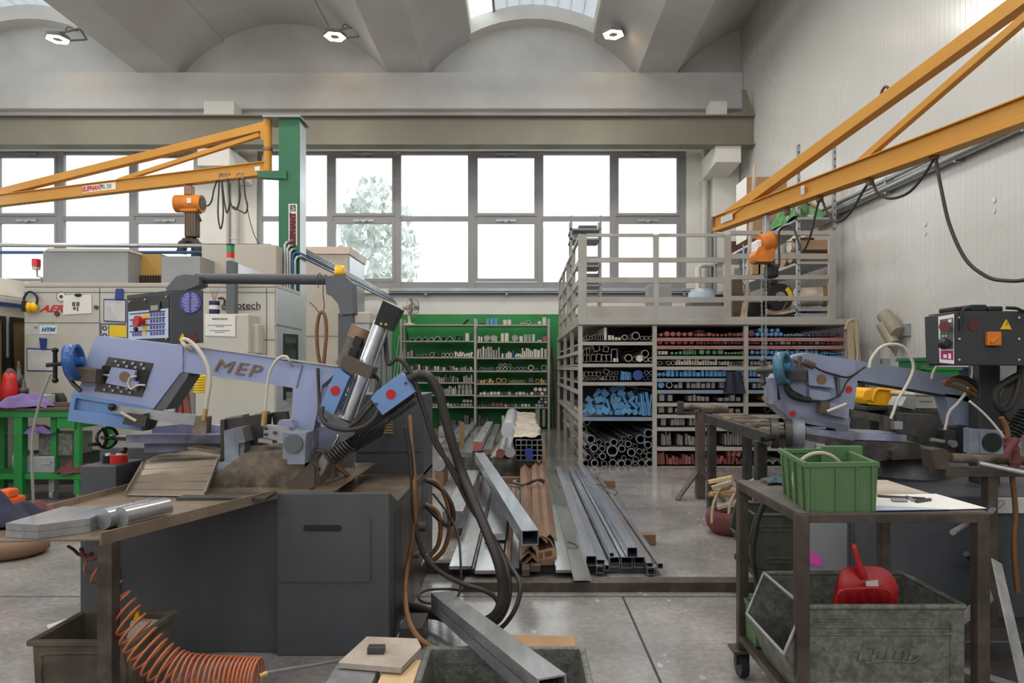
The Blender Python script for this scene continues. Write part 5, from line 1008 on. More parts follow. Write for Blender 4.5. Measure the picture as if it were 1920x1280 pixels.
# railing: front and side
for px, w_ in ((1092, 16), (1230, 10), (1363, 11)): M().box(q(px-w_/2, 0).x, q(px+w_/2, 0).x, YP-.03, YP+.03, zd, q(0, 440).z).build('railing_post', 'rack', MZ, .003)
for y0, y1 in ((438, 444), (483, 492), (520, 530), (557, 567)):
    for a, b in ((1100, 1225), (1235, 1358)): M().box(q(a, 0).x, q(b, 0).x, YP-.02, YP+.02, q(0, y1).z, q(0, y0).z).build('rail', 'rack', MZ)
for a, b in ((1100, 1228), (1231, 1361)): M().box(q(a, 0).x, q(b, 0).x, YP-.035, YP-.02, q(0, 604).z, q(0, 574).z).build('kick_plate', 'rack', MZ, .002)
for k, y in enumerate((9.82, 11.1, 12.4, 13.7, 15.0)):
    if k: M().box(xl-.03, xl+.03, y-.03, y+.03, zd, q(0, 440).z).build('railing_post', 'rack', MZ)
for y0, y1 in ((438, 444), (483, 492), (520, 530), (557, 567), (590, 598)): M().box(xl-.02, xl+.02, YP, 15.0, q(0, y1).z, q(0, y0).z).build('rail', 'rack', MZ)
gt = M().frame([(q(1368, 0).x, YP-.03, q(0, 604).z), (q(1565, 0).x, YP-.03, q(0, 604).z), (q(1565, 0).x, YP-.03, q(0, 433).z), (q(1368, 0).x, YP-.03, q(0, 433).z)], [(q(1370, 0).x, YP-.03, q(0, 594).z), (q(1553, 0).x, YP-.03, q(0, 594).z), (q(1553, 0).x, YP-.03, q(0, 441).z), (q(1370, 0).x, YP-.03, q(0, 441).z)], (0, .05, 0))
for y0, y1 in ((476, 486), (516, 524), (555, 564)): gt.box(q(1370, 0).x, q(1553, 0).x, YP-.028, YP+.01, q(0, y1).z, q(0, y0).z)
gt.build('gate', 'rack', MZ, .003)
# ---- stock in the bar rack
WB_ = "%s from left on the %s shelf down, mezzanine rack's pipe bay"
W1 = "%s from left on the %s shelf down, mezzanine rack's middle bay"; W2 = "%s from left on the %s shelf down, mezzanine rack's wall bay"
row(637.5, YP, W_(WB_, 0), [(1095, 1116, 'sqt', 4, 5, 9, G, 1.2, .7), (1117, 1130, 'sqt', 3, 9, 14, G, 1.2), (1131, 1139, 'blk', 1, 23, 24, PZ, 1), (1140, 1164, 'blk', 4, 3, 10, PZ, 1), (1166, 1177, 'tube', 1, 10, 10, PZ, 1.2), (1178, 1186, 'tube', 2, 4, 8, G, 1.2), (1184, 1200, 'tube', 1, 16, 16, G, 1.5), (1200, 1224, 'tube', 3, 7, 11, G, 1.5)], 21)
row(678.5, YP, W_(WB_, 1), [(1094, 1106, 'sqt', 2, 10, 13, G, 1.5), (1094, 1106, 'sqt', 2, 9, 11, G, 1.5, 0, 14), (1108, 1128, 'sqt', 2, 13, 15, G, 1.5, .6), (1112, 1124, 'sqt', 1, 13, 14, G, 1.5, .7, 18), (1128, 1146, 'sqt', 2, 12, 14, G, 1.5, .3), (1130, 1142, 'sqt', 1, 10, 11, G, 1.5, .2, 18), (1146, 1158, 'sqt', 1, 24, 25, G, 1.5), (1150, 1160, 'blk', 2, 6, 7, PZ), (1171, 1186, 'tube', 1, 15, 15, G, 1.5), (1186, 1193, 'sqt', 1, 8, 9, G, 1.2, .6), (1193, 1206, 'bar', 1, 12, 13, ['fan_cream'], 1.2), (1202, 1217, 'tube', 1, 15, 15, G, 1.5, 0, 8), (1207, 1224, 'tube', 2, 7, 11, PZ, 1.5)], 22)
row(713, YP, W_(WB_, 2), [(1094, 1130, 'tube', 6, 4, 6, G, 1.5), (1096, 1126, 'sqt', 4, 6, 9, G, 1.5, .6, 7), (1130, 1158, 'sqt', 4, 6, 9, G, 1.5, .3), (1132, 1160, 'sqt', 3, 6, 9, G, 1.5, .7, 10), (1127, 1133, 'tube', 1, 6, 6, PZ, 1.5), (1164, 1184, 'flat', 6, 12, 18, ['blue_steel'], .8, .08), (1186, 1206, 'bar', 1, 19, 20, ['blue_deep'], 1), (1206, 1224, 'tube', 2, 9, 10, ['blue_deep', 'grey_steel'], 1.2), (1208, 1224, 'tube', 2, 6, 9, G, 1.5, 0, 10)], 23)
# heap of blue offcuts
r = random.Random(5); n = 0
for lay, (y0, cnt, xa, xb) in enumerate(((778, 11, 1096, 1220), (768, 10, 1100, 1218), (757, 8, 1102, 1200), (746, 5, 1112, 1190), (737, 2, 1140, 1170))):
    for i in range(cnt):
        px = xa+(xb-xa)*(i+.5)/cnt+r.uniform(-3, 3); kd = r.choice(['blk', 'blk', 'flat', 'blk', 'bar'])
        item(kd, px, y0, r.uniform(8, 15) if kd != 'flat' else r.uniform(4, 6), r.uniform(8, 13) if kd != 'flat' else r.uniform(14, 20), 'blue_steel', YP+.06+lay*.05+r.uniform(0, .06), .22, "%s from left in the "+('bottom', 'second', 'third', 'fourth', 'top')[lay]+" layer of the blue offcut heap", ORD[i], r.uniform(-.9, .9))
row(780, YP, "%s from left of the strips leaning beside the heap", [(1203, 1224, 'flat', 7, 26, 48, ['blue_steel'], .4, .16)], 24)
# big pipes on the floor of the pipe bay
pl = [(1108, 823, 17), (1123, 829, 11), (1139, 833, 10), (1151, 829, 14), (1164, 829, 8), (1170, 822, 8), (1182, 819, 8), (1178, 832, 13), (1201, 823, 18), (1216, 812, 17), (1101, 837, 9), (1114, 840, 15), (1129, 841, 12), (1148, 845, 22), (1166, 841, 14), (1191, 836, 9), (1184, 848, 16), (1199, 846, 11), (1211, 846, 8), (1103, 857, 11), (1117, 854, 10), (1130, 855, 13), (1148, 856, 10), (1170, 858, 9), (1192, 861, 12), (1206, 855, 12), (1218, 854, 13), (1115, 868, 14), (1133, 869, 11), (1149, 868, 15), (1165, 869, 14), (1178, 867, 14), (1203, 868, 14), (1218, 868, 14), (1098, 868, 12), (1215, 834, 14), (1191, 868, 9)]
for i, (px, py, d) in enumerate(sorted(pl, key=lambda t: (t[1]//13, t[0]))):
    rw = [t for t in pl if t[1]//13 == py//13]; rw.sort(); k = rw.index((px, py, d)); nr = sorted({t[1]//13 for t in pl}).index(py//13)
    o = item('tube', px, py+d/2, d, d, 'mill_steel' if d > 12 else 'grey_steel', YP+.02+.05*((i*7) % 3), 3.2, "%s from left, "+ORD[nr]+" layer down of the big pipe stack", ORD[k], dx=0)
for i, (py, z) in enumerate(((672, 0), (700, 0), (722, 0))):
    pass
RD, RDK, BL, GR = ['red_steel'], ['red_steel', 'red_dark'], ['blue_steel'], ['green_steel']
row(630.5, YP, W_(W1, 0), [(1234, 1300, 'bar', 6, 6, 10, RD, 1.5), (1302, 1325, 'bar', 4, 5, 8, RDK, 1.5), (1308, 1322, 'tube', 2, 5, 6, RDK, 1.5, 0, 6), (1326, 1396, 'bar', 9, 4, 8, RDK, 1.5)], 31)
row(645.5, YP, W_(W1, 1), [(1232, 1303, 'bar', 6, 8, 11, RD, 1.5), (1305, 1396, 'bar', 14, 4, 7, ['red_dark', 'plum_steel', 'red_steel'], 1.5)], 32)
row(664.5, YP, W_(W1, 2), [(1233, 1252, 'blk', 3, 5, 8, PZ), (1256, 1280, 'bar', 3, 4, 6, ['green_steel', 'grey_steel'], 1), (1281, 1306, 'blk', 5, 7, 11, GR), (1310, 1357, 'bar', 4, 8, 11, GR, 1.2), (1358, 1394, 'bar', 6, 3, 6, ['grey_steel', 'green_steel'], 1)], 33)
row(684.5, YP, W_(W1, 3), [(1233, 1266, 'tube', 4, 6, 9, ['pale_steel', 'plum_steel'], 1), (1267, 1345, 'flat', 16, 6, 14, PZ, .8, .12), (1346, 1396, 'blk', 9, 5, 9, MX)], 34)
row(706, YP, W_(W1, 4), [(1232, 1248, 'bar', 2, 8, 11, BL, 1), (1249, 1394, 'blk', 18, 8, 14, BL, .5, .05)], 35)
row(728, YP, W_(W1, 5), [(1233, 1246, 'bar', 1, 12, 12, BL, 1), (1248, 1262, 'tube', 1, 12, 12, PZ, 1), (1263, 1280, 'blk', 2, 6, 12, G), (1286, 1342, 'blk', 6, 8, 12, G), (1348, 1394, 'blk', 4, 8, 13, G)], 36)
row(752, YP, W_(W1, 6), [(1234, 1248, 'blk', 1, 12, 13, G), (1250, 1263, 'blk', 1, 11, 12, G), (1290, 1330, 'blk', 5, 8, 12, G), (1346, 1390, 'blk', 4, 6, 12, G)], 37)
row(774, YP, W_(W1, 7), [(1233, 1247, 'blk', 1, 13, 14, G), (1252, 1262, 'blk', 1, 10, 11, G), (1265, 1272, 'blk', 1, 7, 8, G), (1300, 1390, 'blk', 7, 5, 10, G)], 38)
row(798, YP, W_(W1, 8), [(1238, 1250, 'blk', 1, 14, 15, G), (1258, 1284, 'flat', 5, 11, 14, G, .4, .06), (1292, 1306, 'blk', 2, 13, 15, G), (1318, 1390, 'blk', 7, 8, 14, G)], 39)
row(835, YP, W_(W1, 9), [(1240, 1258, 'flat', 5, 17, 26, G, .4, .06), (1270, 1280, 'flat', 3, 18, 22, G, .4, .06), (1284, 1308, 'flat', 4, 12, 22, G, .4, .1), (1322, 1332, 'flat', 3, 16, 20, G), (1358, 1396, 'flat', 8, 16, 26, G, .4, .04)], 40)
row(871.5, YP, W_(W1, 10), [(1232, 1246, 'flat', 4, 18, 26, RD, .4, .06), (1248, 1332, 'blk', 14, 10, 20, RDK, .4, .1), (1340, 1394, 'blk', 7, 10, 16, RDK, .4, .4), (1362, 1390, 'blk', 3, 10, 13, RD, .4, .5, 14)], 41)
row(630.5, YP, W_(W2, 0), [(1402, 1416, 'bar', 1, 11, 12, ['plum_steel'], 1.5), (1416, 1468, 'bar', 6, 7, 10, BL, 1.5), (1420, 1464, 'bar', 4, 6, 8, BL, 1.5, 0, 8), (1469, 1520, 'bar', 9, 4, 6, ['blue_deep', 'grey_steel', 'blue_steel'], 1.5), (1522, 1580, 'blk', 10, 3, 7, ['plum_steel'], 1.5)], 42)
row(645.5, YP, W_(W2, 1), [(1402, 1425, 'bar', 4, 4, 6, RDK, 1.5), (1430, 1580, 'blk', 14, 3, 6, ['plum_steel', 'red_dark', 'grey_steel'], 1.5)], 43)
row(664.5, YP, W_(W2, 2), [(1406, 1470, 'bar', 7, 7, 10, BL, 1.5), (1414, 1466, 'bar', 5, 6, 8, BL, 1.5, 0, 8), (1472, 1535, 'bar', 7, 6, 10, BL, 1.5), (1490, 1520, 'bar', 2, 6, 8, BL, 1.5, 0, 8), (1538, 1582, 'bar', 8, 3, 6, BL, 1.5)], 44)
row(684.5, YP, W_(W2, 3), [(1406, 1460, 'bar', 8, 5, 8, MX, 1.2)], 45)
row(706, YP, W_(W2, 4), [(1404, 1418, 'blk', 2, 8, 12, BL), (1420, 1450, 'blk', 5, 6, 10, MX)], 46)
row(728, YP, W_(W2, 5), [(1410, 1446, 'blk', 4, 8, 11, G)], 47)
row(752, YP, W_(W2, 6), [(1428, 1440, 'bar', 1, 11, 12, ['brass'], 1)], 48)
row(774, YP, W_(W2, 7), [(1432, 1475, 'tube', 3, 11, 13, ['dark_steel'], 1.5)], 49)
row(835, YP, W_(W2, 9), [(1405, 1440, 'flat', 4, 12, 20, G), (1500, 1560, 'blk', 5, 10, 18, G)], 50)
row(871.5, YP, W_(W2, 10), [(1420, 1480, 'ang', 4, 8, 12, ['pale_steel'], 1, 1)], 51)
# side stock seen between the side posts
for i, z in enumerate((.25, .36, .47, .58, .69)): solo(M().pipe((xl+.12+.05*(i % 2), 10.6, z), (xl+.12+.05*(i % 2), 15.2, z), .05, .04), 'long_pipe', 'pale_steel', 'long pale pipe behind the mezzanine side posts, %s from bottom' % ORD[i], 'pipe', 'long pipes at the rack side')
# strap hung at the right end
sp = thing('lifting_strap', 'beige lifting strap folded over the wall end of the mezzanine rack', 'strap', q(1592, 600))
for dx, z1, w_ in ((0, 690, 12), (9, 680, 7)):
    a, b = q(1588+dx, 602), q(1592+dx*1.5, z1); M().beam(a+V((0, -.08, 0)), b+V((0, -.08, 0)), w_*YP/F, .02, up=(0, 1, 0)).build('strap_leg', 'strap', sp)
M().tube([q(1580, 618)+V((0, -.08, 0)), q(1585, 604)+V((0, -.08, 0)), q(1594, 600)+V((0, -.08, 0)), q(1601, 606)+V((0, -.08, 0)), q(1603, 640)+V((0, -.08, 0)), q(1602, 690)+V((0, -.08, 0))], .022).build('strap_loop', 'strap', sp)
# ---- on the deck: shelving along the ribbed wall
XS0, XS1 = 4.36, 4.93
DS = thing('slotted_shelving', 'tall slotted galvanised shelving along the ribbed wall on the mezzanine', 'shelving', (4.6, 13, zd), 'slotted shelving on the deck')
zt2 = 4.95
for y in (10.8, 13.4, 15.4):
    for x in (XS0, XS1):
        u_ = M().ang((x, y, zd), (x, y, zt2 if y < 15 else 4.6), .05, .004, rot=0, up=(0, 1, 0)).build('slotted_post', 'galv', DS)
        if y < 13:
            ho = M()
            for k in range(26): ho.box(x+.016, x+.034, y-.002, y+.002, zd+.1+k*.11, zd+.13+k*.11)
            ho.build('slots', 'black', u_)['kind'] = 'stuff'
for z in (2.36, 3.1, 3.8): M().box(XS0, XS1, 10.75, 15.45, z-.04, z).build('shelf', 'galv', DS)
def crate(x0, x1, y0, y1, z0, z1, name, m, label, cat_, group=None, bevel=.01): return solo(M().box(x0, x1, y0, y1, z0, z1), name, m, label, cat_, group, bevel)
def crt(a, b, t_, bt, y, d, name, m, label, cat_, z=None, **k):
    z0 = at(0, bt, y).z if z is None else z
    return crate(at(a, 0, y).x, at(b, 0, y).x, y, y+d, z0, at(0, t_, y).z, name, m, label, cat_, **k)
t = thing('cardboard_box', 'large brown cardboard box on the top deck shelf, behind the yellow boom tip', 'box', (4.4, 12.7, 3.8), 'cardboard boxes on the deck'); M().box(at(1400, 0, 12.6).x, 4.9, 12.6, 13.2, 3.8, at(0, 331, 12.6).z).build('carton', 'cardboard', t, .01); M().box(at(1400, 0, 12.6).x-.004, at(1400, 0, 12.6).x, 12.6, 13.2, 3.8, at(0, 331, 12.6).z).build('flap_side', 'paper', t)
rag('green_netting', 'green_net', (4.62, 11.5, 3.8), .55, 1.3, .38, 'crumpled green netting on the top deck shelf against the ribbed wall', 21, 'netting')
for i, (a, b, top, l, m) in enumerate(((1393, 1408, 489, 'small tan carton', 'cardboard'), (1404, 1417, 486, 'middle tan carton', 'wood_pale'), (1417, 1428, 488, 'end tan carton', 'cardboard'))):
    crate(at(a, 0, 12.2).x+.17, at(b, 0, 12.2).x+.17, 12.2, 12.5, 3.1, 3.1+.36, 'small_carton', m, l+' on the middle deck shelf beside the orange hoist', 'box', 'cartons on the middle shelf', .004)
for i, (y, z, rr, m, l) in enumerate(((10.95, 3.1, .09, 'kraft', 'lower brown paper roll on the middle deck shelf near the slotted post'), (11.0, 3.28, .085, 'wrap', 'upper wrapped paper roll on the middle deck shelf'), (11.25, 3.1, .1, 'kraft', 'rear brown paper roll on the middle deck shelf'))):
    solo(M().cyl((XS0-.05, y, z+rr), (XS1+.02, y+.05, z+rr), rr, n=18), 'paper_roll', m, l, 'roll', 'paper rolls on the deck shelving')
crate(4.42, 4.9, 10.85, 10.95, 3.3, 3.46, 'taped_carton', 'kraft', 'brown taped carton on the paper rolls at the front deck post', 'box')
t = thing('fibre_drum', 'cream fibre drum lying on its side on the lower deck shelf', 'drum', (4.65, 10.9, 2.36)); M().pipe((4.42, 10.95, 2.56), (4.78, 10.85, 2.56), .15, .14, n=24).cyl((4.4, 10.95, 2.56), (4.44, 10.95, 2.56), .15, n=24).build('drum', 'wrap', t); M().pipe((4.78, 10.85, 2.56), (4.84, 10.83, 2.56), .165, .14, n=24).build('rim', 'olive_tape', t)
crate(4.4, 4.88, 10.85, 11.6, 2.07, 2.3, 'pale_panel_stack', 'pale_metal', 'stack of pale panels on the deck under the lowest shelf', 'panels')
for i, (y, zz, hh, m, l) in enumerate(((11.9, 3.8, .22, 'dark_steel', 'dark tool case on the top shelf'), (12.3, 2.36, .34, 'cardboard', 'brown carton on the lower shelf behind the white bag'), (13.1, 3.1, .3, 'paper', 'pale package on the middle shelf near the middle post'), (13.8, 2.36, .3, 'kraft', 'brown package on the lower shelf near the middle post'), (14.2, 3.1, .4, 'machine_grey', 'grey case on the middle shelf near the far end'), (14.4, 3.8, .3, 'maroon', 'dark red case on the top shelf near the far end'))):
    crate(4.42, 4.86, y, y+.4, zz, zz+hh, 'shelf_box', m, l+' of the slotted shelving', 'box', 'boxes on the slotted shelving')
t = thing('cable_reel', 'black reel with curved yellow label standing on the mezzanine deck', 'reel', at(1462, 604, 10.25)); c = at(1463, 556, 10.2)
M().cyl(c+V((0, .0, 0)), c+V((0, .22, 0)), .2, n=32).build('flange', 'black', t, .008); M().cyl(c-V((0, .02, 0)), c, .075, n=20).build('hub', 'machine_grey', t)
ar = []
for k in range(9): a = -.35+1.3*k/8; ar.append((c.x+.185*math.cos(a), c.y-.004, c.z+.185*math.sin(a)))
for k in range(8, -1, -1): a = -.35+1.3*k/8; ar.append((c.x+.12*math.cos(a), c.y-.004, c.z+.12*math.sin(a)))
M().prism(ar, (0, .004, 0)).build('curved_label', 'yellow', t); a = at(1450, 530, 10.2); M().cyl((a.x, 10.3, c.z+.1), (a.x, 10.3, at(0, 494, 10.2).z), .1, n=20).build('neck', 'black_gloss', t, .01); M().box(c.x-.28, c.x+.2, 10.15, 10.45, zd, zd+.14).build('foot', 'black', t, .01); M().beam(at(1468, 580, 10.18), at(1475, 566, 10.18), .03, .004).build('paper_tag', 'cardboard', t)
crt(1402, 1436, 566, 604, 10.5, .35, 'black_case', 'black', 'black case on the deck beside the black reel', 'case', z=zd)
solo(M().beam((at(1384, 0, 10.1).x, 10.1, zd), (at(1386, 0, 10.1).x, 10.25, at(0, 524, 10.1).z), .16, .14), 'timber_post', 'brown_dark', 'thick brown timber post standing behind the mezzanine gate', 'post', bevel=.006)
solo(M().beam((at(1396, 0, 10.0).x, 10.0, zd), (at(1424, 0, 10.3).x, 10.5, at(0, 305, 10.4).z), .09, .03, up=(1, 0, 0)), 'leaning_board', 'foam', 'long pale board leaning up behind the boom tip', 'board')
solo(M().beam((at(1390, 0, 10.05).x, 9.98, zd), (at(1407, 0, 10.05).x, 10.2, at(0, 540, 10.1).z), .09, .025, up=(0, 1, 0)), 'leaning_board', 'wood_pale', 'short pale board leaning beside the timber post', 'board')
# rear shelving at the deck's open corner
R2 = thing('slotted_shelving', 'narrow dark slotted shelving standing at the open corner of the deck before the window', 'shelving', (1.2, 13, zd), 'slotted shelving on the deck')
for px, y in ((1069, 12.6), (1124, 12.6), (1067, 13.2), (1121, 13.2)):
    x = at(px, 0, y).x; M().ang((x, y, zd), (x, y, at(0, 404, 12.6).z), .04, .004, up=(0, 1, 0)).build('slotted_post', 'alu_frame', R2)
for y in (428, 446, 497, 533): z = at(0, y, 12.6).z; M().box(at(1069, 0, 12.6).x, at(1126, 0, 12.6).x, 12.6, 13.25, z-.03, z).build('shelf', 'alu_frame', R2)
for i, (y, a, b, hh, m, l) in enumerate(((428, 1085, 1120, 8, 'dark_steel', 'flat dark tray on its top shelf'), (446, 1075, 1100, 10, 'green_steel', 'green tray on its second shelf'), (497, 1100, 1122, 18, 'dark_steel', 'dark box on its third shelf'), (533, 1095, 1122, 22, 'dark_steel', 'dark box on its lowest shelf'))):
    z = at(0, y, 12.6).z; crate(at(a, 0, 12.7).x, at(b, 0, 12.7).x, 12.7, 13.0, z, z+hh*.0098, 'storage_tray', m, 'narrow slotted shelving: '+l, 'tray', 'trays on the narrow shelving', .004)
# small things along the deck
for i, (a, b, t_, m, l) in enumerate(((1165, 1200, 592, 'wood_pale', 'low wooden box'), (1236, 1290, 592, 'paper', 'flat white sheet pack'), (1296, 1355, 578, 'grey_box', 'long grey box'))): crt(a, b, t_-14, 604, 11.0, .4, 'deck_box', m, l+' on the mezzanine deck behind the kick plate', 'box', z=zd)
t = thing('round_table_base', 'round pale blue machine table with grey block on the deck by the gate', 'machine part', at(1315, 560, 11.2)); c = at(1316, 562, 11.3); M().cyl((c.x, c.y, zd), (c.x, c.y, c.z), .12, n=20).build('column', 'machine_grey', t); M().cyl(c, c+V((0, 0, .12)), .22, n=32).build('disc', 'pale_blue', t, .01); M().cyl(c+V((0, 0, .12)), c+V((0, 0, .17)), .19, n=32).build('upper_disc', 'pale_metal', t, .01); M().box(c.x+.15, c.x+.42, c.y-.1, c.y+.15, zd, c.z+.08).build('block', 'black', t, .01)
crt(1215, 1260, 534, 604, 12.4, .3, 'pale_stand', 'machine_grey', 'low grey frame stand on the deck behind the railing', 'stand', z=zd)

# extra clutter seen on the rack and deck
drape('black_cloth', 'navy_cloth', q(1352, 0).x, q(1396, 0).x, YP-.09, q(0, 736).z, q(0, 697).z, 'black cloth hung over the front of the blue shelf in the middle bay')
rag('wrapped_parcel', 'wrap', (4.5, 10.98, 3.47), .3, .36, .12, 'crumpled wrapped parcel on the brown taped carton by the front deck post', 61, 'parcel')
rag('wrapped_parcel', 'kraft', (4.62, 11.7, 3.1), .4, .4, .22, 'crumpled brown paper parcel behind the paper rolls on the middle shelf', 62, 'parcel')
rag('plastic_wrapping', 'paper_grey', (4.6, 13.2, 3.4), .4, .5, .2, 'pale plastic wrapping over the package near the middle shelf post', 63, 'wrapping')
for i, (y, zz, m, l) in enumerate(((11.0, 3.83, 'brass', 'yellow'), (11.35, 3.87, 'leaf', 'pale'), (12.0, 3.9, 'bench_green', 'green'))): solo(M().tube([V((4.42, y, zz)), V((4.6, y+.15, zz+.3)), V((4.8, y+.1, zz+.18)), V((4.85, y+.5, zz+.05))], .025, n=6), 'netting_strip', m, l+' strip lying over the green netting on the top deck shelf', 'strip', 'strips over the netting')
for i, (y, w_) in enumerate(((10.9, .16), (10.9, .34), (11.05, .25))): solo(M().box(4.42+.16*i, 4.56+.16*i, y, y+.3, 3.805, 3.83+.04*i), 'paper_stack', ('maroon', 'paper_grey', 'brown_dark')[i], ('dark red', 'pale grey', 'dark brown')[i]+' flat stack at the front of the top deck shelf', 'stack', 'flat stacks on the top shelf', .004)
xq = at(1333, 0, 16.3).x
solo(M().tube([V((xq, 16.2, 2.3)), V((xq, 16.2, at(0, 408, 16.2).z)), V((xq+.45, 16.2, at(0, 408, 16.2).z))], .03, sub=0), 'grey_conduit', 'grey_box', 'dark grey conduit turning a corner on the right wall pier above the deck', 'conduit')
solo(M().tube([V((at(1308, 0, 16.1).x, 16.05, at(0, 560, 16.1).z)), V((at(1308, 0, 16.1).x, 16.05, at(0, 502, 16.1).z)), V((at(1316, 0, 16.1).x, 16.05, at(0, 497, 16.1).z)), V((at(1352, 0, 16.1).x, 16.05, at(0, 495, 16.1).z))], .07, sub=0, n=12), 'bent_pipe', 'pvc', 'fat white elbow pipe in front of the downpipe over the deck', 'pipe')
struct(M().box(at(384, 0, 15.6).x, at(440, 0, 15.6).x, 15.55, 16.0, 7.06, 7.5).box(at(1332, 0, 15.6).x, at(1362, 0, 15.6).x, 15.55, 16.0, 7.06, 7.5), 'trim_4', 'plaster')
# ---------------------------------------------------------------- bar stock lying on the floor
def flx(px, py, z): return fl(px, py, z)
def stockbar(kind, f0, f1, ytop, zt, h, yb, name, m, label, cat_, group, t=.005, back=None, lift=0, bev=.0015):
    """front face between pixel columns f0,f1 with its top edge at ytop and height zt; runs back to depth yb"""
    a = fl(f0, ytop, zt); b = fl(f1, ytop, zt); y = a.y; w_ = b.x-a.x; cx = (a.x+b.x)/2
    p = V((cx, y, zt-h/2)); e = V((cx if back is None else back, yb, zt-h/2+lift))
    k = M()
    if kind == 'flat': k.beam(p, e, w_, h)
    elif kind == 'sq': k.hollow(p, e, w_, h, t)
    elif kind == 'rod': k.cyl(p, e, h/2, n=20)
    elif kind == 'pipe': k.pipe(p, e, h/2, h/2-t, n=20)
    return solo(k, name, m, label, cat_, group, bev if kind in ('flat',) else 0)
# sleepers
for i, y in enumerate((4.72, 6.2, 8.4)):
    solo(M().box(-.72, .93, y, y+.09, 0, .075), 'wood_sleeper', 'wood_red' if i else 'steel_dark', '%s sleeper under the bar stock, counted from the floor channel' % ORD[i], 'sleeper', 'sleepers under the bar stock', .004)
for i, (px, py) in enumerate(((1216, 1022), (1144, 915))): a = fl(px, py, 0); solo(M().box(a.x-.06, a.x+.06, a.y, a.y+.1, 0, .085), 'wood_block', 'wood_red', ('wooden block at the near outer edge of the square tubes', 'wooden block at the outer edge of the square tubes, further back')[i], 'block', 'wood blocks', .004)
GP = 'flat plates lying on the floor sleepers'
for f0, f1, yt, zt, h, yb, l in ((842, 884, 1061, .1, .022, 8.6, 'outermost flat plate, nearest the saw hoses'), (890, 941, 1069, .1, .025, 7.6, 'second flat plate from the saw, carrying a shorter plate'), (957, 973, 1060, .1, .02, 7.4, 'narrow flat plate beside the rusty rods'), (1042, 1073, 1068, .1, .02, 8.8, 'bright flat plate on the rusty angles\' outer side'), (1075, 1109, 1083, .1, .018, 8.8, 'bright flat plate beside the square tubes')):
    stockbar('flat', f0, f1, yt, zt, h, yb, 'flat_plate', 'plate_steel', l, 'plate', GP)
stockbar('flat', 908, 948, 1000, .165, .05, 6.9, 'flat_plate', 'plate_steel', 'shorter thick plate lying on top of the second plate', 'plate', GP)
stockbar('flat', 884.5, 889, 1066, .1, .03, 8.4, 'flat_strip', 'steel_dark', 'thin dark strip between the two outermost plates', 'strip', None)
stockbar('flat', 830, 868, 958, .24, .14, 7.9, 'steel_billet', 'steel', 'thick square billet behind the saw hoses, topmost near the cabinet', 'billet', None, bev=.004)
for i, (f0, f1, zz, m) in enumerate(((862, 868, .25, 'steel'), (869, 874, .25, 'steel_dark'), (876, 884, .25, 'steel'))): stockbar('flat', f0, f1, 946, .125+.0*i, .04, 8.2, 'flat_strip', m, '%s narrow strip beside the thick square billet' % ORD[i], 'strip', 'narrow strips by the billet')
for i, (px, m) in enumerate(((948, 'rust'), (953, 'wood_red'))): a = fl(px, 1062, .1); solo(M().cyl((a.x, a.y, .1), (a.x+.02, 8.0, .1), .016), 'rusty_rod', m, '%s rusty rod between the plates and the big square tube' % ('left' if i == 0 else 'right'), 'rod', 'rusty rods', 0)
solo(M().cyl(fl(949, 1058, .1)-V((0, .02, 0)), fl(949, 1058, .1), .018), 'rod_cap', 'orange', 'small orange end cap on the rusty rod', 'cap')
# big square tube laid askew on top
a = at(994, 1008, 4.55); solo(M().hollow(a, V((at(899, 852, 8.3).x, 8.3, at(0, 856, 8.3).z)), .115, .1, .006), 'big_square_tube', 'mill_steel', 'big square tube lying askew on top of the plates, open end to the front', 'square tube', 'square tubes on the floor')
# rusty angle bars nested over flats
AG = 'nested rusty angle bars'
for i, (px, py, z) in enumerate(((995, 1022, .2), (991, 1034, .17), (998, 1044, .15))):
    f = fl(px, py, z); k = M().ang((f.x, f.y+.01*i, z), (f.x-.02+.035*i, 8.9, z), .088, .006, rot=-PI*.75); solo(k, 'angle_bar', 'rust', '%s of the nested rusty angle bars with a paper label' % ('top', 'middle', 'lowest')[i], 'angle bar', AG)
f = fl(1013, 1004, .225); solo(M().ang((f.x, f.y, .225), (f.x+.05, 8.9, .22), .075, .006, rot=-PI*.75), 'angle_bar', 'rust', 'middle rusty angle bar of the three ridges, beside the nested ones', 'angle bar', AG)
f = fl(1031, 1000, .225); solo(M().ang((f.x, f.y, .225), (f.x+.06, 8.9, .22), .075, .006, rot=-PI*.75), 'angle_bar', 'rust', 'outermost rusty angle bar next to the bright plates, ridge up', 'angle bar', AG)
for i, (f0, f1, yt, zt) in enumerate(((979, 993, 1068, .1), (994, 1013, 1060, .105), (1014, 1038, 1048, .12))): stockbar('flat', f0, f1, yt, zt, .04, 8.0, 'rusty_flat_bar', 'rust' if i == 2 else 'brown_dark', '%s rusty flat bar under the angle bars, from left' % ORD[i], 'flat bar', 'rusty flats under the angles')
t = thing('paper_label', 'printed paper tag tied on the front of the rusty angle bars', 'label', at(1022, 1040, 4.5)); M().prism(P(4.66, [(1004, 1034), (1040, 1026), (1043, 1044), (1010, 1052)]), (0, .003, 0)).build('tag', 'cardboard', t)
for k in range(3): M().beam(at(1010, 1038+4*k, 4.658), at(1018, 1036+4*k, 4.658), .003, .006, up=(0, 1, 0)).build('printed_line', 'text_black', t)
br_ = M()
for k in range(7): br_.beam(at(1022+2*k, 1034-.4*k, 4.658), at(1023+2*k, 1044-.4*k, 4.658), .003, .0035+.003*(k % 2), up=(0, 1, 0))
br_.build('barcode', 'text_black', t)['kind'] = 'stuff'
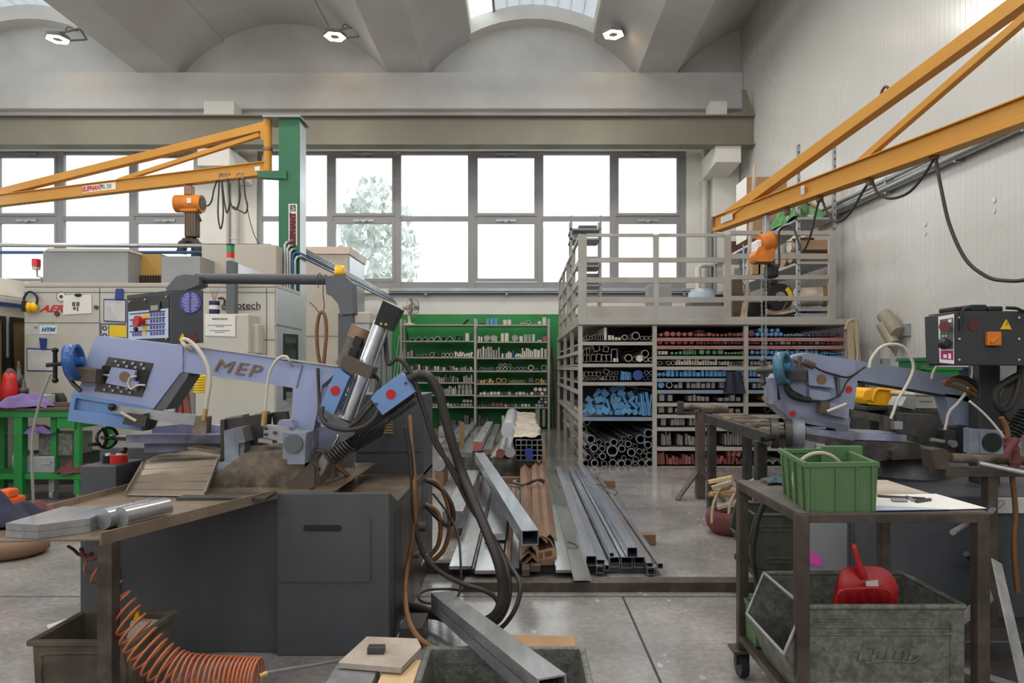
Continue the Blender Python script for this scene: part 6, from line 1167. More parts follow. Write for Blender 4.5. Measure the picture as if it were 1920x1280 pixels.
# square tubes
SQ = 'square tubes on the floor'
sq = [(1099, 1118, 1042, .14, 8.9, 'outermost dark square tube facing the plates'), (1119, 1134, 1049, .105, 8.6, 'small square tube, upper of the first small pair'), (1118, 1132, 1061, .075, 8.6, 'small square tube, lower of the first small pair'), (1134, 1142, 1059, .085, 8.6, 'narrow square tube beside the first small pair'),
      (1143, 1151, 1036, .145, 8.8, 'narrow square tube lying on the large row'), (1143, 1162, 1044, .12, 8.8, 'first large square tube of the row of three'), (1165, 1186, 1044, .12, 8.8, 'middle large square tube of the row of three'), (1189, 1209, 1044, .12, 8.8, 'last large square tube of the row of three'),
      (1176, 1195, 1026, .2, 8.9, 'large square tube lying on top of the row of three'), (1212, 1224, 1055, .09, 8.6, 'flat-topped small tube outside the row of three'), (1214, 1228, 1064, .065, 8.6, 'lower small tube outside the row of three'), (1233, 1243, 1056, .09, 8.6, 'last outer square tube by the bare floor')]
for f0, f1, yt, zt, yb, l in sq:
    w_ = fl(f1, yt, zt).x-fl(f0, yt, zt).x; stockbar('sq', f0, f1, yt, zt, w_*(1 if w_ > .035 else 1.3), yb, 'square_tube', 'mill_steel', l, 'square tube', SQ, t=.003)
stockbar('flat', 1228, 1232, 1062, .07, .02, 8.4, 'rusty_strip', 'rust', 'thin rusty strip among the outer small tubes', 'strip', None)
def tie(q, label): solo(M().tube([V(x) for x in q], .007, n=6), 'wire_tie', 'brown_dark', label, 'tie', 'wire ties round the stock')
def tq(*a): return [at(x, y, d) for x, y, d in a]
tie(tq((1045, 905, 7.6), (1055, 918, 7.5), (1072, 918, 7.5), (1076, 922, 7.5), (1062, 928, 7.4), (1050, 922, 7.5), (1042, 930, 7.4)), 'wire tie where the square tubes meet the bright plate')
tie(tq((1110, 905, 7.5), (1135, 912, 7.4), (1156, 920, 7.3), (1150, 928, 7.2), (1130, 915, 7.4)), 'wire tie round the outer tubes by the far wooden block')
tie(tq((1064, 1015, 5.1), (1078, 1020, 5.05), (1086, 1030, 5.0), (1078, 1036, 4.95), (1074, 1030, 5.0)), 'loose wire end on the bright plate')
tie(tq((950, 910, 7.2), (975, 912, 7.1), (1000, 900, 7.0), (1018, 905, 7.1), (1030, 925, 7.1)), 'wire tie across the rusty angle bars')
tie(tq((1012, 1004, 4.9), (1030, 1012, 4.8), (1040, 1030, 4.7)), 'wire loop at the front of the rusty angle bars')
solo(M().tube(tq((962, 905, 7.3), (985, 908, 7.2), (1010, 898, 7.0), (1020, 902, 7.1)), .014), 'bark_strip', 'brown_dark', 'dark sling lying across the plates against the rusty angles', 'sling')
# second row of stock further back
G2 = 'stock lying behind the front row'
def far(f0, f1, yt, yb, Y, L, kind, name, m, label, cat_, mcap=None):
    a, b = at(f0, yt, Y), at(f1, yb, Y); k = M(); c = V(((a.x+b.x)/2, Y, (a.z+b.z)/2)); e = c+V((0, L, 0)); w_, h_ = b.x-a.x, a.z-b.z
    mm = m
    if kind == 'flat': k.beam(c, e, w_, h_, mcap=1 if mcap else None); mm = [m, mcap] if mcap else m
    elif kind == 'rod': k.cyl(c, e, h_/2, n=20, mcap=1 if mcap else None); mm = [m, mcap] if mcap else m
    return solo(k, name, mm, label, cat_, G2)
far(887, 904, 828, 845, 8.8, 3.4, 'flat', 'square_bar', 'steel', 'square bar with a red painted end', 'bar', 'red_steel')
far(857, 885, 848, 857, 8.7, 4, 'flat', 'flat_plate', 'plate_steel', 'flat plate beside the red-ended bar, towards the saw', 'plate'); far(905, 920, 842, 852, 8.7, 4, 'flat', 'flat_plate', 'plate_steel', 'flat plate between the red-ended bar and round bars', 'plate'); far(818, 850, 838, 846, 8.9, 3.6, 'flat', 'flat_plate', 'plate_steel', 'wide flat plate behind the saw hoses at the far row', 'plate'); far(852, 866, 826, 836, 9.6, 3.4, 'flat', 'flat_plate', 'plate_steel', 'narrow flat plate at the far row near the yellow stake', 'plate')
far(931, 946, 841, 858, 8.7, 2.6, 'rod', 'round_bar', 'steel', 'thinner far round bar with a pinkish end', 'bar', 'red_dark'); far(948, 965, 838, 858, 8.7, 3.0, 'rod', 'round_bar', 'steel', 'thicker far round bar lying low', 'bar', 'galv'); far(943, 965, 792, 822, 10.2, 3.6, 'rod', 'round_bar', 'pale_metal', 'largest far round bar, wrapped in torn foil', 'bar', 'pale_metal')
solo(M().cyl(at(823, 872, 8.2), at(823, 872, 8.2)+V((0, .5, 0)), .075, n=20, mcap=1), 'round_billet', ['steel', 'machine_grey'], 'short round billet with greenish end lying behind the cabinet', 'billet')
bn = thing('tube_bundle', 'bundle of square tubes wrapped in torn packing film with blue plastic at the front', 'bundle', at(992, 862, 8.7))
tb_, sz = at(967, 863, 8.7), .064
for i in range(5):
    for j in range(4): c = tb_+V((sz*.5+i*sz*1.09, 0, sz*.5+j*sz*1.02)); M().hollow(c, c+V((0, 5.2, 0)), sz, sz, .004).build('square_tube', 'mill_steel', bn)
r = random.Random(4); ph = [r.uniform(0, 6) for _ in range(8)]; c0 = tb_+V((-.03, .05, 0)); ww, hh = sz*5.6, sz*4.3
def wrapf(u, v):
    s = v*3.0; x, z = ((0, s*hh) if s < 1 else ((s-1)*ww, hh) if s < 2 else (ww, hh*(3-s)))
    n = .014*math.sin(23*u+ph[0]+9*v)+.012*math.sin(41*v+ph[1]+13*u)+.01*math.sin(67*u+31*v)
    return (c0.x+x+(n if s < 1 or s > 2 else 0), c0.y+.03+u*5.0+.03*math.sin(20*v), c0.z+z+max(0, n)+.012)
M().sheet(wrapf, 60, 30).build('packing_film', 'wrap', bn)
M().prism(P(8.66, [(984, 842), (998, 839), (1000, 858), (992, 864), (985, 858)]), (0, .02, 0)).build('blue_plastic', 'blue_clip', bn, .004)
rag('packing_foil', 'wrap', (at(945, 0, 9.6).x, 9.7, .2), .4, 1.0, .12, 'crumpled packing foil over the far round bars', 44, 'foil')
for i, (px, py, y) in enumerate(((1018, 868, 8.9), (866, 832, 9.2))): a = at(px, py, y); solo(M().box(a.x-.03, a.x+.03, y, y+.06, 0, at(0, py-40, y).z), 'yellow_stake', 'olive_tape' if i else 'brass', ('yellow stake upright beside the wrapped tube bundle', 'yellow stake upright between the far plates')[i], 'stake', 'yellow stakes')
for i, (a, b, t_, bt, y) in enumerate(((838, 858, 806, 832, 13.5), (862, 880, 812, 838, 12.5), (896, 921, 810, 832, 12.0), (822, 836, 800, 826, 14))): crt(a, b, t_, bt, y, 1.2, 'stock_block', 'steel' if i % 2 else 'dark_steel', '%s steel length on the floor near the wall rack, from left' % ORD[i], 'steel block', z=0, group='steel lengths near the wall rack')
# floor channel in front of the stock
solo(M().box(-.371, 1.75, 4.33, 4.4, 0, .062).box(-.371, 1.75, 4.4, 4.47, 0, .055), 'floor_channel', 'cart_steel', 'long dark steel channel lying across the floor before the bar stock', 'channel', bevel=.003)
solo(M().box(at(815, 0, 8.2).x, at(832, 0, 8.2).x, 8.2, 8.7, 0, at(0, 872, 8.2).z-.075), 'wood_block', 'wood_red', 'wooden block under the short round billet behind the cabinet', 'block', 'wood blocks', .004)
# ---------------------------------------------------------------- right side: jib crane, wall, second saw, cart
JR = thing('jib_crane', 'yellow jib crane arm reaching in from outside the ribbed wall side', 'jib crane', (4.25, 2.4, 0), 'yellow jib cranes')
def bx_(Y, z): return V((4.931-.2866*Y, Y, z))
zb_ = 3.2; y0, y1 = 8.6, 2.5; br = M(); a, b = bx_(y0, zb_+.035), bx_(y1, zb_+.035)
br.beam(a, b, .07, .16); br.beam(bx_(y0, zb_-.055), bx_(y1, zb_-.055), .13, .018).beam(bx_(y0, zb_+.12), bx_(y1, zb_+.12), .13, .012)
for s_ in (-.055, .055): br.beam(bx_(y0, zb_-.03)+V((s_, 0, 0)), bx_(y1, zb_-.03)+V((s_, 0, 0)), .012, .035)
br.build('boom', 'crane_yellow', JR, .002)
M().beam(bx_(8.35, 3.29), bx_(2.5, 4.5), .1, .115).build('tie_bar', 'crane_yellow', JR, .003); M().beam(bx_(6.32, 3.31), bx_(4.1, 4.16), .06, .06).build('strut', 'crane_yellow', JR)
M().cyl((4.25, 2.42, 3.0), (4.25, 2.42, 4.7), .06, n=20).build('pivot_tube', 'crane_yellow', JR); M().box(4.15, 4.55, 2.0, 2.34, 0, 4.75).build('column', 'crane_green', JR); M().box(4.15, 4.4, 2.3, 2.5, 2.95, 3.0).box(4.15, 4.4, 2.3, 2.5, 4.7, 4.75).build('bracket_plate', 'crane_green', JR)
M().beam(bx_(8.61, zb_-.05), bx_(8.61, zb_+.13), .13, .02, up=(0, 1, 0)).build('end_stop', 'bronze', JR)
nd = V((-1, -.2866, 0)).normalized()
for yy, w_, h_, nm in ((8.3, .24, .08, 'tip_plate'), (6.98, .05, .09, 'capacity_plate')): M().beam(bx_(yy+w_/2, zb_+.035)+nd*.067, bx_(yy-w_/2, zb_+.035)+nd*.067, .004, h_).build(nm, 'paper_grey', JR)
M().tube([bx_(6.05, 3.79), bx_(6.06, 3.86), bx_(6.02, 3.9), bx_(5.98, 3.86), bx_(5.99, 3.79)], .012).build('lifting_eye', 'maroon', JR)
yh = 7.64; hp = bx_(yh, zb_-.07); hp.x -= .0
HO = thing('electric_hoist', 'orange electric hoist with two hanging chains before the mezzanine gate', 'hoist', hp, 'orange electric hoists')
def hq(px, py, d=0): return at(px, py, yh+d)
M().box(hp.x-.03, hp.x+.03, yh-.04, yh+.06, hq(0, 440).z, hp.z).build('trolley', 'galv', HO, .01)
M().cyl(hq(1427, 458, -.05), hq(1448, 451, -.05), .11, n=24).cyl(hq(1444, 452, -.06), hq(1446, 452, -.09), .09, n=20).build('motor', 'hoist_orange', HO, .012)
M().prism([hq(x, y, -.12) for x, y in ((1424, 462), (1453, 458), (1453, 484), (1448, 490), (1420, 490), (1416, 476))], (0, .22, 0)).build('gear_case', 'hoist_orange', HO, .02)
M().box(hq(1412, 0).x, hq(1424, 0).x, yh-.1, yh+.08, hq(0, 476).z, hq(0, 452).z).build('switch_cover', 'paper', HO, .02); M().box(hq(1414, 0).x, hq(1446, 0).x, yh-.08, yh+.08, hq(0, 494).z, hq(0, 486).z).build('chain_guide', 'rust', HO, .01)
M().box(hq(1440, 0).x, hq(1462, 0).x, yh+.0, yh+.16, hq(0, 520).z, hq(0, 494).z).build('chain_bag', 'black', HO, .03)
def chain(a, b, name, m, par):
    d = b-a; n = int(d.length/.024); k = M(); u, kk = perp(d, (0, 1, 0)); dn = d.normalized()
    for i in range(n):
        c = a+d*((i+.5)/n); s = u if i % 2 else kk
        k.tube([c+dn*.015, c+dn*.008+s*.008, c-dn*.008+s*.008, c-dn*.015, c-dn*.008-s*.008, c+dn*.008-s*.008], .003, n=5, sub=0, closed=True)
    o = k.build(name, m, par); o['kind'] = 'stuff'; return o
chain(hq(1427, 494), hq(1430, 682), 'load_chain', 'galv', HO); chain(hq(1437, 494), hq(1435, 682), 'load_chain', 'galv', HO)
M().ball(hq(1432, 684), .05, sq=(1, .7, .8)).tube([hq(1432, 690), hq(1432, 700), hq(1438, 708), hq(1434, 716), hq(1426, 712)], .018).build('hook_block', 'steel_dark', HO)
fe = thing('festoon_cable', 'black supply cable hung in loops under the boom of the ribbed wall crane', 'cable', bx_(7, zb_-.08))
def fb(px, py, off=0):
    k = (px-CX)/F; Y = 4.931/(k+.2866)+off; return at(px, py, Y)
M().tube([fb(1440, 425), fb(1428, 440), fb(1438, 470), fb(1460, 500), fb(1460, 440), fb(1470, 425), fb(1486, 425), fb(1496, 450), fb(1505, 472), fb(1520, 440), fb(1537, 375), fb(1552, 400), fb(1570, 416), fb(1595, 398), fb(1630, 342), fb(1646, 362), fb(1670, 372), fb(1705, 360), fb(1735, 325), fb(1752, 296)], .012, n=7).build('cable', 'rubber', fe)
M().tube([fb(1754, 296), fb(1764, 350), fb(1780, 420), fb(1810, 485), fb(1850, 518), fb(1885, 526), fb(1925, 524), fb(2000, 500), V((WX-.3, 4.2, 2.3)), V((WX-.03, 4.1, 2.5))], .014, n=7).build('feed_cable', 'rubber', fe)
for px, py in ((1752, 292), (1631, 340), (1537, 372), (1476, 398)):
    p = fb(px, py); M().box(p.x-.025, p.x+.025, p.y-.03, p.y+.03, p.z-.03, p.z+.05).build('cable_slider', 'bronze', fe)
# pipes on the ribbed wall
for i, (y_a, y_b, r, l) in enumerate(((402, 232, .055, 'thick silver pipe along the ribbed wall behind the boom'), (388, 214, .03, 'thin silver pipe along the ribbed wall, above the thick one'))):
    xx = WX-.09; a = atx(1556, y_a, xx); b = atx(1920, y_b, xx); d = (b-a); k = M().cyl(a-d*.15, b+d*.5, r, n=16)
    for s in (.05, .4, .75, 1.0): c = a+d*s; k.box(c.x-.02, WX, c.y-.02, c.y+.02, c.z-r-.02, c.z+r+.01)
    solo(k, 'wall_pipe', 'pipe_steel', l, 'pipe', 'pipes on the ribbed wall')
for i, (px, py) in enumerate(((1734, 420), (1863, 375))):
    c = atx(px, py, WX-.01); solo(M().cyl(c, c+V((.012, 0, 0)), .03).cyl(c-V((0, 0, .12)), c-V((-.012, 0, .12)), .025), 'wall_dent', 'steel_bright', ('pair of bright screws on the ribbed wall above the funnels', 'pair of bright screws high on the ribbed wall by the cable')[i], 'screws')
WT_ = thing('nozzle_holder', 'pair of beige nozzles hung slanting on the ribbed wall', 'nozzle', atx(1668, 640, WX-.02))
a = atx(1658, 590, WX-.15); b = atx(1684, 624, WX-.12); M().cyl(a, b, .1, n=20).build('upper_barrel', 'nozzle', WT_, .01)
a2, b2 = atx(1655, 608, WX-.2), atx(1676, 645, WX-.16); M().cyl(a2, b2, .085, n=20).build('lower_barrel', 'nozzle', WT_, .01); M().cyl(b2, atx(1680, 668, WX-.1), .075, .006, n=16).build('tip', 'nozzle', WT_)
M().box(WX-.06, WX, b.y-.1, b.y+.1, b.z-.04, b.z+.12).build('wall_mount', 'machine_grey', WT_)
# ---- second saw
S2 = thing('band_saw', 'lilac band saw with teal handwheel and dirty base, beside the ribbed wall', 'band saw', (2.3, 4.3, 0), 'lilac band saws')
Ya = 4.15
hd = M().prism(P(Ya, [(1487, 668), (1515, 661), (1603, 675), (1608, 712), (1601, 765), (1592, 799), (1502, 780), (1464, 747), (1455, 712), (1468, 690)]), (0, .16, 0)).build('wheel_cover', 'lilac_grey', S2, .006)
M().prism(P(Ya-.02, [(1449, 708), (1456, 708), (1458, 752), (1466, 748), (1502, 780), (1491, 793), (1451, 758)]), (0, .16, 0)).build('cover_edge', 'lilac_dirty', S2, .004)
M().prism(P(Ya-.012, [(1502, 780), (1592, 798), (1589, 815), (1572, 812), (1565, 803), (1545, 800), (1494, 790)]), (0, .14, 0)).build('lower_cover', 'lilac_dirty', S2, .004)
M().prism(P(Ya+.02, [(1603, 675), (1700, 690), (1800, 708), (1832, 715), (1832, 760), (1785, 743), (1607, 713)]), (0, .12, 0)).build('bow_beam', 'lilac_grey', S2, .006)
M().prism(P(Ya+.02, [(1772, 738), (1834, 745), (1838, 805), (1815, 806), (1790, 800), (1780, 770)]), (0, .12, 0)).build('bow_leg', 'lilac_grey', S2, .006)
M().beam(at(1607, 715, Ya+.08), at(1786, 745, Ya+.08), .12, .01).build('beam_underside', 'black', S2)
M().beam(at(1602, 676, Ya+.012), at(1605, 712, Ya+.012), .004, .006).build('cover_joint', 'grey_box', hd)
for px, py, r in ((1591, 730, .021), (1486, 775, .018)): M().cyl(*dk(px, py, Ya-.022 if px < 1500 else Ya, Ya-.026 if px < 1500 else Ya-.004), r, n=18).build('red_dot', 'red_dot', hd)
bk = M().prism(P(Ya-.05, [(1515, 693), (1562, 701), (1565, 727), (1517, 722)]), (0, .06, 0)).build('tension_block', 'lilac_grey', S2, .004); M().cyl(*dk(1540, 711, Ya-.05, Ya-.054), .03, n=18).build('worn_plate', 'bronze', bk)
M().prism(P(Ya-.045, [(1518, 729), (1556, 736), (1557, 742), (1568, 745), (1560, 752), (1518, 748)]), (0, .06, 0)).build('lower_block', 'lilac_grey', S2, .004)
M().prism(P(Ya-.02, [(1554, 697), (1574, 701), (1577, 744), (1571, 744), (1569, 707), (1554, 704)]), (0, .03, 0)).build('angle_bracket', 'grey_box', S2, .002)
M().prism(P(Ya-.06, [(1481, 690), (1512, 694), (1512, 713), (1478, 710)]), (0, .1, 0)).build('tension_slide', 'oily_cast', S2, .006)
wc = at(1468, 690, Ya-.06); ax = V((.775, -.62, .1)).normalized(); u, kk = perp(ax); rm = M()
ring = [wc+(u*math.cos(2*PI*i/32)+kk*math.sin(2*PI*i/32))*.1 for i in range(32)]
for i in range(32):
    a, b = ring[i], ring[(i+1) % 32]; q_ = [a-ax*.028, b-ax*.028, b+ax*.028, a+ax*.028]; rr_ = [(x-wc).normalized() for x in (a, b, b, a)]; q2 = [x-r_*.024 for x, r_ in zip(q_, rr_)]
    rm.add(q_+q2, [(0, 1, 2, 3), (7, 6, 5, 4), (0, 4, 5, 1), (3, 2, 6, 7)], 0, True)
for a in (1.2, 4.34): rm.beam(wc, wc+(u*math.cos(a)+kk*math.sin(a))*.09, .01, .016)
rm.cyl(wc-ax*.03, wc+ax*.05, .028).build('handwheel', 'wheel_teal', S2)
lv = M().cyl(wc-ax*.02, wc-ax*.13, .026).cyl(wc-ax*.12+V((0, 0, .06)), wc-ax*.12-V((0, 0, .07)), .014)
for z in (.06, -.075): lv.ball(wc-ax*.12+V((0, 0, z)), .02)
lv.ball(wc-ax*.14, .024).build('tommy_bar', 'oily_cast', S2)
M().cyl(at(1488, 676, Ya-.05), at(1508, 681, Ya-.05), .01).cyl(at(1508, 679, Ya-.05), at(1526, 686, Ya-.05), .022).cyl(at(1500, 668, Ya-.05), at(1498, 690, Ya-.05), .012).build('limit_switch', 'brown_dark', S2)
M().tube(P(Ya-.06, [(1526, 686), (1535, 692), (1550, 698), (1570, 704), (1588, 707), (1600, 702), (1612, 694), (1622, 688)]), .006).build('switch_cable', 'black', S2)
M().tube(P(Ya-.06, [(1620, 688), (1605, 700), (1588, 715), (1578, 735), (1562, 747), (1540, 753), (1520, 750), (1500, 740), (1484, 730), (1476, 716)]), .006).build('switch_cable', 'black', S2)
M().tube(P(Ya-.05, [(1474, 715), (1476, 730), (1486, 742), (1505, 748), (1520, 750)]), .018).build('stop_arm', 'black', S2)
M().prism(P(Ya-.06, [(1541, 752), (1556, 754), (1592, 764), (1592, 785), (1550, 776), (1536, 772)]), (0, .06, 0)).build('arm_clamp', 'lilac_dirty', S2, .004); M().prism(P(Ya-.08, [(1540, 754), (1556, 752), (1556, 774), (1537, 774)]), (0, .05, 0)).build('clamp_nut', 'brown_dark', S2, .005)
M().cyl(at(1551, 771, Ya-.11), at(1587, 757, Ya-.11), .009).build('clamp_lever', 'hose_white', S2)
M().prism(P(Ya-.03, [(1595, 767), (1670, 780), (1672, 795), (1660, 793), (1594, 780)]), (0, .03, 0)).build('guide_arm', 'oily_cast', S2, .002); M().prism(P(Ya-.05, [(1658, 780), (1678, 782), (1674, 810), (1658, 808)]), (0, .06, 0)).build('guide_foot', 'brown_dark', S2, .003)
hs = M().tube(pts(Ya-.07, (1630, 689), (1634, 672), (1650, 652), (1672, 645), (1695, 651), (1710, 675), (1712, 695), (1700, 722), (1684, 748), (1674, 775), (1670, 785)), .0095); hs.build('coolant_hose', 'hose_white', S2)
M().tube(pts(Ya-.07, (1747, 710), (1750, 698), (1757, 686)), .008).build('coolant_hose', 'hose_white', S2)
M().tube(pts(Ya-.07, (1822, 680), (1824, 700), (1815, 730), (1796, 755), (1780, 772), (1774, 795), (1770, 812)), .009).build('coolant_hose', 'hose_white', S2)
for q_ in (((1832, 735), (1815, 720), (1795, 712), (1780, 714), (1771, 718), (1790, 724), (1812, 732), (1832, 742)),): M().tube(pts(Ya-.1, *q_), .012).build('power_hose', 'hose_tan', S2)
M().tube(pts(Ya-.09, (1834, 730), (1818, 712), (1800, 706), (1784, 710), (1776, 714)), .014).build('power_hose', 'rubber', S2)
# vise, bed and pedestal of the second saw
M().prism(P(Ya-.05, [(1505, 800), (1560, 808), (1700, 815), (1700, 828), (1602, 824), (1600, 832), (1510, 812)]), (0, .3, 0)).build('bed_top', 'lilac_dirty', S2, .005)
M().prism(P(Ya-.06, [(1508, 812), (1600, 826), (1725, 830), (1725, 850), (1640, 866), (1512, 852)]), (0, .35, 0)).build('bed_casting', 'oily_cast', S2, .008)
M().prism(P(Ya-.04, [(1680, 774), (1755, 778), (1760, 815), (1732, 822), (1680, 810)]), (0, .08, 0)).build('vise_jaw', 'steel_dark', S2, .004); M().box(at(1677, 0, Ya-.1).x, at(1693, 0, Ya-.1).x, Ya-.1, Ya-.05, at(0, 805, Ya-.1).z, at(0, 790, Ya-.1).z).build('jaw_key', 'galv', S2, .002)
M().prism(P(Ya-.12, [(1672, 845), (1694, 832), (1732, 838), (1760, 840), (1765, 858), (1672, 862)]), (0, .25, 0)).build('turntable_edge', 'oily_cast', S2, .008)
ct_ = at(1718, 0, 4.3); M().lathe([(.2, at(0, 860, 4.0).z), (.2, at(0, 866, 4.0).z), (.26, at(0, 912, 4.0).z), (.3, .5), (0, .5)], (ct_.x, 4.4, 0), n=32).build('pedestal', 'steel_dark', S2)
gb = M().prism(P(Ya-.1, [(1770, 806), (1792, 806), (1792, 850), (1770, 850)]), (0, .08, 0)).build('guide_block', 'steel_dark', S2, .004); M().cyl(*dk(1783, 831, Ya-.1, Ya-.13), .022).build('guide_nut', 'galv', gb)
M().cyl(at(1745, 824, Ya-.12), at(1770, 828, Ya-.12), .012).build('guide_pin', 'galv', S2); M().prism(P(Ya-.06, [(1792, 800), (1812, 797), (1814, 850), (1795, 848)]), (0, .06, 0)).build('side_stop', 'black', S2, .006)
db = M().prism(P(Ya-.32, [(1838, 805), (1881, 807), (1882, 852), (1838, 850)]), (0, .06, 0)).prism(P(Ya-.31, [(1817, 802), (1838, 805), (1838, 850), (1817, 850)]), (0, .05, 0)).build('dial_block', 'grey_cast', S2, .004); M().cyl(*dk(1859, 829, Ya-.32, Ya-.33), .054, n=28).build('dial', 'black', db)
for i, (px, r) in enumerate(((1452, .09), (1478, .085), (1494, .08))):
    c = at(px, 812, Ya-.12); a_ = V((.95, -.3, 0)).normalized()
    (M().pipe(c-a_*.02, c+a_*.02, r, r*.78, n=28).cyl(c, c+a_*.1, .03) if i < 2 else M().cyl(c-a_*.03, c+a_*.04, r, n=28)).build('vise_handwheel' if i < 2 else 'vise_hub', 'steel_dark' if i < 2 else 'grey_cast', S2, .003)
M().cyl(at(1430, 824, 3.9), at(1452, 820, 3.95), .016).build('wheel_grip', 'black_gloss', S2)
ch_ = M().prism(P(Ya-.1, [(1502, 824), (1545, 832), (1560, 848), (1502, 840)]), (0, .06, 0)).build('bed_bracket', 'machine_grey', S2, .004)
M().box(at(1530, 0, Ya-.12).x, at(1547, 0, Ya-.12).x, Ya-.12, Ya-.06, at(0, 848, Ya-.12).z, at(0, 832, Ya-.12).z).build('valve', 'steel_bright', S2, .003)
# its cabinet
xc0 = at(1590, 0, 4.0).x
M().box(xc0, 3.6, 4.0, 4.95, 0, .74).build('base_cabinet', 'charcoal', S2, .006); M().box(at(1665, 0, 3.6).x, 3.6, 3.62, 4.0, .05, .74).build('front_cabinet', 'charcoal', S2, .006)
M().box(at(1508, 0, 4.0).x, xc0, 4.0, 4.6, .05, .56).build('side_cabinet', 'machine_grey', S2, .006); M().prism(P(3.995, [(1516, 1032), (1540, 1043), (1541, 1062), (1516, 1056)]), (0, .004, 0)).build('pink_label', 'pink', S2)
M().box(at(1595, 0, 3.99).x, at(1660, 0, 3.99).x, 3.975, 4.0, .05, .72).build('cabinet_door', 'charcoal', S2, .004); M().cyl(at(1630, 985, 3.97), at(1630, 1000, 3.97), .008).build('door_hinge', 'black', S2)
M().box(at(1862, 0, 3.6).x, 3.6, 3.58, 3.62, .66, .735).build('front_lip', 'paper_grey', S2); M().box(at(1690, 0, 3.6).x, 3.6, 3.3, 3.62, 0, .1).build('base_skirt', 'steel_dark', S2, .005)
for i, (a, b, m) in enumerate((((1786, 998), (1812, 982), 'galv'), ((1812, 1038), (1836, 1066), 'black'), ((1858, 958), (1880, 940), 'galv'))): M().cyl(at(*a, 3.45), at(*b, 3.6), .014).build('clamp_handle', m, S2)
# control box on post
Yk = 3.75; kb = M().box(at(1791, 0, Yk).x, at(1960, 0, Yk).x, Yk, Yk+.25, at(0, 685, Yk).z, at(0, 583, Yk).z).build('control_box', 'dark_paint', S2, .006)
def kq(px, py, y=Yk-.002): return at(px, py, y)
M().prism([kq(1757, 591, Yk+.12), kq(1790, 585, Yk), kq(1790, 685, Yk), kq(1760, 682, Yk+.12)], (0, .12, 0)).build('control_wing', 'dark_paint', S2, .003)
def wingq(a, b, e=.004): p0, p1 = kq(1757, 591, Yk+.12), kq(1790, 585, Yk); p2, p3 = kq(1760, 682, Yk+.12), kq(1790, 685, Yk); t_ = p0.lerp(p1, a); b_ = p2.lerp(p3, a); return t_.lerp(b_, b)+V((-.35*e, -e, 0))
def wrect(a0, a1, b0, b1, e, m, nm): return M().prism([wingq(a0, b0, e), wingq(a1, b0, e), wingq(a1, b1, e), wingq(a0, b1, e)], (0, .002, 0)).build(nm, m, kb)
wrect(.06, .96, .03, .97, .004, 'paper', 'panel_surround'); wrect(.14, .9, .1, .7, .007, 'grey_box', 'panel_face'); wrect(.14, .9, .72, .9, .007, 'magenta', 'panel_badge'); wrect(.3, .5, .8, .87, .009, 'paper', 'badge_mark'); wrect(.6, .75, .78, .88, .009, 'paper', 'badge_logo'); wrect(.3, .6, .18, .34, .009, 'brass', 'stop_plate')
wrect(.62, .8, .12, .18, .009, 'paper', 'panel_light'); wrect(.25, .34, .42, .45, .009, 'paper', 'panel_light'); wrect(.42, .5, .42, .45, .009, 'paper', 'panel_light')
e_ = wingq(.4, .26); M().cyl(e_, e_+V((-.03, -.05, 0)), .014).cyl(e_+V((-.03, -.05, 0)), e_+V((-.05, -.085, 0)), .028).build('emergency_stop', 'maroon', kb); e_ = wingq(.36, .58); M().cyl(e_, e_+V((-.02, -.06, 0)), .034, .018).build('speed_knob', 'black', kb)
M().prism(P(Yk-.003, [(1876, 617), (1887, 598), (1897, 617)]), (0, .003, 0)).build('warning_triangle', 'amber', kb); M().prism(P(Yk-.004, [(1886, 612), (1888, 606), (1885.5, 607), (1889, 602), (1888, 606), (1890, 606)]), (0, .002, 0)).build('flash_mark', 'brown_dark', kb)
M().box(kq(1847, 0).x, kq(1872, 0).x, Yk-.03, Yk, kq(0, 648).z, kq(0, 622).z).build('main_switch', 'hoist_orange', kb, .006); M().beam(kq(1858, 642, Yk-.04), kq(1871, 632, Yk-.04), .012, .012).build('switch_lever', 'hoist_orange', kb, .002)
M().prism(P(Yk-.003, [(1817, 598), (1828, 595), (1835, 602), (1834, 618), (1824, 621), (1815, 614)]), (0, .003, 0)).build('faded_sticker', 'faded_red', kb)
for px in (1799, 1911):
    for py in (595, 635, 674): M().cyl(kq(px, py), kq(px, py, Yk-.008), .006).build('box_screw', 'steel_bright', kb)
for px0, px1, h in ((1793, 1824, 9), (1826, 1857, 13), (1859, 1887, 10)): M().box(kq(px0, 0).x, kq(px1, 0).x, Yk+.02, Yk+.16, kq(0, 583).z, kq(0, 583-h).z).build('lamp_module', 'black', kb, .008)
M().tube(pts(Yk-.02, (1887, 577), (1905, 578), (1915, 582), (1925, 584)), .009).build('box_cable', 'black', kb); M().tube(pts(Yk-.012, (1812, 577), (1804, 584), (1802, 600), (1801, 618)), .007).build('box_cable', 'black', kb)
M().box(at(1836, 0, 4.02).x, at(1876, 0, 4.02).x, 4.02, 4.12, .74, at(0, 684, 4.02).z+.1).build('control_post', 'dark_paint', S2, .006)
# motor group right of the post
M().cyl((3.05, 4.15, 1.22), (3.05, 4.5, 1.22), .14, n=28).build('motor', 'steel_dark', S2, .01); M().box(2.9, 3.12, 4.2, 4.4, 1.34, 1.52).build('motor_fins', 'galv', S2, .004)
M().tube(pts(3.95, (1876, 722), (1900, 715), (1925, 690), (1920, 660)), .02).build('power_hose', 'rubber', S2)
M().tube(pts(3.9, (1912, 640), (1914, 690), (1908, 730), (1895, 760), (1878, 768), (1866, 750), (1872, 728), (1892, 712), (1915, 700)), .019).build('power_hose', 'rubber', S2)
coil(at(1893, 820, 3.95), at(1930, 770, 3.95), .04, 9, .008).build('return_spring', 'black', S2)
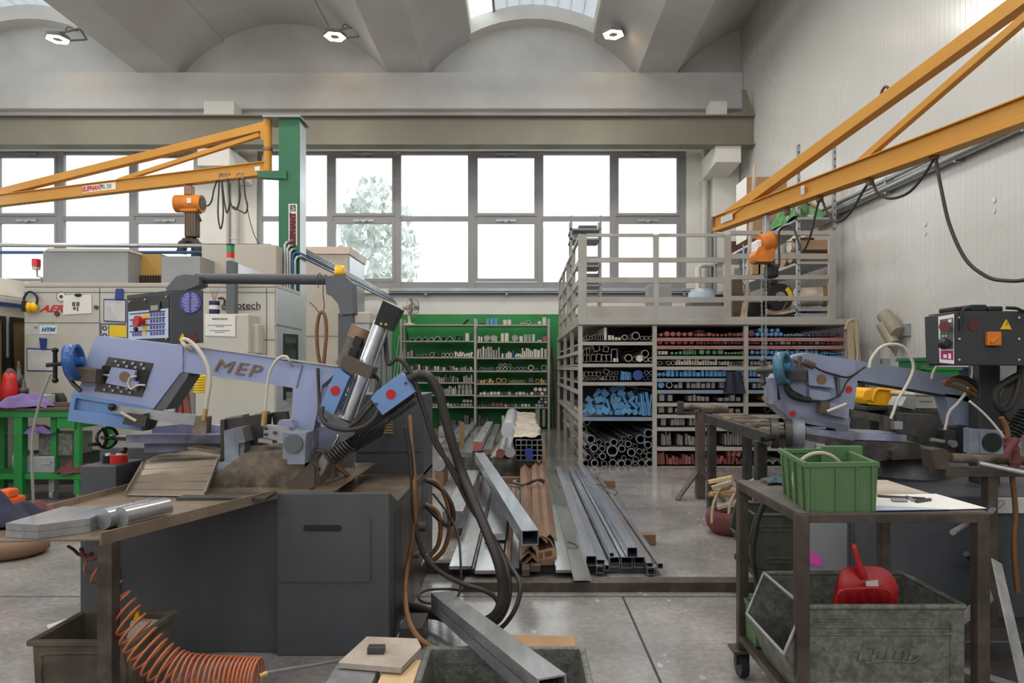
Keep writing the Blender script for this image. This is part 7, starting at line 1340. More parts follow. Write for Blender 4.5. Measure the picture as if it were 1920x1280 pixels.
# roller arm in front
RA = thing('bar_support', 'dirty steel roller bar on a dark post in front of the second saw', 'roller', at(1830, 880, 3.45), None)
M().cyl(at(1782, 858, 3.5), at(1940, 864, 3.5), .024, n=18).build('roller', 'cast_dirty', RA); M().prism(P(3.45, [(1748, 843), (1770, 841), (1778, 845), (1780, 880), (1752, 879)]), (0, .1, 0)).build('end_block', 'cart_steel', RA, .004)
M().box(at(1775, 0, 3.45).x, at(1940, 0, 3.45).x, 3.45, 3.6, at(0, 894, 3.45).z, at(0, 881, 3.45).z).build('arm_plate', 'cart_steel', RA, .003); M().cyl(at(1835, 868, 3.4), at(1940, 890, 3.35), .013).build('stop_rod', 'steel_bright', RA); M().box(at(1846, 0, 3.5).x, at(1864, 0, 3.5).x, 3.47, 3.53, 0, at(0, 890, 3.5).z).build('leg', 'cart_steel', RA, .003)
kn = thing('red_rag_knot', 'dark red rag knotted round the roller bar with a white rod', 'rag', at(1895, 850, 3.45)); M().tube(pts(3.42, (1884, 820), (1892, 832), (1900, 845), (1904, 862), (1902, 880)), .028, radii=[.014, .026, .03, .024, .026, .018]).tube(pts(3.4, (1906, 822), (1898, 835), (1890, 848), (1888, 858)), .018).build('cloth', 'maroon', kn, 0); M().tube(pts(3.44, (1818, 752), (1845, 775), (1870, 803), (1888, 828)), .006).build('white_rod', 'hose_white', kn)
hs_ = solo(M().tube(pts(3.5, (1877, 782), (1888, 805), (1893, 850), (1899, 905), (1904, 960), (1901, 1010), (1903, 1060), (1908, 1110)), .013), 'tan_hose', 'hose_tan', 'tan hose hanging down beside the roller arm leg to the floor', 'hose')
# ---- roller conveyor and tripod stand
RC = thing('roller_conveyor', 'dark steel roller conveyor feeding the second saw', 'conveyor', (2.1, 6, 0)); A0, A1 = V((1.92, 7.1, .9)), V((1.82, 4.8, .9)); off = V((.38, .06, 0))
for o_ in (V((0, 0, 0)), off): M().beam(A0+o_, A1+o_, .05, .09).build('side_rail', 'steel_dark', RC, .004)
for k in range(6): c = A0.lerp(A1, .08+.17*k); M().cyl(c+V((.02, 0, .03)), c+off+V((-.02, 0, .03)), .03, n=16).build('roller', 'cast_dirty', RC)
for y, o_ in ((.1, V((0, 0, 0))), (.1, off), (.8, V((0, 0, 0))), (.8, off)): c = A0.lerp(A1, y)+o_; M().box(c.x-.04, c.x+.04, c.y-.04, c.y+.04, 0, .86).build('leg', 'steel_dark', RC, .004)
c = A0.lerp(A1, .1); M().beam(c+V((0, 0, -.75)), c+off+V((0, 0, -.75)), .05, .05).build('foot_rail', 'steel_dark', RC)
TS = thing('roller_stand', 'rusty tripod roller stand beside the conveyor', 'stand', fl(1313, 925)); c = V((at(1313, 0, 7.45).x, 7.45, 0))
M().box(c.x-.045, c.x+.045, 7.4, 7.5, .0, .95).build('post', 'brown_dark', TS, .004); M().cyl((c.x-.2, 7.4, 1.0), (c.x+.28, 7.4, .985), .03, n=16).build('roller', 'cast_dirty', TS); M().box(c.x-.25, c.x-.2, 7.36, 7.46, .93, 1.06).build('fork', 'steel_dark', TS, .004); M().box(c.x-.25, c.x+.3, 7.42, 7.48, .91, .95).build('cross_bar', 'steel_dark', TS)
for dx, dy in ((-.28, -.12), (.2, -.2), (.05, .3)): M().beam((c.x, 7.45, .34), (c.x+dx, 7.45+dy, .01), .07, .02).build('leg', 'brown_dark', TS, .003)
# ---- things behind, on the bench along the ribbed wall
BW = thing('wall_bench', 'low dark bench along the ribbed wall carrying plastic bins', 'bench', (4.2, 6.8, 0)); M().box(3.3, 5.1, 6.2, 7.2, .96, 1.0).build('bench_top', 'brown_dark', BW, .005)
for x in (3.36, 5.03):
    for y in (6.26, 7.13): M().box(x-.03, x+.03, y-.03, y+.03, 0, .96).build('leg', 'cart_steel', BW)
def tub(name, x0, x1, y0, y1, z0, z1, m, label, wt=.012, tap=.03, rim=.02, group=None, lip=None):
    t = thing(name, label, 'bin', ((x0+x1)/2, (y0+y1)/2, z0), group); a, b = (x1-x0)*tap, (y1-y0)*tap
    bot = [(x0+a, y0+b, z0), (x1-a, y0+b, z0), (x1-a, y1-b, z0), (x0+a, y1-b, z0)]; top = [(x0, y0, z1), (x1, y0, z1), (x1, y1, z1), (x0, y1, z1)]
    ib = [(x0+a+wt, y0+b+wt, z0+wt), (x1-a-wt, y0+b+wt, z0+wt), (x1-a-wt, y1-b-wt, z0+wt), (x0+a+wt, y1-b-wt, z0+wt)]; it = [(x0+wt, y0+wt, z1), (x1-wt, y0+wt, z1), (x1-wt, y1-wt, z1), (x0+wt, y1-wt, z1)]
    k = M().add(bot+top+ib+it, [(3, 2, 1, 0)]+[(i, (i+1) % 4, 4+(i+1) % 4, 4+i) for i in range(4)]+[(8, 9, 10, 11)]+[(8+i, 12+i, 12+(i+1) % 4, 8+(i+1) % 4) for i in range(4)]+[(4+i, 4+(i+1) % 4, 12+(i+1) % 4, 12+i) for i in range(4)])
    k.build('shell', m, t, .004); q_ = [(x0-rim, y0-rim), (x1+rim, y0-rim), (x1+rim, y1+rim), (x0-rim, y1+rim)]; qi = [(x0+.004, y0+.004), (x1-.004, y0+.004), (x1-.004, y1-.004), (x0+.004, y1-.004)]
    M().frame([(x, y, z1-.02) for x, y in q_], [(x, y, z1-.02) for x, y in qi], (0, 0, .022)).build('rim', m, t, .004); return t
t = thing('yellow_bin', 'yellow plastic picking bin behind the second saw bow', 'bin', at(1655, 760, 5.6)); yy = 5.55
M().prism(P(yy, [(1622, 746), (1626, 731), (1636, 727), (1690, 733), (1690, 762), (1628, 758)]), (0, .3, 0)).build('shell', 'yellow_bin', t, .01); M().prism(P(yy-.012, [(1617, 745), (1622, 733), (1636, 731), (1640, 738), (1632, 750), (1618, 750)]), (0, .012, 0)).build('label_holder', 'yellow_bin', t, .004)
for px in (1652, 1660): M().beam(at(px, 731, yy-.003), at(px, 759, yy-.003), .008, .008).build('rib', 'yellow_bin', t)
M().tube(P(yy-.01, [(1636, 752), (1638, 742), (1642, 733), (1650, 729), (1690, 734)]), .012).build('rim', 'yellow_bin', t)
solo(M().box(at(1612, 0, 5.6).x, at(1705, 0, 5.6).x, 5.5, 6.0, at(0, 764, 5.55).z-.02, at(0, 761, 5.55).z).box(at(1630, 0, 5.6).x, at(1690, 0, 5.6).x, 5.6, 5.9, 0, at(0, 764, 5.55).z-.02), 'bin_stand', 'fami_dark', 'dark stand under the yellow picking bin', 'stand', bevel=.005)
z = at(0, 766, 5.2).z
t = tub('cream_box', at(1716, 0, 5.2).x, at(1762, 0, 5.2).x, 5.2, 5.5, at(0, 766, 5.2).z, at(0, 736, 5.2).z, 'cream', 'cream plastic box behind the second saw, with a moulded line on its front', tap=.04); M().beam(at(1724, 752, 5.195), at(1748, 753, 5.195), .004, .006).build('moulded_line', 'text_grey', t)
solo(M().box(at(1690, 0, 5.3).x, at(1790, 0, 5.3).x, 5.15, 5.6, .0, z-.005), 'tool_cabinet', 'fami_dark', 'dark cabinet standing behind the second saw under the cream box', 'cabinet', bevel=.006)
solo(M().prism(P(5.15, [(1690, 762), (1700, 744), (1716, 746), (1716, 768)]), (0, .2, 0)), 'bright_casting', 'galv', 'small bright casting lying between the yellow bin and cream box', 'casting', bevel=.008)
t = tub('green_box', at(1718, 0, 6.3).x, at(1756, 0, 6.3).x, 6.3, 6.6, 1.0, at(0, 673, 6.3).z, 'crane_green', 'dark green lidded box standing on the bench by the ribbed wall', tap=.02); M().box(at(1716, 0, 6.3).x, at(1758, 0, 6.3).x, 6.28, 6.62, at(0, 673, 6.3).z, at(0, 670, 6.3).z).build('lid', 'crane_green', t, .005); M().box(at(1725, 0, 6.3).x, at(1737, 0, 6.3).x, 6.27, 6.3, at(0, 692, 6.3).z, at(0, 684, 6.3).z).build('handle', 'bin_green', t)
tub('green_tray', at(1740, 0, 6.25).x, at(1795, 0, 6.25).x, 6.22, 6.5, 1.0, at(0, 690, 6.25).z, 'bench_green', 'brighter green tray on the bench beside the dark green box', tap=.06); tub('blue_tray', at(1795, 0, 6.4).x, at(1850, 0, 6.4).x, 6.4, 6.7, 1.0, at(0, 688, 6.4).z, 'navy', 'dark blue tray on the bench by the ribbed wall', tap=.04)
for i, (px, py) in enumerate(((1643, 658), (1662, 672))): a = at(px, py, 7.0); solo(M().box(a.x-.04, a.x+.04, 7.0, 7.06, 0, a.z), 'upright_bar', 'machine_grey', ('taller', 'shorter')[i]+' grey upright bar standing behind the second saw bow', 'bar', 'upright bars behind the saw')
drape('sack', 'brown_dark', at(1606, 0, 6.9).x, at(1624, 0, 6.9).x, 6.95, at(0, 800, 6.9).z, at(0, 705, 6.9).z, 'dark folded sack hanging behind the second saw cover')
solo(M().box(at(1604, 0, 6.95).x, at(1626, 0, 6.95).x, 7.0, 7.05, 0, at(0, 700, 6.95).z), 'sack_stand', 'cart_steel', 'dark stand holding the folded sack behind the second saw', 'stand')
# ---- steel cart
CT = thing('steel_cart', 'open steel cart with angle legs and flat top, in front of the second saw', 'cart', (1.34, 2.8, 0)); X0c, X1c, Y0c, Y1c = .995, 1.69, 2.46, 3.17
fr = M().box(X0c, X1c, Y0c, Y1c, .893, .9).build('top', 'cart_top', CT)
for x0, x1, y0, y1 in ((X0c+.045, X1c-.045, Y0c, Y0c+.006), (X0c+.045, X1c-.045, Y1c-.006, Y1c), (X0c, X0c+.006, Y0c+.045, Y1c-.045), (X1c-.006, X1c, Y0c+.045, Y1c-.045)): M().box(x0, x1, y0, y1, .862, .893).build('top_rail', 'cart_steel', CT, .002)
for x in (X0c, X1c-.045):
    for y in (Y0c, Y1c-.045): M().box(x, x+.045, y, y+.045, .13, .893).build('leg', 'cart_steel', CT, .004)
for x0, x1, y0, y1 in ((X0c+.046, X1c-.046, Y0c+.001, Y0c+.03), (X0c+.046, X1c-.046, Y1c-.03, Y1c-.001), (X0c+.001, X0c+.03, Y0c+.046, Y1c-.046), (X1c-.03, X1c-.001, Y0c+.046, Y1c-.046)): M().box(x0, x1, y0, y1, .17, .2).build('shelf_rail', 'cart_steel', CT, .002)
M().box(X0c+.005, X1c-.005, Y0c+.005, Y1c-.005, .184, .19).build('shelf', 'cart_top', CT)
for x in (X0c+.02, X1c-.02):
    for y in (Y0c+.02, Y1c-.02): w_ = M().box(x-.05, x+.05, y-.05, y+.05, .12, .13).build('castor_plate', 'cart_steel', CT); M().cyl((x-.018, y, .06), (x+.018, y, .06), .06, n=20).box(x-.03, x+.03, y-.02, y+.02, .06, .12).build('castor', 'black', w_)
# big scoop bin on its lower shelf
def scoop(name, label, x0, xl, xt, x1, y0, y1, z0, zl, z1, m, group=None, txt=None, rimm=None):
    """open-fronted bin whose sloping mouth faces -x"""
    t = thing(name, label, 'bin', ((x0+x1)/2, (y0+y1)/2, z0), group); w_ = .006
    side = [(x0, z0), (x1, z0), (x1, z1), (xt, z1), (xl, zl)]
    for y, nm in ((y0, 'side_wall'), (y1-w_, 'side_wall')): M().prism([(x, y, z) for x, z in side], (0, w_, 0)).build(nm, m, t)
    M().box(x1-w_, x1-.001, y0+w_, y1-w_, z0, z1).build('back_wall', m, t); M().box(x0+.008, x1-w_, y0+w_, y1-w_, z0+.001, z0+w_).build('floor_plate', m, t); M().prism([(x0+.001, y0+w_, z0), (xl+.001, y0+w_, zl), (xl+w_, y0+w_, zl), (x0+w_, y0+w_, z0)], (0, y1-y0-2*w_, 0)).build('mouth_wall', m, t)
    r_ = .011
    for pth, nm, mm in (([(x1, y0, z1), (xt, y0, z1)], 'rolled_rim', m), ([(x1, y1, z1), (xt, y1, z1)], 'rolled_rim', m), ([(x1, y0, z1), (x1, y1, z1)], 'rolled_rim', m), ([(xt, y0, z1), (xl, y0, zl)], 'mouth_rim', rimm or m), ([(xt, y1, z1), (xl, y1, zl)], 'mouth_rim', rimm or m), ([(xl, y0, zl), (xl, y1, zl)], 'mouth_rim', rimm or m), ([(xt, y0, z1), (xt, y1, z1)], 'mouth_rim', rimm or m)):
        M().tube([V(p) for p in pth], r_ if nm[0] == 'r' else r_*.7, sub=0).build(nm, mm, t)
    for zf in (.78, .2):
        z = z0+(z1-z0)*zf-.01; xa, xb = xt+.03 if zf > .5 else x0+.05, x1-.06
        M().tube([V((xb+.014*math.sin(PI*k/6), y0-.001, z-.014*math.cos(PI*k/6))) for k in range(7)]+[V((xa-.014*math.sin(PI*k/6), y0-.001, z+.014*math.cos(PI*k/6))) for k in range(7)], .004, n=6, sub=0, closed=True).build('pressed_bead', m, t)
    return t
fm1 = scoop('scoop_bin', 'large grey-green open-fronted steel bin on the lower cart shelf, holding the dustpan', 1.03, .957, 1.03, 1.615, 2.49, 2.9, .2, .377, .55, 'fami_green', 'grey-green scoop bins', rimm='steel')
M().tube([V((1.065, 2.488, .5)), V((1.555, 2.488, .5)), V((1.565, 2.488, .49)), V((1.565, 2.488, .24))], .003, n=5, sub=0).build('panel_bead', 'fami_green', fm1)
text('Fami', 'embossed_lettering', 'fami_green', fm1, (1.32, 2.4885, .385), .1, (PI/2, 0, 0), .003, .3, 1.1, bold=.001); M().tube([V((1.25, 2.487, .345)), V((1.33, 2.487, .355)), V((1.42, 2.487, .35)), V((1.45, 2.487, .365))], .004, n=5).build('embossed_flourish', 'fami_green', fm1)
for i, (x, y, rz, w_, m) in enumerate(((1.12, 2.62, .3, .11, 'steel_dark'), (1.2, 2.75, -.5, .13, 'steel'), (1.1, 2.78, .9, .1, 'steel_dark'), (1.28, 2.66, 1.3, .12, 'steel_dark'))):
    c_, s_ = math.cos(rz)*w_/2, math.sin(rz)*w_/2; solo(M().beam((x-c_, y-s_, .235+.02*i), (x+c_, y+s_, .24+.02*i), .05, .04), 'offcut', m, '%s flat offcut lying in the open mouth of the large scoop bin, from its lip' % ORD[i], 'offcut', 'offcuts in the scoop bin', .002)
# dustpan standing in the bin
DP = thing('dustpan', 'red plastic dustpan with raised handle standing in the large scoop bin', 'dustpan', (1.27, 2.62, .4)); Yd = 2.6
def dsh(u, v):
    a = u*2-1; top = 1-abs(a)**5*.3; z = .45+(.215*top)*v+.0; x = at(1619, 0, Yd).x+a*(.128-.012*v*abs(a)); y = Yd+.03*(1-v)+.06*abs(a)**3*-.5-.05*math.sin(v*PI)*(1-abs(a)**4); return (x, y, z)
M().sheet(dsh, 24, 14).sheet(lambda u, v: tuple(V(dsh(1-u, v))+V((0, .006, 0))), 24, 14).build('pan', 'dustpan', DP)
M().tube([at(1619, 1082, Yd-.02), at(1611, 1060, Yd-.03), at(1604, 1035, Yd-.035), at(1600, 1018, Yd-.03)], .014, radii=[.016, .014, .011, .011, .012, .01]).build('handle', 'dustpan', DP); M().tube([at(1570, 1135, Yd-.05), at(1576, 1108, Yd-.07), at(1620, 1102, Yd-.085), at(1664, 1106, Yd-.07), at(1672, 1133, Yd-.05)], .006, n=6).build('pan_lip', 'dustpan', DP); M().prism(P(Yd-.062, [(1624, 1090), (1646, 1087), (1648, 1103), (1625, 1104)]), (0, .004, 0)).build('worn_sticker', 'paper_grey', DP)
for k in range(5): M().beam(at(1584+18*k, 1107, Yd-.075), at(1582+19*k, 1132, Yd-.05), .002, .02).build('pan_rib', 'dustpan', DP)
tub('small_green_bin', 1.02, 1.12, 2.98, 3.12, .2, .37, 'bin_green', 'small green bin standing behind the scoop bin on the cart shelf', tap=.04, wt=.004, rim=.005)
# green plastic bin on top
GB = thing('green_stacking_bin', 'green plastic stacking bin with open front on the cart top', 'bin', (1.17, 2.7, .9))
g0, g1, h0, h1 = 1.032, 1.292, 2.475, 2.88; zt3 = 1.075; sh = .05
def gq(x, y, z): return V((x+(y-h0)*.16, y, z))
w_ = .006
M().prism([gq(g0+.008, h0, .9), gq(g1-.008, h0, .9), gq(g1, h0, zt3), gq(g0, h0, zt3)], (0, w_, 0)).build('near_wall', 'bin_green', GB)
M().prism([gq(g0+.008, h1, .9), gq(g1-.008, h1, .9), gq(g1, h1, zt3), gq(g0, h1, zt3)], (0, w_, 0)).build('far_wall', 'bin_green', GB)
ha, hb_ = h0+w_+.0005, h1-.0005; M().prism([gq(g0+.008, ha, .9), gq(g0+.008, hb_, .9), gq(g0-.01, hb_, zt3+.01), gq(g0, ha, zt3)], (w_, 0, 0)).build('side_wall', 'bin_green', GB); M().prism([gq(g1-.008, ha, .9), gq(g1-.008, hb_, .9), gq(g1, hb_, zt3), gq(g1, ha, zt3)], (-w_, 0, 0)).build('side_wall', 'bin_green', GB); M().prism([gq(g0+.015, ha, .901), gq(g1-.015, ha, .901), gq(g1-.015, hb_, .901), gq(g0+.015, hb_, .901)], (0, 0, w_)).build('bottom', 'bin_green', GB)
for a, b in (((g0, h0), (g1, h0)), ((g1, h0), (g1, h1)), ((g0, h0), (g0-.01, h1)), ((g0, h1), (g1, h1))): M().beam(gq(*a, zt3-.006), gq(*b, zt3-.002), .014, .018).build('rim', 'bin_green', GB, .002)
for f in (.08, .42, .7, .92): x = g0+(g1-g0)*f; M().beam(gq(x, h0-.003, .902), gq(x, h0-.003, zt3-.01), .007, .008).build('rib', 'bin_green', GB)
for f in (.12, .4, .65, .9): y = h0+(h1-h0)*f; M().beam(gq(g0+.004, y, .902), gq(g0-.005, y, zt3-.005), .012, .012).build('rib', 'bin_green', GB)
solo(M().tube([V((1.16+.1*math.cos(a*PI/8), 2.66, .99+.1*math.sin(a*PI/8))) for a in range(16)], .008, sub=2, closed=True), 'wire_ring', 'foam', 'pale ring standing inside the green stacking bin', 'ring')
solo(M().box(1.24, 1.4, 2.8, 2.83, .906, 1.1), 'green_plate', 'bin_green', 'second green rim standing at the back corner of the stacking bin', 'plate', bevel=.003)
rag('blue_glove', 'dark_teal', (1.15, 3.08, .9), .1, .1, .02, 'flat dark teal glove lying behind the green stacking bin', 51, 'glove')
def sheetp(name, q_, z, m, label, cat_='paper', group=None): return solo(M().prism([fl(a, b, z) for a, b in q_], (0, 0, .0015)), name, m, label, cat_, group)
sheetp('brown_sheet', [(1626, 931), (1636, 900), (1662, 900), (1745, 926), (1680, 940)], .9015, 'foam', 'brown paper sheet at the back of the cart top')
sheetp('white_sheet', [(1640, 955), (1640, 928), (1755, 926), (1850, 953), (1760, 956)], .9035, 'paper', 'large white paper sheet on the cart top'); sheetp('printed_sheet', [(1642, 957), (1645, 948), (1720, 951), (1780, 955)], .9055, 'pale_blue', 'printed bluish sheet at the front edge of the cart top')
CA = thing('calipers', 'steel calipers lying on the white sheet on the cart', 'calipers', fl(1690, 935, .91)); M().beam(fl(1645, 929, .91), fl(1735, 934, .91), .016, .006).build('beam', 'steel_dark', CA); M().beam(fl(1672, 936, .912), fl(1700, 937, .912), .03, .008).beam(fl(1700, 930, .91), fl(1712, 938, .91), .012, .006).build('slider', 'galv', CA)
solo(M().beam(fl(1718, 940, .91), fl(1744, 936, .91), .012, .01), 'steel_pin', 'steel_dark', 'short dark steel pin on the white sheet beside the calipers', 'pin')
# bins and scrap behind the cart
fm2 = scoop('scoop_bin', 'dark upper scoop bin on the stand behind the cart leg', 1.40, 1.33, 1.37, 1.65, 4.0, 4.35, .24, .4, .56, 'fami_dark', 'grey-green scoop bins')
BS = thing('bin_stand', 'dark floor stand under the dark scoop bin behind the cart', 'stand', (1.7, 4.2, 0))
M().box(1.36, 1.65, 3.98, 4.37, .2, .235).build('plate', 'steel_dark', BS)
for x in (1.4, 1.61):
    for y in (4.02, 4.32): M().box(x-.02, x+.02, y-.02, y+.02, 0, .2).build('leg', 'steel_dark', BS)
solo(M().tube(pts(3.3, (1434, 940), (1422, 970), (1415, 1005), (1412, 1040), (1415, 1065), (1420, 1100, 3.35), (1432, 1170, 3.45), (1448, 1205, 3.5)), .014).tube(pts(3.3, (1434, 940), (1437, 935)), .014), 'black_hose', 'rubber', 'black hose hanging behind the cart by its rear leg', 'hose')
bg_ = thing('scrap_sack', 'dark red sack full of wood scraps standing on the floor behind the cart', 'sack', fl(1365, 990)); c = fl(1368, 985); c.y = 5.9; c.x = (1372-CX)/F*5.9
M().lathe([(0, 0), (.16, 0), (.21, .06), (.22, .14), (.2, .2), (.17, .2), (.17, .16), (0, .16)], (c.x, c.y, 0), n=24).build('sack', 'maroon', bg_)
for dx in (-.12, .02): M().tube([V((c.x+dx-.1, c.y-.17, .12)), V((c.x+dx-.07, c.y-.14, .3)), V((c.x+dx+.06, c.y-.05, .44)), V((c.x+dx+.12, c.y, .4))], .013).build('sack_strap', 'strap', bg_)
r = random.Random(9)
for i in range(16):
    x, y = c.x+r.uniform(-.13, .3), c.y+r.uniform(-.18, .1); a = r.uniform(-.7, .7); l_ = r.uniform(.14, .26); z = .2+.016*i
    solo(M().beam((x-math.cos(a)*l_/2, y-math.sin(a)*l_/2*.5, z), (x+math.cos(a)*l_/2, y+math.sin(a)*l_/2*.5, z+r.uniform(-.06, .08)), r.uniform(.04, .08), .03), 'wood_scrap', r.choice(['wood', 'wood_pale', 'strap', 'foam']), '%s wood scrap piled in the dark red sack, counted from the bottom' % ORD[i], 'wood scrap', 'wood scraps in the sack', .003)
solo(M().beam(fl(1385, 900, .3)+V((0, 0, 0)), fl(1440, 915, .3), .1, .02), 'dark_plank', 'brown_dark', 'dark plank lying over the scrap sack towards the conveyor', 'plank')
# flat bars leaning at the far right
for i, (a, b, w_, l) in enumerate((((1868, 1052, 3.2), (1925, 1300, 2.7), .055, 'flat grey bar leaning steeply behind the cart leg'), ((1780, 1180, 3.3), (1870, 1105, 3.5), .06, 'flat grey bar crossing low behind the cart legs'), ((1770, 1245, 2.95), (1925, 1290, 2.75), .05, 'flat grey bar lying near the floor behind the cart'))):
    solo(M().beam(at(*a), at(*b), w_, .008, up=(0, 1, 0) if i != 2 else None), 'leaning_flat_bar', 'steel', l, 'flat bar', 'flat bars behind the cart', .0015)
M_ = M().box(2.0, 3.4, 2.9, 3.3, 0, .02); solo(M_, 'drip_mat', 'steel_dark', 'dark oily drip mat on the floor under the second saw front', 'mat')
# ---------------------------------------------------------------- foreground by the first saw
ca_ = thing('coiled_air_hose', 'orange spiral air hose hanging from the tray and sprawling on the floor', 'hose', at(260, 1180, 2.62))
gd = cat([at(160, 1045, 2.68), at(178, 1062, 2.66), at(196, 1085, 2.64), at(212, 1108, 2.62), at(230, 1138, 2.6), at(243, 1165, 2.56), at(262, 1200, 2.52), at(290, 1232, 2.5), at(335, 1258, 2.5), at(390, 1266, 2.5), at(440, 1268, 2.5), at(486, 1270, 2.5)], 60)
hp_ = []; L_ = [0]
for p, q_ in zip(gd, gd[1:]): L_.append(L_[-1]+(q_-p).length)
ph = 0.0; tot = L_[-1]
for i, p in enumerate(gd):
    f = L_[i]/tot; d = (gd[min(i+1, len(gd)-1)]-gd[max(i-1, 0)]).normalized(); side = V((0, 1, 0)); up_ = d.cross(side).normalized()
    pitch = .052*(1-f)**1.2+.0125; ph += (L_[i]-L_[i-1] if i else 0)/pitch*2*PI; r_ = .03+.038*min(1, f*1.9)
    hp_.append((p+side*(math.cos(ph)*r_)+up_*(math.sin(ph)*r_), ph))
# resample finely so each turn is round
fine = []; n_ = 14; tot_ph = hp_[-1][1]; N = int(tot_ph/(2*PI)*n_); j = 0; phs = [0.0]
acc = 0.0
for k in range(N+1):
    tgt = tot_ph*k/N
    while j < len(hp_)-2 and hp_[j+1][1] < tgt: j += 1
    a0, a1 = hp_[j][1], hp_[j+1][1]; s = 0 if a1 == a0 else min(1, max(0, (tgt-a0)/(a1-a0))); i0 = j
    p = gd[j].lerp(gd[j+1], s); f = (L_[j]+(L_[j+1]-L_[j])*s)/tot; d = (gd[min(j+1, len(gd)-1)]-gd[max(j-1, 0)]).normalized(); side = V((0, 1, 0)); up_ = d.cross(side).normalized(); r_ = .03+.038*min(1, f*1.9)
    fine.append(p+side*(math.cos(tgt)*r_)+up_*(math.sin(tgt)*r_))
M().tube(fine, .0048, n=6, sub=0).build('spiral', 'spring_orange', ca_)
M().tube([fine[0], at(172, 1040, 2.66), at(150, 1040, 2.68), at(138, 1030, 2.7), at(128, 1024, 2.72)], .006).build('lead', 'maroon', ca_); M().tube([fine[-1], at(492, 1266, 2.5), at(530, 1256, 2.6), at(580, 1248, 2.75), at(640, 1238, 2.95)], .007).build('braided_tail', 'galv', ca_); M().cyl(at(486, 1268, 2.48), at(500, 1262, 2.5), .01).build('coupling', 'brass', ca_)
M().tube([at(152, 1028, 2.6), at(160, 1046, 2.58), at(176, 1046, 2.56), at(192, 1030, 2.55)], .008).build('upper_loop', 'maroon', ca_)
# dirty bin under the tray
t = tub('dirty_crate', -1.9, -1.51, 2.65, 2.96, .0, .365, 'dirty_bin', 'grimy brown plastic crate on the floor under the tray leg', tap=.03, wt=.014, rim=.014)
M().tube([V((-1.845, 2.655, 0.312)), V((-1.595, 2.655, 0.312)), V((-1.545, 2.655, 0.295)), V((-1.545, 2.655, 0.180)), V((-1.595, 2.655, 0.164)), V((-1.805, 2.655, 0.164)), V((-1.865, 2.655, 0.197)), V((-1.865, 2.655, 0.279))], .01, sub=3, closed=True).build('moulded_panel', 'dirty_bin', t); M().box(-1.87, -1.54, 2.654, 2.662, .22, .225).build('moulded_line', 'text_grey', t)
solo(M().prism([V((-1.665, 2.850, 0.230)), V((-1.545, 2.830, 0.230)), V((-1.525, 2.890, 0.344)), V((-1.665, 2.910, 0.344))], (0, .03, 0)), 'plastic_block', 'foam', 'dirty pale block standing in the grimy crate', 'block', bevel=.006)
solo(M().prism([V((-1.645, 2.890, 0.353)), V((-1.615, 2.890, 0.353)), V((-1.630, 2.890, 0.394))], (0, .01, 0)), 'yellow_wedge', 'amber', 'small yellow triangle sticking out of the grimy crate', 'wedge')
for i, q_ in enumerate((((88, 1172), (125, 1160), (132, 1170), (92, 1184)), ((118, 1168), (150, 1158), (150, 1168), (125, 1176)))): solo(M().prism([fl(a, b-60 if False else b, .002) for a, b in q_], (0, 0, .002)), 'paper_scrap', 'paper_grey', ('outer', 'inner')[i]+' grey paper scrap on the floor beside the grimy crate', 'paper scrap', 'paper scraps')
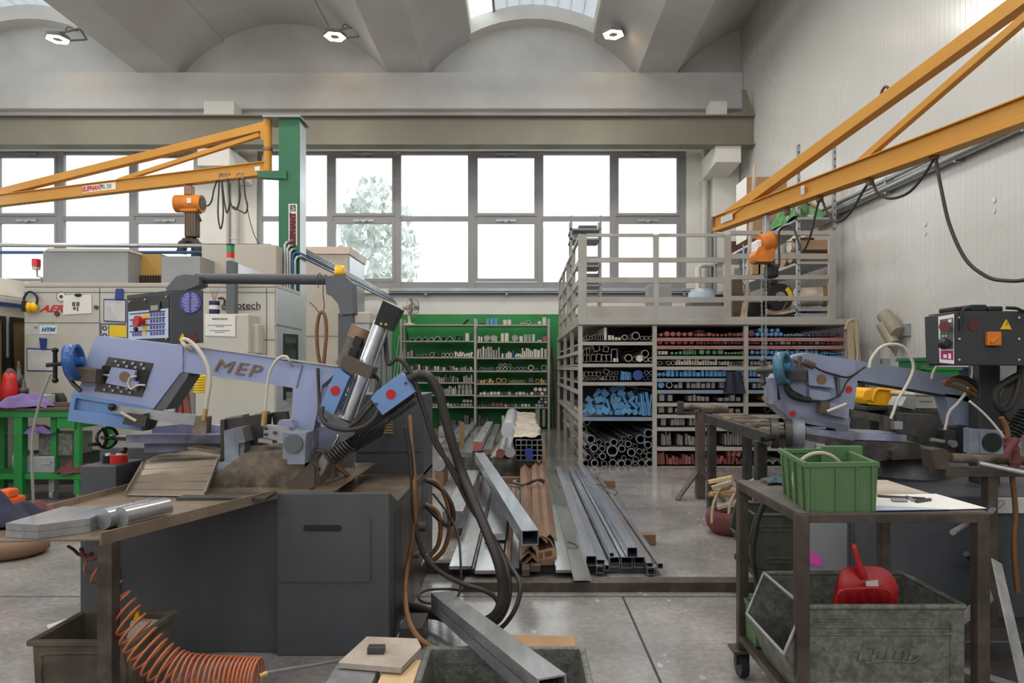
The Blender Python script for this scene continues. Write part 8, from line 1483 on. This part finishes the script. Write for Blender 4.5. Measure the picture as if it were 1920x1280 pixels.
# tray bin, beam and blocks at the bottom
TB = tub('flat_steel_bin', -.40, .26, 2.52, 2.98, .0, .2, 'fami_green', 'flat grey-green steel bin on the floor, crossed by the steel profile', tap=.03, wt=.008, rim=.018)
for z in (.07, .13): M().box(-.36, .22, 2.965, 2.972, z, z+.012).build('inner_bead', 'fami_green', TB)
a = at(826, 1152, 3.62); a.z = .16; b = V((.10, 2.18, .36)); d = (b-a)
for i, (dz, l, m) in enumerate(((.05, 'upper of the two steel profiles resting on the flat bin', 'steel_bright'), (0, 'lower of the two steel profiles resting on the flat bin', 'steel_dark'))):
    k = M(); u, kk = perp(d); o_ = kk*dz
    k.hollow(a+o_, b+o_, .1, .045, .006)
    solo(k, 'steel_profile', 'steel' if i == 0 else 'mill_steel', l, 'steel profile', 'steel profiles on the bin')
solo(M().box(-.62, -.5, 3.45, 3.66, .0, .11), 'support_block', 'steel_dark', 'dark support block under the far end of the steel profiles', 'block', bevel=.004)
sb = thing('foam_slab', 'worn pale slab lying on wood beside the flat steel bin', 'slab', (-.6, 2.75, .22)); zs = .21
sp_ = [(634, 1252), (688, 1202), (782, 1206), (790, 1222), (752, 1262)]
M().prism([fl(x, y, zs) for x, y in sp_], (0, 0, .022)).build('slab', 'foam', sb, .004)
solo(M().box(*(lambda p, q_: (p.x, q_.x, p.y, p.y+.04))(fl(688, 1226, zs+.025), fl(720, 1226, zs+.025)), zs+.024, zs+.052), 'steel_clip', 'steel_dark', 'small dark steel clip lying on the pale slab', 'clip', bevel=.003)
solo(M().box(-.56, -.42, 2.45, 2.86, .02, .2), 'wood_block', 'wood_pale', 'pale wood block under the corner of the slab, by the flat bin', 'block', bevel=.004)
solo(M().box(-.76, -.58, 2.5, 2.8, .0, .205), 'stone_block', 'galv', 'grey block under the outer corner of the pale slab', 'block', bevel=.006)
solo(M().prism([V((-.66, 2.36, .16)), V((-.46, 2.36, .16)), V((-.45, 2.42, .18)), V((-.68, 2.44, .18))], (0, 0, .02)).box(-.64, -.47, 2.37, 2.42, 0, .16), 'green_block', 'fami_green', 'grey-green block at the very bottom before the slab', 'block', bevel=.004)
solo(M().prism([fl(x, y, .001) for x, y in ((918, 1216), (930, 1190), (1076, 1194), (1079, 1212))], (0, 0, .004)), 'cardboard_sheet', 'cardboard', 'flat pale cardboard sheet on the floor behind the flat steel bin', 'cardboard')
solo(M().lathe([(0, 0), (.05, 0), (.05, .02), (.03, .03), (0, .03)], fl(664, 1222, 0.0)+V((0, .35, 0)), n=16), 'levelling_foot', 'steel_dark', 'round levelling foot on the floor before the saw cabinet corner', 'foot')
bake_texts()
